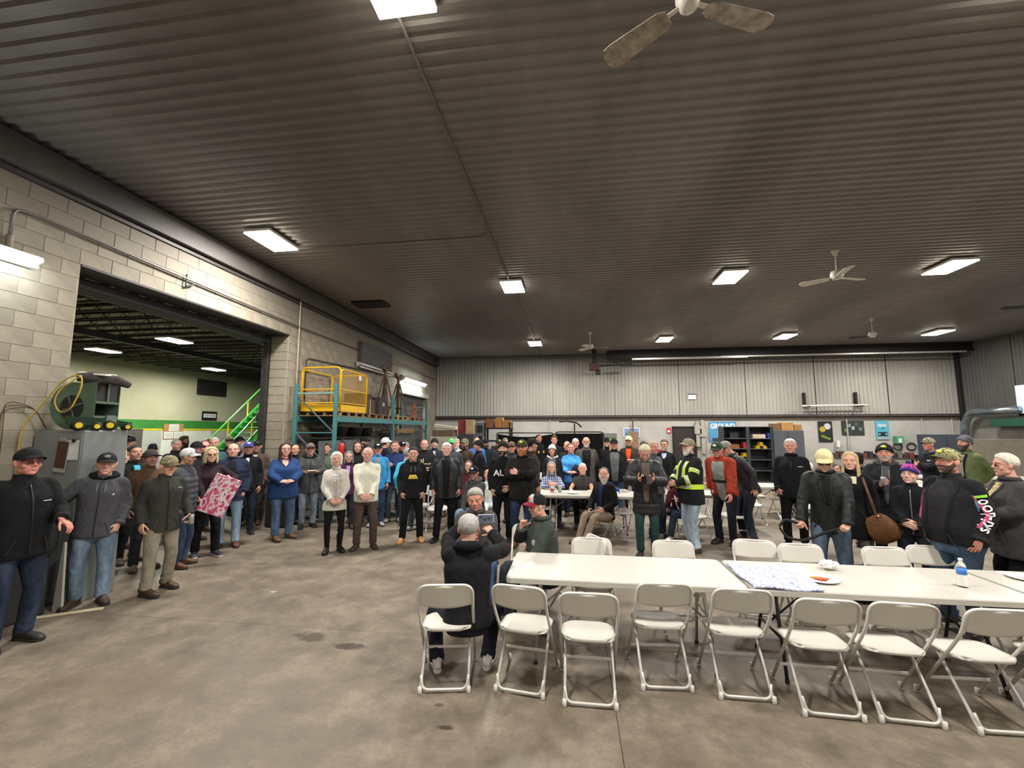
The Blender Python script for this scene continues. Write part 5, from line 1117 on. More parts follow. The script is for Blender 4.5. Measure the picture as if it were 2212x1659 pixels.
p('heavy bearded man in black snowmobile jacket with pink and teal sleeve panels', 2047, 973, 5.15, rel=-38, hy=-8, hp=-3, g=1.25, bl=.07, tc='191a1e', hem=-.06, shirt='232325', vb=-.05, vw=.10, hat='cap', hatc='8d8a62', hk='camo', hatc2='5c5a3e', logo='c8d84a', beard='stub', bc='4a3c34', skin='cf8674', stub=.5, hair='buzz', hc='4a3a30', legs='3c5064', lk='denim', shoe='boot', sc='2c241f', arms=(PK, PK), extra='snow', H=1.80)
p('man in camouflage cap and black sweatshirt with arms crossed, far right', 2006, 939, 10.2, rel=-55, hat='cap', hatc='84806a', hk='camo', hatc2='5a5642', top='hoodie', tc='121419', collar='hood', hood='4a4854', skin='cf8070', legs='5a7597', lk='denim', arms=('cross', 'cross'), text=[('▬', .1, .42, .05, 'd8d8e0')], H=1.84)
p('bearded man in olive green coat with grey scarf and grey knitted hat', 2083, 938, 9.2, rel=-45, hat='beanie', hatc='55555e', hair=None, beard='full', bc='2e2826', skin='b97f6c', tc='59653f', shirt='1b1b22', vb=-.1, vw=.07, extra='scarf', legs='16171c', arms=('behind', PK), H=1.9)
p('white-haired woman in charcoal quilted coat and patterned scarf at the right edge', 2172, 980, 5.6, rel=-62, hy=-6, fem=True, g=1.18, bl=.03, top='coat', tc='3c3c3b', hem=-.26, collar='fold', shirt='b8a878', shirt2='camo', vb=.3, vw=.06, hair='curly', hc='d6cfbe', gl='a05a48', skin='cf9684', stub=0, legs='101012', shoe='boot', sc='151515', arms=(A((.07, .25, .15), (-.8, .4, 0)), A((.08, .27, .13), (-.8, .4, 0))))
p('white-haired person far back left of the beige cap', 1746, 979, 12.0, rel=-20, hair='short', hc='e4dfd4', skin='d8a898', tc='2c2c30', H=1.45, sit=.46)
p('person in lime green cap seated far behind the white-haired man', 1684, 977, 12.0, rel=15, hat='cap', hatc='8fc83c', skin='c98c78', tc='24242a', sit=.46, H=1.5)
p('grey-haired person seated far behind beside the knitted hat', 1884, 987, 9.8, rel=-30, hair='short', hc='7a6a66', skin='cf8878', tc='3b3348', sit=.46, gl='151515', H=1.66)
p('dark-hooded person behind the blonde woman in black coat', 1851, 975, 8.4, rel=120, hat='hood', hatc='1c1c20', tc='1c1c20', skin='b08070', H=1.58)
p('person in brown coat seated behind the beige cap', 1799, 985, 10.4, rel=60, hair='buzz', hc='3a2c24', skin='c88c72', tc='3c2c26', sit=.46, H=1.7)
# ---- seated near the front table
p('grey-haired man in grey jacket over pink checked shirt, seated', 1028, 1042, 5.35, rel=4, hy=-10, ht=-6, sit=.46, lean=12, g=1.2, bl=.03, tc='4c4a49', collar='fold', shirt='c88f8c', shirt2='plaid', vb=.05, vw=.045, hair='quiff', hc='a8a49c', brow='4a4240', skin='d28c76', stub=.15, legs='4a6488', lk='denim', arms=(A((.16, .30, .06), (-.2, 1, -.3), (.2, .2, 1)), A((.16, .30, .06), (-.2, 1, -.3), (.2, .2, 1))), H=1.78)
p('older man in dark green jacket and red and grey cap, hand at his face', 1178, 1060, 5.0, rel=-68, hy=-4, hp=4, sit=.46, lean=6, g=1.2, bl=.04, tc='3c433d', kind='weave', collar='fold', hat='trucker', hatc='1c1a1b', hatc2='b9b4b0', logo='b03040', gl='a87a50', hair='buzz', hc='b8b0a8', skin='dd9f88', stub=.05, legs='33343a', arms=(A((.19, .30, .08), (-.3, 1, -.3), (.2, .2, 1)), A((.075, .16, .50), (-.15, -.3, 1), (.8, .5, .1), (.6, .9, -.9), 'fist')), text=[('◉', .12, .36, .075, 'b8bcb8')], extra='visor_red', H=1.70)
p('grey-haired man in black jacket seen from behind, raising a phone', 1011, 1143, 3.76, rel=178, hp=-2, sit=.455, lean=10, g=1.2, tc='131316', collar='hood', hood='101013', hair='full', hc='aaa5a2', skin='cf9480', legs='1c1e2a', shoe='sneaker', sc='dddbd6', sole='dddbd6', hem=-.22, arms=(A((.03, .30, .78), (-.5, .3, .6), (.2, -.8, .3), (1, .15, -.35), 'grip'), A((.22, .34, .67), (-.6, .35, .7), (.2, -.8, .3), (1, .15, -.35), 'grip')), foot=((.27, .06), (.19, .08)), extra='camera_phone', H=1.63)
spread()
for q in SPECS: build_person(*q)
# ---- finish the cloth: one evaluation for all, then freeze
dg = bpy.context.evaluated_depsgraph_get(); _new = [(o, bpy.data.meshes.new_from_object(o.evaluated_get(dg))) for o in TODO]
for o, me in _new:
    old = o.data; o.modifiers.clear(); o.data = me; me.name = o.name.split('.')[0]; me.polygons.foreach_set('use_smooth', [True]*len(me.polygons)); bpy.data.meshes.remove(old)
# ================================================================ furniture
def dup(root, loc, rz, label=None, group=None):
    r = root.copy(); COL.objects.link(r); r.location = loc; r.rotation_euler = (0, 0, rz)
    if label: r['label'] = label
    if group: r['group'] = group
    for ch in list(root.children):
        c = ch.copy(); COL.objects.link(c); c.parent = r
        for g in ch.children: d = g.copy(); COL.objects.link(d); d.parent = c
    return r
ORD_ = ['first', 'second', 'third', 'fourth', 'fifth', 'sixth', 'seventh']
m_pl = plain('d4d0c6', .42, var=.03, nsc=3); m_tube = plain('d2cfc8', .35, .1, var=.03)
def slab(fn, nu, nv, th):
    """two-sided curved sheet: fn(u, v) -> top point"""
    V = [];
    for lay in (0, 1):
        for i in range(nu+1):
            for j in range(nv+1): q = np.array(fn(i/nu, j/nv), float); q[2 if th > 0 else 1] -= abs(th)*lay; V.append(q)
    m = nv+1; q = (nu+1)*m; F = []
    for i in range(nu):
        for j in range(nv): a, b, c, d = i*m+j, (i+1)*m+j, (i+1)*m+j+1, i*m+j+1; F += [(a, b, c, d), (q+a, q+d, q+c, q+b)]
        F += [(i*m, q+i*m, q+(i+1)*m, (i+1)*m), (i*m+nv, (i+1)*m+nv, q+(i+1)*m+nv, q+i*m+nv)]
    for j in range(nv): F += [(j, j+1, q+j+1, q+j), (nu*m+j, q+nu*m+j, q+nu*m+j+1, nu*m+j+1)]
    return V, F
def make_chair():
    t = empty('folding_chair', (0, 0, 0), 0, 'x', 'chair')
    def seat(u, v):
        a, b = u*2-1, v*2-1; k = math.sqrt(max(0, 1-.42*abs(b)**6)); kk = math.sqrt(max(0, 1-.42*abs(a)**6)); x = a*.203*k*(1.0+.0*b); y = -.008+b*.206*kk
        return (x, y, .438-.014*(1-a*a)*(1-b*b)+.012*max(0, b)**2-.022*max(0, -b)**5-.008*abs(a)**8)
    link('seat', mesh_of('seat', *slab(seat, 12, 12, .022), True, m_pl), t)
    def back(u, v):
        a = u*2-1; x = a*.209; top = .799-.055*abs(a)**9; bot = .640-.022*(1-a*a)-.0*abs(a); z = bot+(top-bot)*v
        return (x, .213+(z-.62)*.294+.030*(1-a*a)*(1-.55*v), z)
    link('backrest', mesh_of('backrest', *slab(back, 14, 8, -.016), True, m_pl), t)
    pth = bend([(-.213, -.235, .008), (-.213, .215, .62), (-.213, .268, .80), (.213, .268, .80), (.213, .215, .62), (.213, -.235, .008)], .085, 6)
    MB().tube(pth, .0115, 10, ref=(0, 1, .3)).build('back_frame', m_tube, t, True)
    for s in (-1, 1):
        o = MB().tube(bend([(s*.186, .245, .008), (s*.182, .19, .08), (s*.176, -.07, .415)], .03, 3), .0112, 9, ref=(0, 1, .5)).build('leg', m_tube, t, True)
        for (x, y) in ((s*.186, .245), (s*.213, -.235)): MB().lathe([(.014, 0), (.0165, .006), (.015, .05)], (x, y, 0), 10).build('foot', m_pl, t, True)
        MB().box((s*.192, .02, .405), (.012, .05, .04)).build('hinge', m_tube, t)
    MB().tube(bend([(-.183, .205, .115), (-.168, .236, .024), (.168, .236, .024), (.183, .205, .115)], .06, 5), .0105, 9, ref=(0, 0, 1)).build('floor_bar', m_tube, t, True)
    MB().box((0, -.11, .175), (.415, .006, .022)).build('crossbar', m_tube, t)
    return t
CH = make_chair(); _first = [True]
def chair(x, y, rz, label, group=None):
    if _first[0]:
        _first[0] = False; CH.location = (x, y, 0); CH.rotation_euler = (0, 0, rz); CH['label'] = label
        if group: CH['group'] = group
        return CH
    return dup(CH, (x, y, 0), rz, label, group)
R_ = math.radians
near = [(-1.0, 3.44, 190, 'white folding chair under the photographing man, left end of the near row'), (-.43, 3.49, 172, 'white folding chair empty beside the photographing man'),
        (.10, 3.41, 180, 'third white folding chair of the near row, from the left'), (.70, 3.70, 184, 'white folding chair of the near row left of the dark table legs'),
        (1.26, 3.65, 180, 'white folding chair of the near row before the joint of the two tables'), (1.78, 3.52, 178, 'white folding chair of the near row below the blue patterned cloth'),
        (2.27, 3.52, 177, 'white folding chair of the near row below the plate of pizza'), (2.83, 3.49, 182, 'white folding chair of the near row at the lower right corner'), (3.42, 3.52, 180, 'white folding chair cut off by the right edge of the picture')]
for x, y, r, l in near: a = R_(r); chair(x+math.sin(a)*.245*1, y-math.cos(a)*.245, a, l, 'white folding chairs in the near row')
g = 'white folding chairs behind the front tables'
for hx, ty, l, r in ((1277, 1163, 'white folding chair behind the front table, nearest the green jacket', 0), (1452, 1176, 'white folding chair behind the left table, below the man with the phone', 2), (1627, 1167, 'white folding chair behind the table joint, left of a touching pair', -6),
                  (1725, 1176, 'white folding chair behind the crumpled napkin, right of a touching pair', 0), (2005, 1180, 'white folding chair behind the table, in front of the snowmobile jacket', -4), (2190, 1150, 'white folding chair standing back at the right edge', 24)):
    q = pz(hx, ty, .80); a = R_(r); yy = max(q[1], 5.08); chair(py(hx, ty, yy)[0]+math.sin(a)*.27, yy-.27, a, l, g)
chair(3.16, 4.83, R_(2), 'white folding chair pushed closest to the table right of the napkin', g)
g = 'white folding chairs in the middle of the hall'
mids = [(1345, 1152, 10, 'empty white folding chair right of the khaki trousers'), (1302, 1152, -42, 'white folding chair carrying the long-bearded man'), (1500, 1163, 24, 'white folding chair right of the seated woman in maroon'), (1585, 1163, -8, 'white folding chair gripped by the man in the red jacket'),
        (1622, 1132, 8, 'white folding chair left of the leather-jacketed man leaning forward'), (945, 1143, 14, 'white folding chair between the yellow print and the leather coat'), (905, 1136, -30, 'white folding chair behind the man with tan boots'), (1180, 1140, 0, 'white folding chair left of the long table leg'),
        (1218, 1082, 180, 'white folding chair of the woman in blue plaid'), (1262, 1082, 180, 'white folding chair of the bald man in the T-shirt'), (1345, 1080, 170, 'white folding chair behind the long table, right end'), (1030, 1148, -30, 'white folding chair of the man in the grey hooded sweatshirt'),
        (1690, 1120, 190, 'white folding chair behind the tall white-haired man'), (1760, 1140, -10, 'white folding chair behind the beige-capped man, left'), (1020, 1108, 0, 'white folding chair of the woman in maroon'), (820, 1120, 20, 'white folding chair behind the man in navy sweatshirt')]
for hx, fy, r, l in mids:
    q = pz(hx, fy, 0); a = R_(r); chair(q[0], q[1], a, l, g)
# the chairs of the two men seated behind the front table, and further rows at the back
chair(-.55, 5.42, R_(2), 'white folding chair under the man in the grey jacket'); chair(.02, 5.03, R_(-62), 'white folding chair under the man in the dark green jacket')
g = 'white folding chairs at the far tables'
ORD = ['first', 'second', 'third', 'fourth', 'fifth', 'sixth', 'seventh', 'eighth', 'ninth', 'tenth', 'eleventh', 'twelfth', 'thirteenth', 'fourteenth', 'fifteenth', 'sixteenth']
def free(x, y, w_, d_):
    for k in range(40):
        for s in (1, -1):
            yy = y+s*k*.12
            if yy < 9.6 or yy > 18.5: continue
            if all(abs(P.X-x) > w_ or abs(P.Y-yy) > d_ for P in PEOPLE): return yy
    return None
_c = []
for i, (x, y, r) in enumerate([(5.2, 10.6, 0), (5.9, 10.7, 8), (4.4, 12.9, 170), (6.1, 12.9, 186), (8.2, 11.6, 10), (9.4, 12.2, -5), (7.0, 9.6, 20), (2.9, 10.9, 180), (9.9, 9.2, 30), (11.0, 11.5, 0), (2.2, 9.8, 185), (-2.6, 12.2, 10), (-.8, 12.6, 0)]):
    y = free(x, y, .45, .5)
    if y: _c.append((x/y, x, y, r))
for i, (_, x, y, r) in enumerate(sorted(_c)): chair(x, y, R_(r), ORD[i]+' white folding chair from the left in the far rows', g)
# folding tables
def rrect(x0, x1, y0, y1, r, n=5):
    P = []
    for cx, cy, a0 in ((x1-r, y1-r, 0), (x0+r, y1-r, 90), (x0+r, y0+r, 180), (x1-r, y0+r, 270)):
        for k in range(n+1): a = R_(a0+90*k/n); P.append((cx+r*math.cos(a), cy+r*math.sin(a)))
    return P
def table(label, x, y, L, Wd, legm, rz=0, group='white folding tables', top=None):
    t = empty('folding_table', (x, y, 0), rz, label, 'table', group); h = .74; top = top or plain('bcb8ae', .45, var=.04, nsc=3); mb = MB(); rings = [(.0, h-.046, 0), (.0, h-.008, 0), (.006, h, 0)]
    V = []; F = []; P0 = rrect(-L/2, L/2, -Wd/2, Wd/2, .05); n = len(P0)
    for ins, z, _ in rings:
        k = np.array(P0); k = k*np.array(((L-2*ins)/L, (Wd-2*ins)/Wd)); V += [(a, b, z) for a, b in k]
    for i in range(2):
        for j in range(n): F.append((i*n+j, i*n+(j+1) % n, (i+1)*n+(j+1) % n, (i+1)*n+j))
    F += [tuple(range(n))[::-1], tuple(range(2*n, 3*n))]
    link('tabletop', mesh_of('tabletop', V, F, False, top), t)
    MB().box2((-L/2+.12, -Wd/2+.06, h-.07), (L/2-.12, -Wd/2+.085, h-.046)).box2((-L/2+.12, Wd/2-.085, h-.07), (L/2-.12, Wd/2-.06, h-.046)).build('apron_rail', legm, t)
    for s in (-1, 1):
        x0 = s*(L/2-.28)
        for q in (-1, 1):
            o = MB().tube(bend([(x0, q*.10, h-.06), (x0+s*.01, q*.14, .5), (x0+s*.03, q*.29, .02)], .12, 5), .0135, 10, ref=(1, 0, 0)).build('leg', legm, t, True)
            MB().lathe([(.017, 0), (.018, .02), (.015, .03)], (x0+s*.03, q*.29, 0), 10).build('foot_cap', m_dark, o)
        MB().tube([(x0+s*.02, -.2, .3), (x0+s*.02, .2, .3)], .011, 8).build('crossbar', legm, t, True)
        MB().tube([(x0+s*.005, 0, .36), (x0-s*.18, 0, .52), (x0-s*.42, 0, h-.055)], .009, 8, ref=(0, 1, 0)).tube([(x0+s*.012, -.13, .42), (x0+s*.012, .13, .42)], .009, 6).build('brace', legm, t, True)
    return t
m_ltube = plain('b9b7b0', .35, .4); m_dtube = plain('2e2c2c', .45, .3)
table('long white folding table at the left of the near row, beside the photographer', .40, 4.25, 1.98, .80, m_ltube)
table('white folding table with blue cloth, pizza plate and bottle on it', 2.44, 4.24, 2.04, .80, m_dtube); table('white folding table at the right edge carrying the empty plate', 4.50, 4.24, 2.0, .80, m_ltube)
table('white folding table in the middle with a red cup on it', .27, 9.08, 2.0, .76, m_ltube); table('white folding table right of the phone reader', 2.75, 9.5, 1.9, .76, m_ltube)
g = 'white folding tables far back among the people'
_c = []
for x, y, r in ((4.9, 10.2, 0), (7.2, 11.5, 0), (9.8, 10.6, 0), (9.4, 13.8, 0), (12.0, 13.6, 0)):
    y = free(x, y, 1.2, .62)
    if y: _c.append((x/y, x, y))
for i, (_, x, y) in enumerate(sorted(_c)): table(ORD[i]+' white folding table from the left in the far rows', x, y, 1.83, .76, m_dtube if x > 5 else m_ltube, 0, g)
# on the front tables
bl = bpy.data.materials.new('blue_floral_cloth'); bl.use_nodes = True; t_ = bl.node_tree; b_ = t_.nodes['Principled BSDF']; v_ = tex_coord(t_, (1, 1, 1))
n1 = noise(t_, v_, 34, 2, .5); c_ = ramp(t_, n1, [(.0, lin('7a80b8')), (.38, lin('dedeea')), (.465, lin('6a70b0')), (.495, lin('e6e6f0')), (.56, lin('9a9ec8'))], 'CONSTANT'); t_.links.new(c_, b_.inputs['Base Color']); b_.inputs['Roughness'].default_value = .8
def clothf(u, v): x = 1.42+u*.52; y = 3.84+v*.60; return (x-.02*v+.012*math.sin(v*9), y, .752+.009*math.sin(u*7+v*2)+.006*math.sin(v*15)*math.sin(u*11)+.006)
o = link('patterned_cloth', mesh_of('patterned_cloth', *slab(clothf, 20, 20, .012), True, bl)); tag(o, 'folded blue and white floral cloth lying on the front table', 'cloth')
plate_food('paper_plate', 'white paper plate with half-eaten pizza on the front table', (2.06, 4.16, .74), .15, ('c2622a', 'd98a3c', 'a8341f', 'd9a04a', 'bf4a24'), .4, 8)
tp = plate_food('paper_plate', 'white paper plate with a crumpled napkin at the right end of the table', (3.82, 4.42, .74), .125, ('e4e2dd',), 0, 3)
def crumple(name, label, loc, r, seed):
    V, F = ell((0, 0, 0), (r, r*.8, r*.6), 9); V = np.array(V); k = np.array([noise_v(v*38+seed) for v in V]); V = V*(1+k[:, None]*.55); V[:, 2] -= V[:, 2].min(); o = link(name, mesh_of(name, V, F, False, plain('ebe8e4', .7, var=.04)))
    o.location = loc; tag(o, label, 'napkin'); return o
from mathutils import noise as mn
def noise_v(v): return mn.noise(Vector([float(q) for q in v]))
crumple('crumpled_napkin', 'crumpled white paper napkin behind the pizza plate on the table', (2.30, 4.46, .74), .07, 3)
def bottle(label, loc, s=1, col=None):
    t = empty('water_bottle', loc, 0, label, 'bottle'); m, tt, bb = nt('clear_plastic'); bb.inputs['Transmission Weight'].default_value = .95; bb.inputs['Roughness'].default_value = .05; bb.inputs['IOR'].default_value = 1.2; bb.inputs['Base Color'].default_value = (.93, .96, .98, 1)
    pr = [(.028, 0), (.032, .004), (.030, .02), (.032, .035), (.0295, .05), (.032, .065), (.0295, .08), (.032, .095), (.032, .15), (.030, .17), (.016, .195), (.0125, .20), (.0125, .212)]
    MB().lathe([(a*s, b*s) for a, b in pr], n=20).build('bottle_body', m, t, True); MB().lathe([(.0325*s, .10*s), (.0325*s, .15*s)], n=20).build('paper_label', plain('3f7fd0', .4), t, True)
    MB().lathe([(.0145*s, .205*s), (.0145*s, .222*s), (.012*s, .224*s)], n=14).build('cap', m_white, t, True); return t
bottle('clear plastic water bottle with blue label on the front table', (3.12, 4.13, .74))
# middle table
t = empty('paper_cup', (-.42, 9.05, .74), 0, 'white and red paper cup on the middle table', 'cup'); MB().lathe([(.032, 0), (.043, .12), (.045, .122), (.04, .12)], n=16).build('cup_body', m_white, t, True); MB().lathe([(.0365, .03), (.0425, .08)], n=16).build('red_band', plain('b8323a', .5), t, True)
t = empty('paper_cup', (-.27, 9.1, .74), 0, 'pale green and white paper cup beside the red one on the middle table', 'cup'); MB().lathe([(.032, 0), (.043, .12), (.045, .122)], n=16).build('cup_body', plain('a8cdb8', .5), t, True)
plate_food('paper_plate', 'white paper plate in front of the woman in blue plaid', (.0, 9.0, .74), .12, ('e6e2da', 'd9a45a')); plate_food('paper_plate', 'white paper plate in front of the bald man in grey T-shirt', (.62, 8.98, .74), .12, ('e6e4e0', 'c9c4ba'))
t = empty('drink_can', (.88, 9.0, .74), 0, 'blue drink can at the right end of the middle table', 'can'); MB().lathe([(.026, 0), (.033, .01), (.033, .11), (.027, .12)], n=16).build('can_body', plain('2f4aa0', .3, .4), t, True); MB().lathe([(.026, .12), (.027, .123)], n=16).build('lid', plain('d8d8da', .3, .8), t)
crumple('crumpled_napkin', 'crumpled napkin on the middle table beside the blue can', (.45, 9.1, .74), .05, 9)
# floral board held by the blonde woman, small white scrap on the floor
fl = bpy.data.materials.new('pink_floral_print'); fl.use_nodes = True; t_ = fl.node_tree; b_ = t_.nodes['Principled BSDF']; v_ = tex_coord(t_, (1, 1, .7)); n1 = noise(t_, v_, 13, 3, .5)
vo = t_.nodes.new('ShaderNodeTexVoronoi'); vo.inputs['Scale'].default_value = 17; t_.links.new(v_, vo.inputs['Vector'])
c_ = ramp(t_, n1, [(.0, lin('b8304e')), (.42, lin('d0587c')), (.49, lin('ecc8d2')), (.54, lin('ece4e6')), (.60, lin('d87c98')), (.66, lin('a82c4c'))]); c_ = mixc(t_, ramp(t_, vo.outputs['Distance'], [(.16, (.9,)*3), (.24, (0, 0, 0))]), c_, lin('2c2026'))
t_.links.new(c_, b_.inputs['Base Color']); b_.inputs['Roughness'].default_value = .5
q = py(474, 1070, 6.16); V, F = slab(lambda u, v: ((u-.5)*.37, 0, (v-.5)*.6), 2, 2, -.02); b0 = MB().box((0, 0, 0), (.37, .022, .60), ch=.006)
o = b0.build('floral_board', fl); o.location = q; o.rotation_euler = (.05, R_(24), R_(36)); tag(o, 'pink, white and black floral gift bag held by the blonde woman', 'gift bag')
MB().box((0, 0, 0), (.05, .02, .003)).add(*MB().box((.018, .018, 0), (.012, .035, .003)).V and (MB().box((.018, .018, 0), (.012, .035, .003)).V, MB().box((.018, .018, 0), (.012, .035, .003)).F)).build('paper_scrap', m_white).location = (-3.72, 5.17, .003)
tag(bpy.data.objects['paper_scrap'], 'tiny white paper scrap lying on the bare concrete floor', 'scrap')
# ================================================================ ceiling things
m_glow = emis('fff4e0', 26, 'lamp_diffuser'); m_glow2 = emis('f4ffe8', 18, 'lamp_diffuser')
lab = ['big bright ceiling panel at the top edge above the conduit', 'bright ceiling panel near the left wall above the opening', 'bright ceiling panel on the long conduit line, middle row', 'bright ceiling panel left of the white ceiling fan, middle row', 'bright ceiling panel right of the white ceiling fan, middle row', 'ceiling panel of the far row, at the end of the conduit', 'ceiling panel of the far row, second from the left', 'ceiling panel of the far row, third from the left', 'ceiling panel of the far row, rightmost']
def clight(x, y, z, label, glow, drop=None):
    t = empty('ceiling_light', (x, y, z), 0, label, 'lamp', 'ceiling light panels')
    MB().box2((-.25, -.40, -.06), (.25, .40, -.0), ch=.01).build('housing', m_white, t); MB().box2((-.245, -.395, -.078), (.245, .395, -.058), ch=.004).build('diffuser', glow, t)
    for s in (-1, 1): MB().rod((0, s*.3, 0), (0, s*.3, drop or .03), .006, 6).build('hanger', m_steel, t)
for i, (x, y) in enumerate(PANELS): clight(x, y, CEIL-.03, lab[i], m_glow)
for (x, y) in HIDDEN_PANELS: clight(x, y, CEIL-.03, 'ceiling panel of the same kind outside the picture', m_glow)
for (x, y), l in zip(BAY_PANELS, ('large bright lamp in the bay beyond the opening, nearest', 'bay lamp left of the nearest one, further in', 'bay lamp furthest right, above the black sign')): clight(x, y, 4.7, l, m_glow2, .2)
def fan(x, y, z, r, a0, label, m, mb_, hub=.11, drop=.6):
    t = empty('ceiling_fan', (x, y, z), R_(a0), label, 'ceiling fan', 'ceiling fans')
    MB().lathe([(.02, .14), (hub*.9, .12), (hub, .06), (hub, .03), (hub*.75, .0), (hub*.72, -.03), (hub*.3, -.04)][::-1], n=24).build('motor', m, t, True); MB().rod((0, 0, .12), (0, 0, drop-.06), .013, 8).build('rod', m, t); MB().lathe([(.02, drop-.12), (.07, drop-.02), (.07, drop)], n=16).build('canopy', m, t, True)
    for k in range(3):
        R = rotm(R_(12), 0, 0); Rz = rotm(0, 0, R_(120*k)); c = [(r*.22, .05), (r*.3, .075), (r*.85, .095), (r*.95, .085), (r, .04), (r, -.04), (r*.95, -.085), (r*.85, -.095), (r*.3, -.075), (r*.22, -.05)]
        o = MB().prism(c, -.004, .004).xf(R).xf(Rz).build('blade', mb_, t); MB().box((r*.18, 0, .012), (r*.2, .035, .008)).xf(Rz).build('blade_arm', m, t)
m_fb = dirty('dusty_blade', '6f6253', 'a89c8c', 'c9c0b2', 9, .7); m_fw = plain('cfc9bd', .45); 
fan(.83, 2.80, 4.90, .66, 22, 'large ceiling fan with dirt-streaked blades at the top of the picture', m_fw, m_fb, .085)
fan(5.13, 8.91, 4.95, .62, 20, 'white ceiling fan between the two right lamps of the middle row', m_fw, m_fw, drop=.55); fan(.68, 15.42, 4.93, .62, 5, 'white ceiling fan over the far wall near the dark red hoist', m_fw, m_fw, drop=.57)
fan(9.33, 14.68, 4.93, .62, 40, 'ceiling fan far back between the two rightmost far lamps', m_fw, m_steel, drop=.57); fan(10.9, 11.6, 4.93, .62, 170, 'dark ceiling fan cut off by the right edge of the picture', m_dark, m_dark, drop=.57)
# conduits
m_cond = plain('6e6864', .5, .3)
def pipe(name, label, P, r, m, cat='conduit', rad=.1): o = MB().tube(bend(P, rad, 4), r, 8, ref=(.3, .5, .8)).build(name, m, None, True); return tag(o, label, cat)
pipe('ceiling_conduit', 'long straight conduit running along the ceiling to the far wall', [(-1.4, 2.2, 5.47), (-1.4, 19.9, 5.47)], .016, m_cond); pipe('ceiling_conduit', 'thin cable branching left from the ceiling conduit', [(-1.45, 7.2, 5.47), (-1.6, 7.3, 5.47), (-4.9, 7.35, 5.47)], .007, m_steel)
pipe('wall_conduit', 'conduit running above the opening along the left wall', [(-6.40, 3.95, 4.2), (-6.40, 3.95, 4.58), (-6.40, 4.2, 4.60), (-6.40, 9.3, 4.46), (-6.40, 19.8, 4.4)], .017, m_cond)
pipe('wall_conduit', 'vertical pale conduit beside the opening behind the rack', [(-6.40, 9.32, 5.1), (-6.40, 9.32, 2.2)], .016, plain('b5ad9e', .5)); pipe('wall_conduit', 'dark conduit sloping over the yellow work cage', [(-6.38, 9.62, 2.6), (-6.38, 9.62, 3.75), (-6.38, 15.6, 3.98)], .016, m_steel, rad=.15)
pipe('wall_conduit', 'vertical conduit near the tube light at the left edge', [(-6.40, 3.95, 4.25), (-6.40, 3.95, 4.06)], .03, m_block)
t = empty('wall_bracket', px(400, 606, -6.42), 0, 'small black steel bracket on the blocks above the opening', 'bracket'); MB().box((.02, 0, 0), (.02, .02, .22)).build('upright', m_dark, t); MB().bar((.02, 0, -.1), (.02, .16, -.02), .03, .03, (1, 0, 0)).build('hook', m_dark, t)
o = MB().box2((-6.44, 12.25, 4.06), (-6.30, 14.5, 4.72)).build('wall_heater', plain('4b4844', .6, var=.2)); tag(o, 'dark rectangular panel high on the left wall above the jack stands', 'panel')
def tubelamp(y0, y1, z, label, lit):
    t = empty('tube_lamp', (-6.40, (y0+y1)/2, z), 0, label, 'lamp'); L = y1-y0
    MB().prism([(0, -.09), (.16, -.02), (.16, .03), (0, .07)], -L/2, L/2, 1).build('housing', m_lowwall, t)
    for k in (0, 1): MB().tube([(.19-.06*k, -L/2+.03, -.02-.07*k), (.19-.06*k, L/2-.03, -.02-.07*k)], .019, 10, ref=(0, 0, 1)).build('tube', emis('eafcff', 24, 'tube_glow') if lit else m_white, t, True)
tubelamp(3.0, 4.18, 4.02, 'lit fluorescent lamp on the block wall at the left edge', True); tubelamp(15.6, 17.95, 3.98, 'lit fluorescent lamp above the dark roll-up door', True); tubelamp(12.1, 14.4, 4.0, 'unlit fluorescent lamp above the jack stands', False)
o = MB().box((0, 0, 0), (.9, .55, .06)).build('ceiling_vent', m_dark); o.location = (-5.45, 11.0, 5.46); tag(o, 'dark square vent grille in the ceiling near the left wall', 'vent')
for k in range(5): MB().box((0, -.2+k*.1, -.035), (.85, .03, .02)).build('slat', m_steel, o)
# ================================================================ pallet rack and its load
m_teal = plain('4a8082', .5, .1, var=.12, nsc=8); t = empty('pallet_rack', (0, 0, 0), 0, 'teal pallet rack against the left wall carrying the yellow cage', 'rack')
for y in (9.2, 12.4, 15.42):
    for x in (-5.32, -6.3):
        o = MB().box2((x-.04, y-.035, 0), (x+.04, y+.035, 3.06), ch=.006).build('upright', m_teal, t); hb_ = MB()
        for k in range(38): hb_.box((x+.0405, y, .12+k*.078), (.002, .018, .03), ch=.0005)
        hb_.build('slot', m_dark, o); MB().box((x, y, .006), (.13, .12, .012)).build('base_plate', m_teal, o)
    for k in range(3): MB().bar((-5.34, y, .25+k*.85), (-6.28, y, .25+k*.85), .03, .03).build('strut', m_teal, t); MB().bar((-5.34, y, .25+k*.85), (-6.28, y, 1.1+k*.85), .03, .03, (0, 1, 0)).build('diagonal_strut', plain('4b5a60', .5), t)
    MB().bar((-5.34, y, 2.85), (-6.28, y, 2.85), .03, .04).build('top_strut', plain('7ba09e', .5), t)
for x in (-5.32, -6.3):
    for y0, y1 in ((9.235, 12.365), (12.435, 15.385)):
        for z in ((2.26,) if 1 else ()): MB().box2((x-.025, y0, z-.065), (x+.025, y1, z+.065)).build('beam', m_teal, t)
MB().box2((-5.35, 9.25, 1.06), (-5.3, 12.36, 1.12)).build('low_beam', m_teal, t)
MB().box2((-6.28, 9.3, 2.33), (-5.36, 10.9, 2.35)).build('deck_board', plain('8a6a52', .8), t)
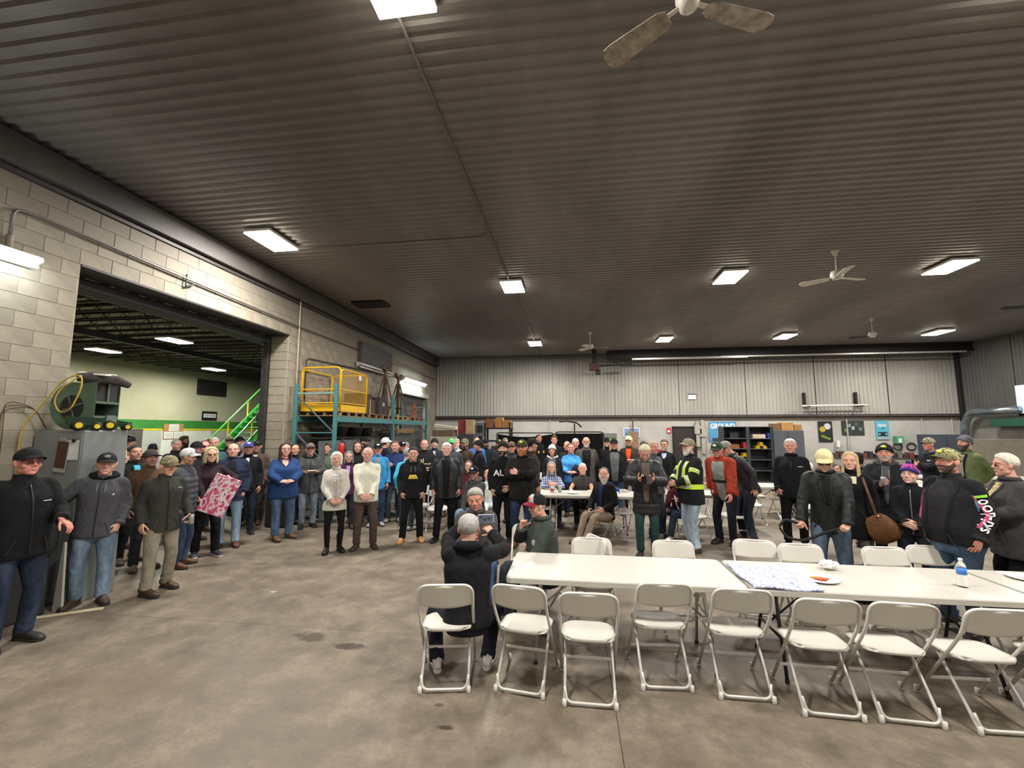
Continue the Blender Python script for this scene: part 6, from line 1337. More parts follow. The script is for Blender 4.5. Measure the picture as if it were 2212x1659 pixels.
def pallet(label, x0, x1, y0, y1, z, m):
    t = empty('wooden_pallet', (0, 0, 0), 0, label, 'pallet', 'wooden pallets on the rack')
    n = 6
    for k in range(n): w_ = (y1-y0)/n; MB().box2((x0, y0+k*w_+.01, z+.10), (x1, y0+(k+1)*w_-.02, z+.12)).build('board', m, t)
    for x in (x0+.02, (x0+x1)/2, x1-.06):
        MB().box2((x, y0, z), (x+.04, y1, z+.012)).build('runner', m, t)
        for k in range(4): yy = y0+(y1-y0-.1)*k/3; MB().box2((x, yy, z+.012), (x+.05, yy+.09, z+.10)).build('block', m, t)
m_wood = plain('8b6f52', .8, var=.25, nsc=12); m_wood2 = plain('b2956c', .8, var=.2, nsc=12)
pallet('wooden pallet under the yellow cage on the rack', -6.25, -5.36, 9.5, 10.7, 2.326, m_wood); pallet('wooden pallet under the dark crates on the rack', -6.25, -5.36, 10.95, 12.3, 2.326, m_wood); pallet('pale wooden pallet at the foot of the jack stands', -6.25, -5.36, 12.5, 13.8, 2.326, m_wood2); pallet('wooden pallet at the far end of the rack', -6.25, -5.36, 13.9, 15.3, 2.326, m_wood)
# yellow work cage
m_cy = plain('e2b21a', .4, var=.08); t = empty('work_platform', (-5.86, 10.12, 2.45), 0, 'yellow steel work platform cage standing on the teal rack', 'work cage')
X0, X1, Y0, Y1 = -.50, .48, -.65, .66
o = MB().box2((X0, Y0, 0), (X1, Y1, .02)).build('floor_plate', m_cy, t); MB().box2((X1-.01, Y0, .0), (X1+.01, Y1, .16)).box2((X0-.01, Y0, 0), (X0+.01, Y1, .16)).box2((X0, Y0-.01, 0), (X1, Y0+.01, .16)).box2((X0, Y1-.01, 0), (X1, Y1+.01, .16)).build('kick_plate', m_cy, t)
def loop(a, b, z0, z1, nm='rail', r=.02): a = np.array(a); b = np.array(b); return MB().tube(bend([(*a, z0), (*a, z1), (*b, z1), (*b, z0)], .12, 5), r, 10, ref=(.7, .7, .1)).build(nm, m_cy, t, True)
loop((X0, Y0), (X1, Y0), .02, 1.04); loop((X0, Y1), (X1, Y1), .02, 1.0); loop((X1, Y0+.02), (X1, Y1-.02), .02, 1.0); loop((X0, Y0+.02), (X0, Y1-.02), .02, 1.0)
for z in (.52, .2): MB().rod((X0, Y0, z), (X1, Y0, z), .014).build('rail', m_cy, t); MB().rod((X0, Y0, z+.0), (X0, Y1, z), .012).build('rail', m_cy, t); MB().rod((X1, Y0, z), (X1, Y1, z), .012).build('rail', m_cy, t)
ms = MB()
for k in range(42): yy = Y0+.03+k*(Y1-Y0-.06)/41; ms.box((X1, yy, .58), (.003, .003, .8), ch=.0006)
for k in range(26): ms.box((X1, (Y0+Y1)/2, .2+k*.031), (.003, Y1-Y0-.04, .003), ch=.0006)
o = ms.build('wire_mesh', m_cy, t); o['kind'] = 'stuff'
MB().box((X1+.02, .25, .88), (.004, .12, .12)).build('placard', m_white, t)
# crates, jack stands
def bx(name, label, cat, a, b, m, group=None, lid=None, parent_fn=None):
    t = empty(name, ((a[0]+b[0])/2, (a[1]+b[1])/2, a[2]), 0, label, cat, group); w_, d_, h_ = b[0]-a[0], b[1]-a[1], b[2]-a[2]
    MB().box((0, 0, h_/2), (w_, d_, h_)).build('carton' if cat == 'box' else 'body', m, t)
    if cat == 'box': MB().box((0, 0, h_/2), (w_+.004, .05, h_+.004)).build('tape', lid or plain('b89a6e', .5), t)
    return t
bx('crate', 'dark brown lettered carton on the rack beside the yellow cage', 'box', (-6.1, 10.95, 2.45), (-5.5, 11.6, 2.85), plain('4a3b34', .8)); bx('crate', 'dark carton marked with a white number on the rack', 'box', (-5.9, 11.65, 2.45), (-5.42, 12.2, 2.95), plain('38322f', .8), lid=m_dark); bx('crate', 'flat dark carton stacked on the brown one on the rack', 'box', (-6.1, 10.95, 2.85), (-5.55, 11.5, 3.0), plain('3f3430', .8), lid=m_dark)
sign_text('26', .15, (-5.415, 11.93, 2.75), m_white, bpy.data.objects['crate.001'], (PI/2, 0, PI/2)).matrix_parent_inverse = Matrix.Translation(-Vector(bpy.data.objects['crate.001'].location))
def jack(x, y, label, h=1.3):
    t = empty('jack_stand', (x, y, 2.45), 0, label, 'jack stand', 'rusty jack stands')
    MB().lathe([(.05, .1), (.045, h)], n=12).build('column', m_rust, t, True)
    for k in range(4): a = PI/4+k*PI/2; c, s = math.cos(a), math.sin(a); MB().bar((c*.36, s*.36, 0), (c*.05, s*.05, h*.86), .05, .02, (-s, c, 0)).build('leg', m_rust, t)
    MB().box((0, 0, .3), (.4, .4, .03)).build('shelf_ring', m_rust, t); MB().prism([(-.22, 0), (-.24, .12), (-.12, .05), (.12, .05), (.24, .12), (.22, 0), (0, -.06)], -.05, .05, 0).build('saddle', m_rust, t).location = (0, 0, h+.05)
jack(-5.85, 12.95, 'rusty jack stand on the rack, nearer one', 1.42); jack(-5.85, 14.0, 'rusty jack stand on the rack, farther one', 1.3)
o = MB().prism([(-.2, 0), (.2, 0), (.2, .38), (.1, .5), (-.1, .5), (-.2, .38)], -.01, .01, 0).build('rusty_plate', plain('8a4a30', .8)); o.location = (-5.6, 14.9, 2.46); tag(o, 'rust-red upright plate with a hole on the rack end', 'plate'); MB().lathe([(.05, 0), (.05, .004)], n=16, axis=0).build('hole', m_dark, o).location = (.011, 0, .3)
# under the rack
sh = plain('6b6f72', .4, .4, var=.15, nsc=2)
for k, (y0, y1, z, x) in enumerate(((9.35, 11.0, 1.76, -5.75), (11.05, 12.3, 1.78, -5.8), (12.5, 13.5, 1.7, -5.7), (13.7, 15.2, 1.9, -5.75))):
    o = MB().box((0, 0, z/2), (.01, y1-y0, z), rotm(0, R_(-3), 0)).build('metal_sheet', sh if k < 2 else plain('54595d', .45, .3)); o.location = (x, (y0+y1)/2, 0.0); tag(o, ['grey sheet of metal leaning under the rack, nearest', 'grey sheet of metal under the rack beside the extinguisher', 'grey cabinet side panel under the far half of the rack', 'blue-grey sheet at the far end under the rack'][k], 'metal sheet', 'metal sheets under the rack')
for k, (y, z, r) in enumerate(((9.7, 1.85, .26), (10.35, 1.86, .3), (11.2, 1.85, .27), (11.9, 1.84, .24))):
    o = MB().lathe([(.02, 0), (r*.8, .01), (r, .22), (r*1.04, .24), (r*.98, .22), (r*.75, .03)], n=20).build('black_tub', m_dark, None, True); o.location = (-5.95, y, z); tag(o, ['nearest black plastic tub under the rack deck', 'second black plastic tub under the rack deck', 'third black plastic tub under the rack deck', 'farthest black plastic tub under the rack deck'][k], 'tub', 'black tubs under the rack deck')
MB().box2((-6.25, 9.35, 1.80), (-5.75, 12.3, 1.84)).build('shelf_board', m_dark, bpy.data.objects['pallet_rack'])
o = MB().box2((-6.25, 13.7, 1.92), (-5.7, 15.2, 2.05)).build('carton_stack', m_wood2); tag(o, 'flattened cartons lying under the far half of the rack', 'cartons')
t = empty('fire_extinguisher', (-5.2, 9.32, 1.3), 0, 'red fire extinguisher hanging on the teal upright', 'fire extinguisher'); MB().lathe([(.05, 0), (.066, .02), (.068, .34), (.045, .41), (.02, .43)], n=18).build('cylinder', plain('b5281e', .35), t, True); MB().box((0, 0, .46), (.03, .09, .03)).build('valve', m_dark, t); MB().bar((0, -.02, .49), (0, .12, .54), .02, .008).build('handle', m_steel, t); MB().tube(bend([(0, .05, .46), (.03, .1, .4), (.05, .08, .15)], .05, 3), .011, 8).build('hose', m_dark, t, True)
o = MB().box((0, 0, .45), (.5, .7, .9), ch=.04).box((0, 0, .93), (.54, .74, .06)).build('black_bin', m_dark); o.location = (-6.12, 8.78, 0); tag(o, 'black bin on the floor between the pillar and the blue sweater', 'bin')
# ================================================================ grey cabinet with blower, left foreground
m_cab = plain('808584', .5, .2, var=.08, nsc=2); t = empty('metal_cabinet', (-6.05, 4.68, 0), 0, 'tall grey metal cabinet with clipboard beside the opening', 'cabinet')
MB().box2((-.36, -.26, 0), (.32, .26, 2.0), ch=.008).build('carcass', m_cab, t)
for x0, x1 in ((-.35, -.02), (-.01, .31)): o = MB().box2((x0, -.275, .06), (x1, -.26, 1.96)).build('door', m_cab, t); MB().box((x1-.04 if x0 < -.1 else x0+.04, -.285, 1.0), (.02, .02, .12)).build('handle', m_steel, o)
cb_ = empty('clipboard', (-5.99+.02, 4.395, 1.78), 0, 'brown clipboard with a metal rim hanging on the grey cabinet', 'clipboard'); cb_.rotation_euler = (0, R_(5), 0)
MB().box((0, 0, -.08), (.17, .008, .38), ch=.003).build('board', plain('b9bdbf', .35, .5), cb_); MB().box((0, -.006, -.065), (.145, .004, .31)).build('panel', plain('49301f', .6), cb_); MB().box((0, -.012, .12), (.09, .012, .025)).build('clip', plain('c8c8c8', .3, .8), cb_)
pp = empty('paper_sheet', (-5.83, 4.398, 1.83), 0, 'white paper sheet held by a black round magnet on the cabinet', 'paper'); MB().box((0, 0, -.06), (.15, .002, .23), ch=.0005).build('page', plain('d5d7d8', .7), pp); MB().lathe([(.022, 0), (.02, .016)], n=16, axis=1).build('magnet', m_dark, pp).location = (.01, -.018, .05)
# blower
m_bl = plain('4e6450', .55, var=.15, nsc=5); t = empty('blower', (-6.06, 4.66, 2.0), R_(12), 'green squirrel-cage blower on top of the grey cabinet', 'blower')
def volute(r0, r1, n=36): return [((r0+(r1-r0)*k/n)*math.cos(-PI/2-2*PI*k/n), .29+(r0+(r1-r0)*k/n)*math.sin(-PI/2-2*PI*k/n)) for k in range(n)]
vol = [(.30*math.cos(a), .30+.29*math.sin(a)) for a in np.linspace(R_(75), R_(285), 22)]
poly = vol+[(.12, .01), (.30, .01), (.30, .60), (.1, .60)]
MB().prism(poly[::-1], -.2, -.19, 1).prism(poly[::-1], .19, .2, 1).build('side_plate', m_bl, t)
shv = []; 
for (x, z) in vol: shv += [(x, -.2, z), (x, .2, z)]
link('scroll', mesh_of('scroll', shv, [(2*i, 2*i+2, 2*i+3, 2*i+1) for i in range(len(vol)-1)], True, m_bl), t)
MB().box2((.08, -.2, .585), (.30, .2, .6)).box2((.08, -.2, 0), (.30, .2, .015)).box2((.29, -.2, .0), (.30, .2, .18)).box2((.29, -.2, .33), (.30, .2, .36)).build('outlet_frame', m_bl, t)
MB().box2((.28, -.19, .35), (.285, .19, .59)).build('dark_outlet', m_dark, t); MB().box2((.295, -.015, .36), (.305, .015, .59)).build('outlet_bar', m_bl, t)
MB().lathe([(.15, 0), (.15, .012)], n=28, axis=1).build('inlet', m_dark, t).location = (0, -.213, .28)
for a in (20, 110, 200, 290): MB().bar((0, -.217, .28), (.15*math.cos(R_(a)), -.217, .28+.15*math.sin(R_(a))), .02, .008, (0, 1, 0)).build('spoke', m_bl, t)
MB().lathe([(.04, -.03), (.04, .01)], n=16, axis=1).build('hub', m_steel, t).location = (0, -.2, .28)
t.scale = (.85, .9, 1)
o = MB().tube([(-5.95, 4.45, 2.64), (-5.85, 4.55, 2.66), (-5.7, 4.7, 2.63), (-5.68, 4.85, 2.58)], [.05, .07, .06, .04], 10).build('rag_bundle', cloth('4a4644'), None, True); tag(o, 'dark rags and white papers lying on top of the blower', 'rags')
o = MB().box((-5.85, 4.6, 2.70), (.3, .2, .02), rotm(.1, .1, .3)).build('paper_stack', m_white); tag(o, 'white papers on top of the green blower', 'papers')
pipe('extension_cord', 'yellow extension cord looped over the green blower', [(-6.36, 4.25, 1.3), (-6.38, 4.25, 2.05), (-6.2, 4.36, 2.4), (-6.02, 4.37, 2.62), (-5.82, 4.4, 2.68), (-5.75, 4.36, 2.5), (-5.85, 4.34, 2.24), (-6.0, 4.34, 2.2), (-6.1, 4.34, 2.35), (-6.05, 4.36, 2.5), (-5.85, 4.42, 2.66)], .008, plain('c9a83a', .5), 'cord', .15)
for k in range(3): pipe('loose_cable', ['lowest', 'middle', 'highest'][k]+' thin brown cable looping on the left top of the cabinet', [(-6.4, 4.0+.05*k, 1.3), (-6.4, 4.0+.05*k, 2.0), (-6.42, 4.1, 2.25+.05*k), (-6.3, 4.3, 2.28), (-6.25, 4.4, 2.02+.01*k)], .005, m_rust, 'cable')['group'] = 'tangled cables on the cabinet'
# toy tractor and wagon
def toy(x, y, z, label, wag):
    t = empty('toy_wagon' if wag else 'toy_tractor', (x, y, z), R_(58), label, 'toy'); g_ = plain('1d3a24', .3); yl = plain('e6d21f', .4)
    if wag: MB().prism([(-.16, .07), (.14, .05), (.16, .15), (-.18, .17)], -.07, .07, 1).build('hopper', g_, t); W_ = ((-.07, .062, .062), (.09, .05, .05))
    else: MB().prism([(-.02, .05), (.16, .05), (.17, .10), (.02, .13), (-.02, .13)], -.035, .035, 1).build('hood', g_, t); MB().prism([(-.09, .08), (.02, .08), (.0, .19), (-.08, .19)], -.05, .05, 1).build('cab', plain('8a9594', .15), t); W_ = ((-.05, .065, .065), (.12, .045, .045))
    for (wx, r, z_) in W_:
        for s in (-1, 1):
            o = MB().lathe([(r*.7, -.022), (r, -.016), (r, .016), (r*.7, .022)], n=20, axis=1).build('wheel', m_dark, t, True); o.location = (wx, s*.09, z_); MB().lathe([(r*.55, -.024), (r*.5, -.02), (r*.5, .02), (r*.55, .024)], n=16, axis=1).build('hub', yl, o)
toy(-5.86, 4.53, 2.0, 'toy farm wagon with yellow hubs on the cabinet edge', True); toy(-5.79, 4.80, 2.0, 'green toy tractor with yellow hubs at the cabinet corner', False)
# machine under the arm of the man on the left, scrap on the floor
t = empty('parts_washer', (-6.0, 4.02, 0), 0, 'black tub-like machine with grey rim in front of the grey cabinet', 'machine')
V, F = tube([(0, 0, .62), (0, 0, .70), (0, 0, 1.0), (0, 0, 1.12)], [.30, .36, .37, .34], [.24, .28, .29, .27], (0, -1, 0), 24, e=3.5); link('tub', mesh_of('tub', V, F, True, plain('2b2d2c', .45, var=.15)), t)
MB().tube([(.30*math.cos(a), -.24*math.sin(a)*1.15-.0, .66) for a in np.linspace(0, 2*PI, 25)], .03, 8).build('rim', plain('6a6c6a', .4), t, True)
MB().box2((-.25, -.2, 0), (.25, .22, .62), ch=.02).build('stand', plain('242524', .6), t)
o = MB().prism([(-.06, 0), (.06, 0), (.02, .75), (-.0, .75)], -.012, .012, 1).build('pale_wedge', plain('a8a69c', .6)); o.location = (-5.68, 4.30, 0); tag(o, 'pale narrow wedge leaning at the cabinet corner', 'board')
o = MB().bar((-5.95, 3.95, .012), (-5.25, 4.43, .012), .05, .02).build('wood_strip', plain('cbbd9c', .7)); tag(o, 'pale wooden strip lying on the floor before the cabinet', 'strip')
for k in range(7): pipe('scrap_rod', ORD_[k]+' bent rod from the back in the scrap pile by the black machine', [(-6.2+.04*k, 3.55, .03+.02*k), (-6.0, 3.72+.05*k, .06+.015*k), (-5.75-.03*k, 3.78+.03*k, .02+.012*k)], .009+.003*(k % 3), m_rust if k % 2 else m_steel, 'rod')['group'] = 'scrap rods on the floor'
pipe('scrap_tube', 'shiny curved metal tube on the scrap pile', [(-6.2, 3.5, .18), (-6.0, 3.6, .15), (-5.75, 3.8, .2)], .014, plain('d0d0d0', .2, .9), 'tube')
# ================================================================ bay beyond the opening: stair
t = empty('steel_stair', (0, 0, 0), 0, 'green steel stair with yellow posts in the bay', 'stair'); mg = plain('3fae3a', .45)
for x in (-13.2, -14.3): MB().bar((x, 15.2, .5), (x, 19.0, 3.75), .05, .28, (0, -.65, .76)).build('stringer', mg, t)
for k in range(14): yy = 15.3+k*.26; MB().box((-13.75, yy, .58+k*.222), (1.05, .24, .03)).build('step', mg, t)
for x in (-13.2, -14.3):
    MB().bar((x, 15.2, 1.35), (x, 19.0, 4.6), .05, .05, (0, -.65, .76)).build('handrail', plain('5fc24a', .4), t)
    for k in range(4): yy = 15.4+k*1.05; MB().box2((x-.025, yy-.025, .75+k*.9), (x+.025, yy+.025, 1.52+k*.9)).build('post', m_yel, t)
MB().box2((-14.3, 18.6, 0), (-13.2, 20.6, 2.6)).build('green_side', plain('1f9a32', .5), t)
q = px(570, 900, -12.9); t = empty('spare_wheel', q, 0, 'black wheel with yellow-green rim hanging beside the stair', 'wheel')
MB().lathe([(.18, -.11), (.36, -.10), (.39, 0), (.36, .10), (.18, .11)], n=26, axis=0).build('tyre', m_dark, t, True); MB().lathe([(.2, .0), (.22, .115), (.06, .12), (.05, .13)], n=22, axis=0).build('rim', plain('b5cf3a', .4), t, True); MB().box2((-.15, -.05, .3), (-.1, .05, 4.84-q[2])).build('hanger', m_steel, t)
# ================================================================ far wall
def flat(name, label, cat, x0, y0, x1, y1, Y, m, th=.02, fr=None):
    a, b = py(x0, y0, Y), py(x1, y1, Y); t = empty(name, ((a[0]+b[0])/2, Y, (a[2]+b[2])/2), 0, label, cat); w_, h_ = abs(b[0]-a[0]), abs(a[2]-b[2])
    MB().box((0, 0, 0), (w_, th, h_)).build('sheet', fr or m, t)
    if fr: MB().box((0, -th/2-.001, 0), (w_*.88, .004, h_*.85)).build('picture', m, t)
    return t, w_, h_
W_ = 19.97
t, a, b = flat('framed_picture', 'small blue picture in a white frame on the far wall', 'picture', 1346, 924, 1383, 945, W_, plain('7d9cc0', .4, var=.3, nsc=8), fr=m_white)
for k in range(6): MB().box((-a*.3+k*a*.12, -.014, -.05+.02*(k % 3)), (a*.09, .003, .08)).build('painted_shape', plain(['3f5f88', 'c8d4e2', '5a7aa4'][k % 3], .5), t)
t, a, b = flat('poster', 'blue poster with white block letters partly behind the shelves', 'poster', 1531, 911, 1592, 955, W_, plain('4f97c4', .5, var=.1))
sign_text('GROUND', .30, (0, -.015, b*.27), m_white, t, bold=.012, sx=.78); sign_text('FI', .30, (-.12, -.015, -b*.08), m_white, t, bold=.012); MB().box((0, -.013, -b*.38), (a*.8, .003, b*.16)).build('printed_shape', plain('3a3f45', .5, var=.4, nsc=9), t)
t, a, b = flat('poster', 'dark tall poster of a yellow-hubbed machine wheel', 'poster', 1766, 910, 1800, 955, W_, plain('232524', .5, var=.4, nsc=5)); MB().lathe([(.12, 0), (.12, .003)], n=20, axis=1).build('printed_wheel', plain('b8a040', .5), t).location = (-a*.2, -.017, .1); MB().lathe([(.13, 0), (.13, .003)], n=20, axis=1).build('printed_shape', plain('c8ccd0', .5), t).location = (a*.15, -.017, b*.25); MB().box((0, -.014, -b*.28), (a*.7, .003, .1), rotm(0, .4, 0)).build('printed_shape', plain('6f8a3a', .5), t)
t, a, b = flat('poster', 'wide dark poster of green and grey machinery', 'poster', 1817, 909, 1868, 940, W_, plain('343a36', .5, var=.4, nsc=4))
for k in range(5): MB().box((-a*.32+k*a*.16, -.014, (-.1, .1, .0, .15, -.05)[k]), (a*.13, .003, .14)).build('printed_shape', plain(['6f8a55', '8d9596', 'a8b0b0', '55684a', '7a7f80'][k], .5, var=.3, nsc=9), t)
t, a, b = flat('poster', 'light blue poster of a vintage vehicle on the far wall', 'poster', 1890, 909, 1922, 950, W_, plain('5fb0c9', .5, var=.12)); MB().box((0, -.013, b*.26), (a*.66, .003, b*.14)).build('pale_title_band', plain('c4d2d0', .5, var=.2, nsc=20), t); MB().box((.02, -.013, b*.10), (a*.25, .003, b*.03)).build('dark_title_mark', m_dark, t); MB().box((0, -.012, -b*.42), (a*.95, .003, b*.12)).build('pale_ground_band', plain('a8b0b0', .5), t); MB().box((0, -.014, -b*.2), (a*.7, .003, b*.22), ch=.001).build('printed_shape', plain('1f2f38', .5), t)
for s in (-1, 1): MB().lathe([(.03, 0), (.03, .003)], n=12, axis=1).build('printed_lamp', m_white, t).location = (s*.12, -.018, -b*.2)
t, a, b = flat('fire_alarm_sign', 'small red and white fire sign left of the dark door', 'sign', 1440, 924, 1449, 936, W_, plain('c8323a', .5)); MB().lathe([(.05, 0), (.05, .003)], n=14, axis=1).build('white_dot', m_white, t).location = (0, -.014, -.03)
t, a, b = flat('exit_sign', 'small white lit box sign high on the ribbed wall', 'sign', 1487, 853, 1503, 862, 19.95, emis('f2f2ea', 1.1, 'sign_glow'), .08); MB().box((0, -.02, -.0), (a*1.1, .09, b*.2)).build('hood', m_steel, t).location = (0, 0, b*.6)
t, a, b = flat('wall_phone', 'white oblong dispenser on the far wall below the dark poster', 'dispenser', 1807, 952, 1814, 966, 19.9, m_white, .1)
t, a, b = flat('first_aid_box', 'green first aid box on the far wall', 'box', 1933, 942, 1951, 958, 19.85, plain('5fa07a', .5), .2); MB().box((-.02, -.103, -.03), (.12, .004, .17)).build('white_label', m_white, t)
d_, = (MB().box2((4.42, 19.93, 0), (5.30, 20.02, 2.12)).build('door_3', plain('2c2724', .5)),); struct(d_); MB().lathe([(.02, 0), (.03, .03), (.03, .05)], n=12, axis=1).build('door_handle', m_steel, d_).location = (5.2, 19.87, 1.0)
for (a, b) in (((4.36, 19.9, 0), (4.42, 20, 2.18)), ((5.30, 19.9, 0), (5.36, 20, 2.18)), ((4.36, 19.9, 2.12), (5.36, 20, 2.18))): MB().box2(a, b).build('door_frame', m_dark, d_)
MB().box2((4.46, 19.92, .5), (5.26, 19.94, .54)).build('push_bar', plain('8a8a88', .4, .6), d_)
# shelf lamp brackets on the ribbed wall
t = empty('cantilever_bracket_rail', (10.9, 19.7, 3.05), 0, 'long white pipe resting on two black wall brackets', 'pipe'); MB().rod((-1.3, 0, -.02), (1.25, 0, .0), .04).build('pipe', m_white, t, True)
for x in (-1.1, .9): MB().box2((x-.04, .15, -.05), (x+.04, .32, .55)).box2((x-.03, -.2, -.08), (x+.03, .22, -.03)).build('bracket', m_dark, t); MB().box2((x, .1, .0), (x+.35, .14, .04)).build('arm', m_dark, t)
# shelving
def shelf(x0, x1, Y, label):
    t = empty('shelving_unit', ((x0+x1)/2, Y, 0), 0, label, 'shelf', 'dark shelving units'); w_ = (x1-x0)/2; m = plain('3b4046', .5)
    for s in (-1, 1): MB().box2((s*w_-.03, -.25, 0), (s*w_+.03, .25, 2.15)).build('side_panel', m, t)
    MB().box2((-w_, .22, 0), (w_, .25, 2.15)).build('back_panel', m_dark, t)
    for z in (.1, .5, .9, 1.3, 1.68, 2.12): MB().box2((-w_, -.25, z), (w_, .22, z+.03)).build('shelf_board', m, t)
Ys = 17.6; xa = [py(q, 930, Ys)[0] for q in (1557, 1611, 1660)]; shelf(xa[0], xa[1]-.05, Ys, 'dark shelving unit right of the blue poster'); shelf(xa[1]+.0, xa[2], Ys, 'dark shelving unit holding the yellow caddies')
o = bx('steel_cabinet', 'plain blue-grey cabinet right of the shelving with cartons on top', 'cabinet', (xa[2]+.05, Ys-.3, 0), (py(1727, 930, Ys)[0], Ys+.3, 2.0), plain('585e66', .5)); MB().box((-.02, -.305, 1.0), (.012, .006, 1.9)).build('door_gap', m_dark, o); MB().box((.08, -.32, 1.0), (.03, .03, .16)).build('handle', m_steel, o)
for k, (u0, u1, h, c) in enumerate(((0.02, .25, .26, '7a5a40'), (.27, .62, .30, 'b98a50'), (.64, .86, .22, 'a87c4c'))): x0 = xa[2]+.05; w_ = 1.2; bx('cardboard_box', ['dark brown carton on the blue-grey cabinet, left', 'largest tan carton on the blue-grey cabinet', 'tan carton on the blue-grey cabinet, right'][k], 'box', (x0+u0*w_, Ys-.2, 2.0), (x0+u1*w_, Ys+.15, 2.0+h), plain(c, .8))
for k, (x, z, c, w_, h, l) in enumerate(((xa[0]+.3, 1.71, '2a2a2c', .3, .22, 'black jars row on the upper left shelf'), (xa[0]+.25, 1.33, '9a5a34', .45, .16, 'orange-brown carton on the left shelving unit'), (xa[0]+.72, 1.33, 'b8303a', .22, .24, 'red tin with white mark on the left shelving unit'), (xa[1]+.28, 1.71, 'd8c8b0', .45, .15, 'cream carton on the upper right shelf'), (xa[1]+.72, 1.71, '2a3f98', .28, .2, 'blue plastic box on the upper right shelf'))): bx('storage_box', l, 'box', (x-w_/2+.1, Ys-.2, z), (x+w_/2+.1, Ys+.1, z+h), plain(c, .6), lid=plain(c, .5))
for k, (x, z) in enumerate(((xa[1]+.45, 1.33), (xa[0]+.45, .93), (xa[0]+.75, .93))):
    t = empty('tool_caddy', (x, Ys-.08, z), 0, ['yellow and black tool case on the right shelving unit', 'yellow tool caddy on the lower left shelf, left', 'yellow tool caddy on the lower left shelf, right'][k], 'tool case'); MB().prism([(-.2, 0), (.2, 0), (.17, .1), (.07, .14), (.05, .24), (-.05, .24), (-.07, .14), (-.17, .1)], -.1, .1, 1).build('case', plain('e2b818', .5), t); MB().box((0, -.01, .05), (.12, .2, .1)).build('grip', m_dark, t)
# workbenches and clutter along the far wall
def bench(x0, x1, Y, label, z=.92):
    t = empty('workbench', ((x0+x1)/2, Y, 0), 0, label, 'workbench'); w_ = (x1-x0)/2; MB().box2((-w_, -.35, z-.06), (w_, .35, z)).build('bench_top', plain('4a3d33', .7, var=.3), t); MB().box2((-w_+.05, -.25, .2), (w_-.05, .3, .24)).build('lower_shelf', m_steel, t)
    for a in (-1, 1):
        for b in (-1, 1): MB().box2((a*(w_-.06)-.03, b*.28-.03, 0), (a*(w_-.06)+.03, b*.28+.03, z-.06)).build('leg', m_steel, t)
bench(10.0, 13.6, 19.4, 'long cluttered workbench below the posters'); bench(-1.9, -3.9+.0, 19.4, 'dark workbench left of the black booth'); bench(1.6, 4.2, 19.4, 'workbench with red crates left of the dark door')
cl = ['2a2a2c', '4a4542', '5b3a30', '26303a', '6e6a5e', '3a3a3a', '7a3a34', '2f2f33']
for k in range(16):
    x = 10.2+k*.21; h = .12+.16*((k*7) % 5)/5; bx('bench_item', ORD[k]+' small case from the left on the long workbench', 'clutter', (x, 19.2, .92), (x+.17, 19.5, .92+h), plain(cl[k % 8], .6), group='items on the long workbench')
for k in range(9):
    x = -3.7+k*.2; h = .15+.2*((k*5) % 4)/4; bx('bench_item', ORD[k]+' small case from the left on the bench left of the booth', 'clutter', (x, 19.2, .92), (x+.17, 19.5, .92+h), plain(cl[(k+3) % 8], .6), group='items on the left workbench')
for k, (x, z) in enumerate(((2.9, .92), (3.45, .92), (3.1, 1.2))):
    t = bx('red_crate', ['red plastic crate on the bench, left', 'red plastic crate on the bench, right', 'red plastic crate stacked on the other two'][k], 'crate', (x, 19.2, z), (x+.5, 19.5, z+.27), plain('8c2c30', .5))
    for q in range(4): MB().box((-.18+q*.12, -.155, .14), (.05, .006, .12)).build('slot', m_dark, t)
o = MB().box2((2.45, 19.6, .92), (2.85, 19.75, 1.95)).build('tall_plank', m_wood); tag(o, 'short upright plank left of the red crates', 'plank'); o = MB().box2((2.62, 19.7, 1.4), (2.68, 19.75, 2.5)).build('pole', m_rust); tag(o, 'thin reddish pole standing against the far wall', 'pole')
# black curtained booth
t = empty('curtain_booth', (-.6, 14.9, 0), 0, 'black curtain booth on a tubular frame before the far wall', 'booth')
MB().tube(bend([(-2.0, 0, 0), (-2.0, 0, 1.92), (-.02, 0, 1.92), (-.02, 0, 0)], .1, 4), .02, 8, ref=(0, 1, 0)).tube(bend([(.02, 0, 0), (.02, 0, 1.95), (1.65, 0, 1.95), (1.65, 0, 0)], .12, 4), .02, 8, ref=(0, 1, 0)).build('frame', m_dtube, t, True)
for x0, x1, zt in ((-1.97, -.04, 1.88), (.05, 1.62, 1.9)):
    V = []; F = []; n = 60
    for i in range(n+1):
        x = x0+(x1-x0)*i/n
        for k in range(5): V.append((x, .03*math.sin(i*.9)*(1-.1*k)+.02, .04+(zt-.04)*k/4-(.10*math.sin(PI*i/n) if k == 4 and x0 < -1 else 0)))
    F = [(i*5+k, (i+1)*5+k, (i+1)*5+k+1, i*5+k+1) for i in range(n) for k in range(4)]; link('curtain', mesh_of('curtain', V, F, True, cloth('0d0d0f')), t)
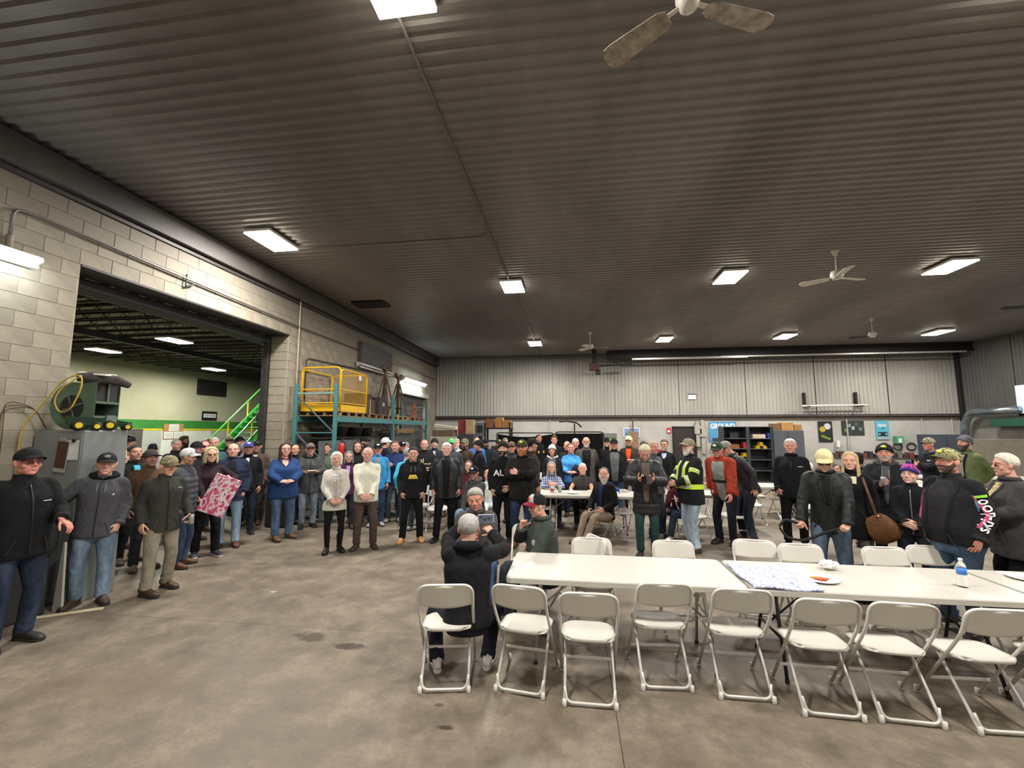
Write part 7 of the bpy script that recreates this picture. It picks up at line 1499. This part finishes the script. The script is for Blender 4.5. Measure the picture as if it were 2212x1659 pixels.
# machine with boxes, green panel, floor lamp-like arm, grey machine head
t = empty('parts_rack', (-2.65, 15.6, 0), 0, 'black rack of parts topped by wooden blocks left of the booth', 'rack')
for s in (-1, 1):
    for q in (-1, 1): MB().box2((s*.45-.03, q*.25-.03, 0), (s*.45+.03, q*.25+.03, 2.3)).build('post', m_dark, t)
for z in (.5, 1.1, 1.6, 2.05): MB().box2((-.5, -.3, z), (.5, .3, z+.05)).build('tray', m_dark, t)
for k in range(5): MB().box((-.35+k*.17, 0, 1.2+.12*(k % 2)), (.14, .3, .25)).build('part', plain(cl[k], .6), t)
for k, (x, z, w_, h, c, l) in enumerate(((-2.95, 2.1, .3, .32, '8a5a3a', 'brown wooden block on the black parts rack, left'), (-2.6, 2.1, .25, .36, 'b07c40', 'tan carton on the black parts rack, middle'), (-2.35, 2.1, .3, .26, 'a87a48', 'tan wooden block on the black parts rack, right'))): bx('wooden_block', l, 'block', (x-w_/2, 15.4, z), (x+w_/2, 15.8, z+h), plain(c, .8))
q = py(1315, 950, 15.5); o = MB().prism([(-.35, 0), (.35, 0), (.25, 1.1), (-.35, 1.15)], -.04, .04, 1).build('machine_hood', plain('4a9a3c', .5)); o.location = (q[0], 15.5, .75); tag(o, 'green machine hood panel standing right of the booth', 'panel'); MB().box((-.03, -.0, 1.08), (.62, .12, .16)).build('grey_cap', m_grey, o); 
o2 = MB().box2((q[0]-.3, 15.4, 0), (q[0]+.3, 15.8, .75)).build('panel_stand', m_dark); tag(o2, 'dark stand below the green hood panel', 'stand')
t = empty('support_arm', (.1, 18.9, 0), 0, 'curved black arm on a post above the booth', 'arm'); MB().rod((0, 0, 0), (0, 0, 2.3), .03).build('post', m_dark, t); MB().tube([(-.65, 0, 2.38), (-.3, 0, 2.4), (.1, 0, 2.33), (.3, 0, 2.15)], .035, 8, ref=(0, 1, 0)).build('arm', m_dark, t, True)
t = empty('drill_press', (-4.0, 18.8, 0), 0, 'grey drill-like machine head on a post at the far left', 'machine'); MB().box2((-.09, -.08, 0), (.09, .08, 1.75)).build('post', m_steel, t); MB().prism([(-.2, 0), (.2, 0), (.24, .3), (.2, .6), (-.2, .6), (-.24, .3)], -.12, .12, 1).build('head', plain('5d5f5e', .5), t).location = (0, 0, 1.75); MB().box((0, -.13, 2.08), (.24, .02, .3)).build('window', m_dark, t)
# boxes at the left far corner
for k, (x0, x1, z0, z1, c, l) in enumerate(((-5.9, -4.75, 0, 1.75, 'c2bba8', 'cream cabinet in the far left corner'), (-5.8, -4.9, 1.75, 2.02, '6f5a48', 'brown carton on the cream cabinet, far left corner'), (-4.7, -4.05, 0, 1.85, '3a3d42', 'dark grey cabinet in the far left corner'))): bx('corner_box', l, 'box', (x0, 17.6, z0), (x1, 18.2, z1), plain(c, .7), lid=plain(c, .6))
o = MB().box((0, 0, 0), (1.0, .3, .16), rotm(0, .12, 0), ch=.03).build('long_carton', plain('c9bfa8', .8)); o.location = (-5.3, 17.9, 2.14); tag(o, 'long pale rolled carton lying on top in the far left corner', 'carton')
o = MB().box2((-4.45, 17.9, 1.85), (-4.1, 18.1, 2.45)).build('tall_board', plain('a8906a', .8)); tag(o, 'tan board standing on the dark grey cabinet', 'board'); o = MB().box2((-4.8, 18.0, 1.85), (-4.5, 18.2, 2.45)).build('red_case', plain('8a2a2a', .5)); tag(o, 'red case standing on the dark grey cabinet', 'case')
# right end of the far wall
q0, q1 = py(1993, 940, 18.6), py(2066, 940, 18.6); t = bx('steel_cabinet', 'dark blue-grey cabinet at the right behind the camouflage cap', 'cabinet', (q0[0], 18.3, 0), (q1[0], 18.9, 1.85), plain('454b55', .5)); MB().box((0, -.305, .9), (.012, .006, 1.7)).build('door_gap', m_dark, t)
o = MB().box((0, 0, .85), (2.1, .05, 1.5), rotm(R_(-6), 0, 0)).build('beige_board', plain('8f887a', .7)); o.location = (14.3, 16.6, .12); tag(o, 'large beige board leaning behind the olive green coat', 'board')
o = bx('green_cabinet', 'dark green wall cabinet at the right edge', 'cabinet', (15.36, 16.9, 2.15), (15.7, 18.4, 2.42), plain('24503a', .5))
t = empty('ventilation_duct', (0, 0, 0), 0, 'silver ventilation duct with a dark bend at the right corner', 'duct'); MB().tube(bend([(15.38, 17.3, 2.72), (15.33, 19.1, 2.72), (15.28, 19.35, 2.3), (15.25, 19.4, 1.6)], .2, 6), .13, 16, ref=(0, 0, 1)).build('duct', plain('8d979d', .25, .8), t, True)
for k in range(6): MB().box((0, 0, 0), (.01, .01, .01)).build('clamp', m_steel, t).location = (15.25, 19.27, 1.6+.02*k)
MB().tube([(15.25, 19.4, 1.6), (15.2, 19.4, 1.2), (15.25, 19.4, .0)], .12, 14, ref=(1, 0, 0)).build('dark_pipe', m_dark, t, True)
for k in range(3):
    o = MB().tube([(12.75+.5*k+.16*math.cos(a), 19.955+.01*i/20, 1.35+.14*math.sin(a)) for i, a in enumerate(np.linspace(0, 4*PI, 40))], .022, 6, ref=(0, 1, 0)).build('hose_coil', plain(['5a5038', '4a4a38', '3a3a32'][k], .7), None, True); tag(o, ['coiled tan hose on the far wall, left of three', 'coiled olive hose on the far wall, middle', 'coiled dark hose on the far wall, right of three'][k], 'hose')
t = empty('fan_reel', py(1548, 965, 19.85), 0, 'dark red round cable reel left of the shelving', 'reel'); MB().lathe([(.17, -.06), (.18, -.05), (.1, -.03), (.1, .03), (.18, .05), (.17, .06)], n=20, axis=1).build('drum', plain('5a2626', .5), t, True); MB().box((0, .3, 0), (.1, .55, .06)).build('mount', m_dark, t)
for k, (qx, z0, z1) in enumerate(((1507, 1.3, 2.4), (1518, 1.0, 2.45))): a = py(qx, 930, 19.9); o = MB().box2((a[0]-.08, 19.85, z0), (a[0]+.08, 19.97, z1)).box2((a[0]-.14, 19.8, (z0+z1)/2), (a[0]+.14, 19.95, (z0+z1)/2+.35)).build('electrical_box', plain('a8a49a', .6)); tag(o, ['grey electrical boxes on the pipe right of the dark door', 'grey switch boxes left of the blue poster'][k], 'electrical box')
# near right: roller bag and black bags behind the front table
t = empty('suitcase', (3.55, 5.95, 0), R_(10), 'black soft suitcase with pink mark lying before the beige-capped man', 'suitcase'); MB().box((0, 0, .2), (.75, .45, .3), ch=.06).build('case', cloth('1b1b1e', 'nylon'), t); MB().box((-.1, -.05, .355), (.2, .03, .01)).build('pink_mark', plain('c83a58', .5), t); MB().tube(bend([(-.15, -.2, .33), (-.15, -.24, .42), (.15, -.24, .42), (.15, -.2, .33)], .04, 3), .012, 8).build('handle', m_dark, t, True)
for s in (-1, 1): MB().lathe([(.03, -.015), (.035, 0), (.03, .015)], n=12, axis=1).build('wheel', m_dark, t).location = (s*.3, .15, .035)
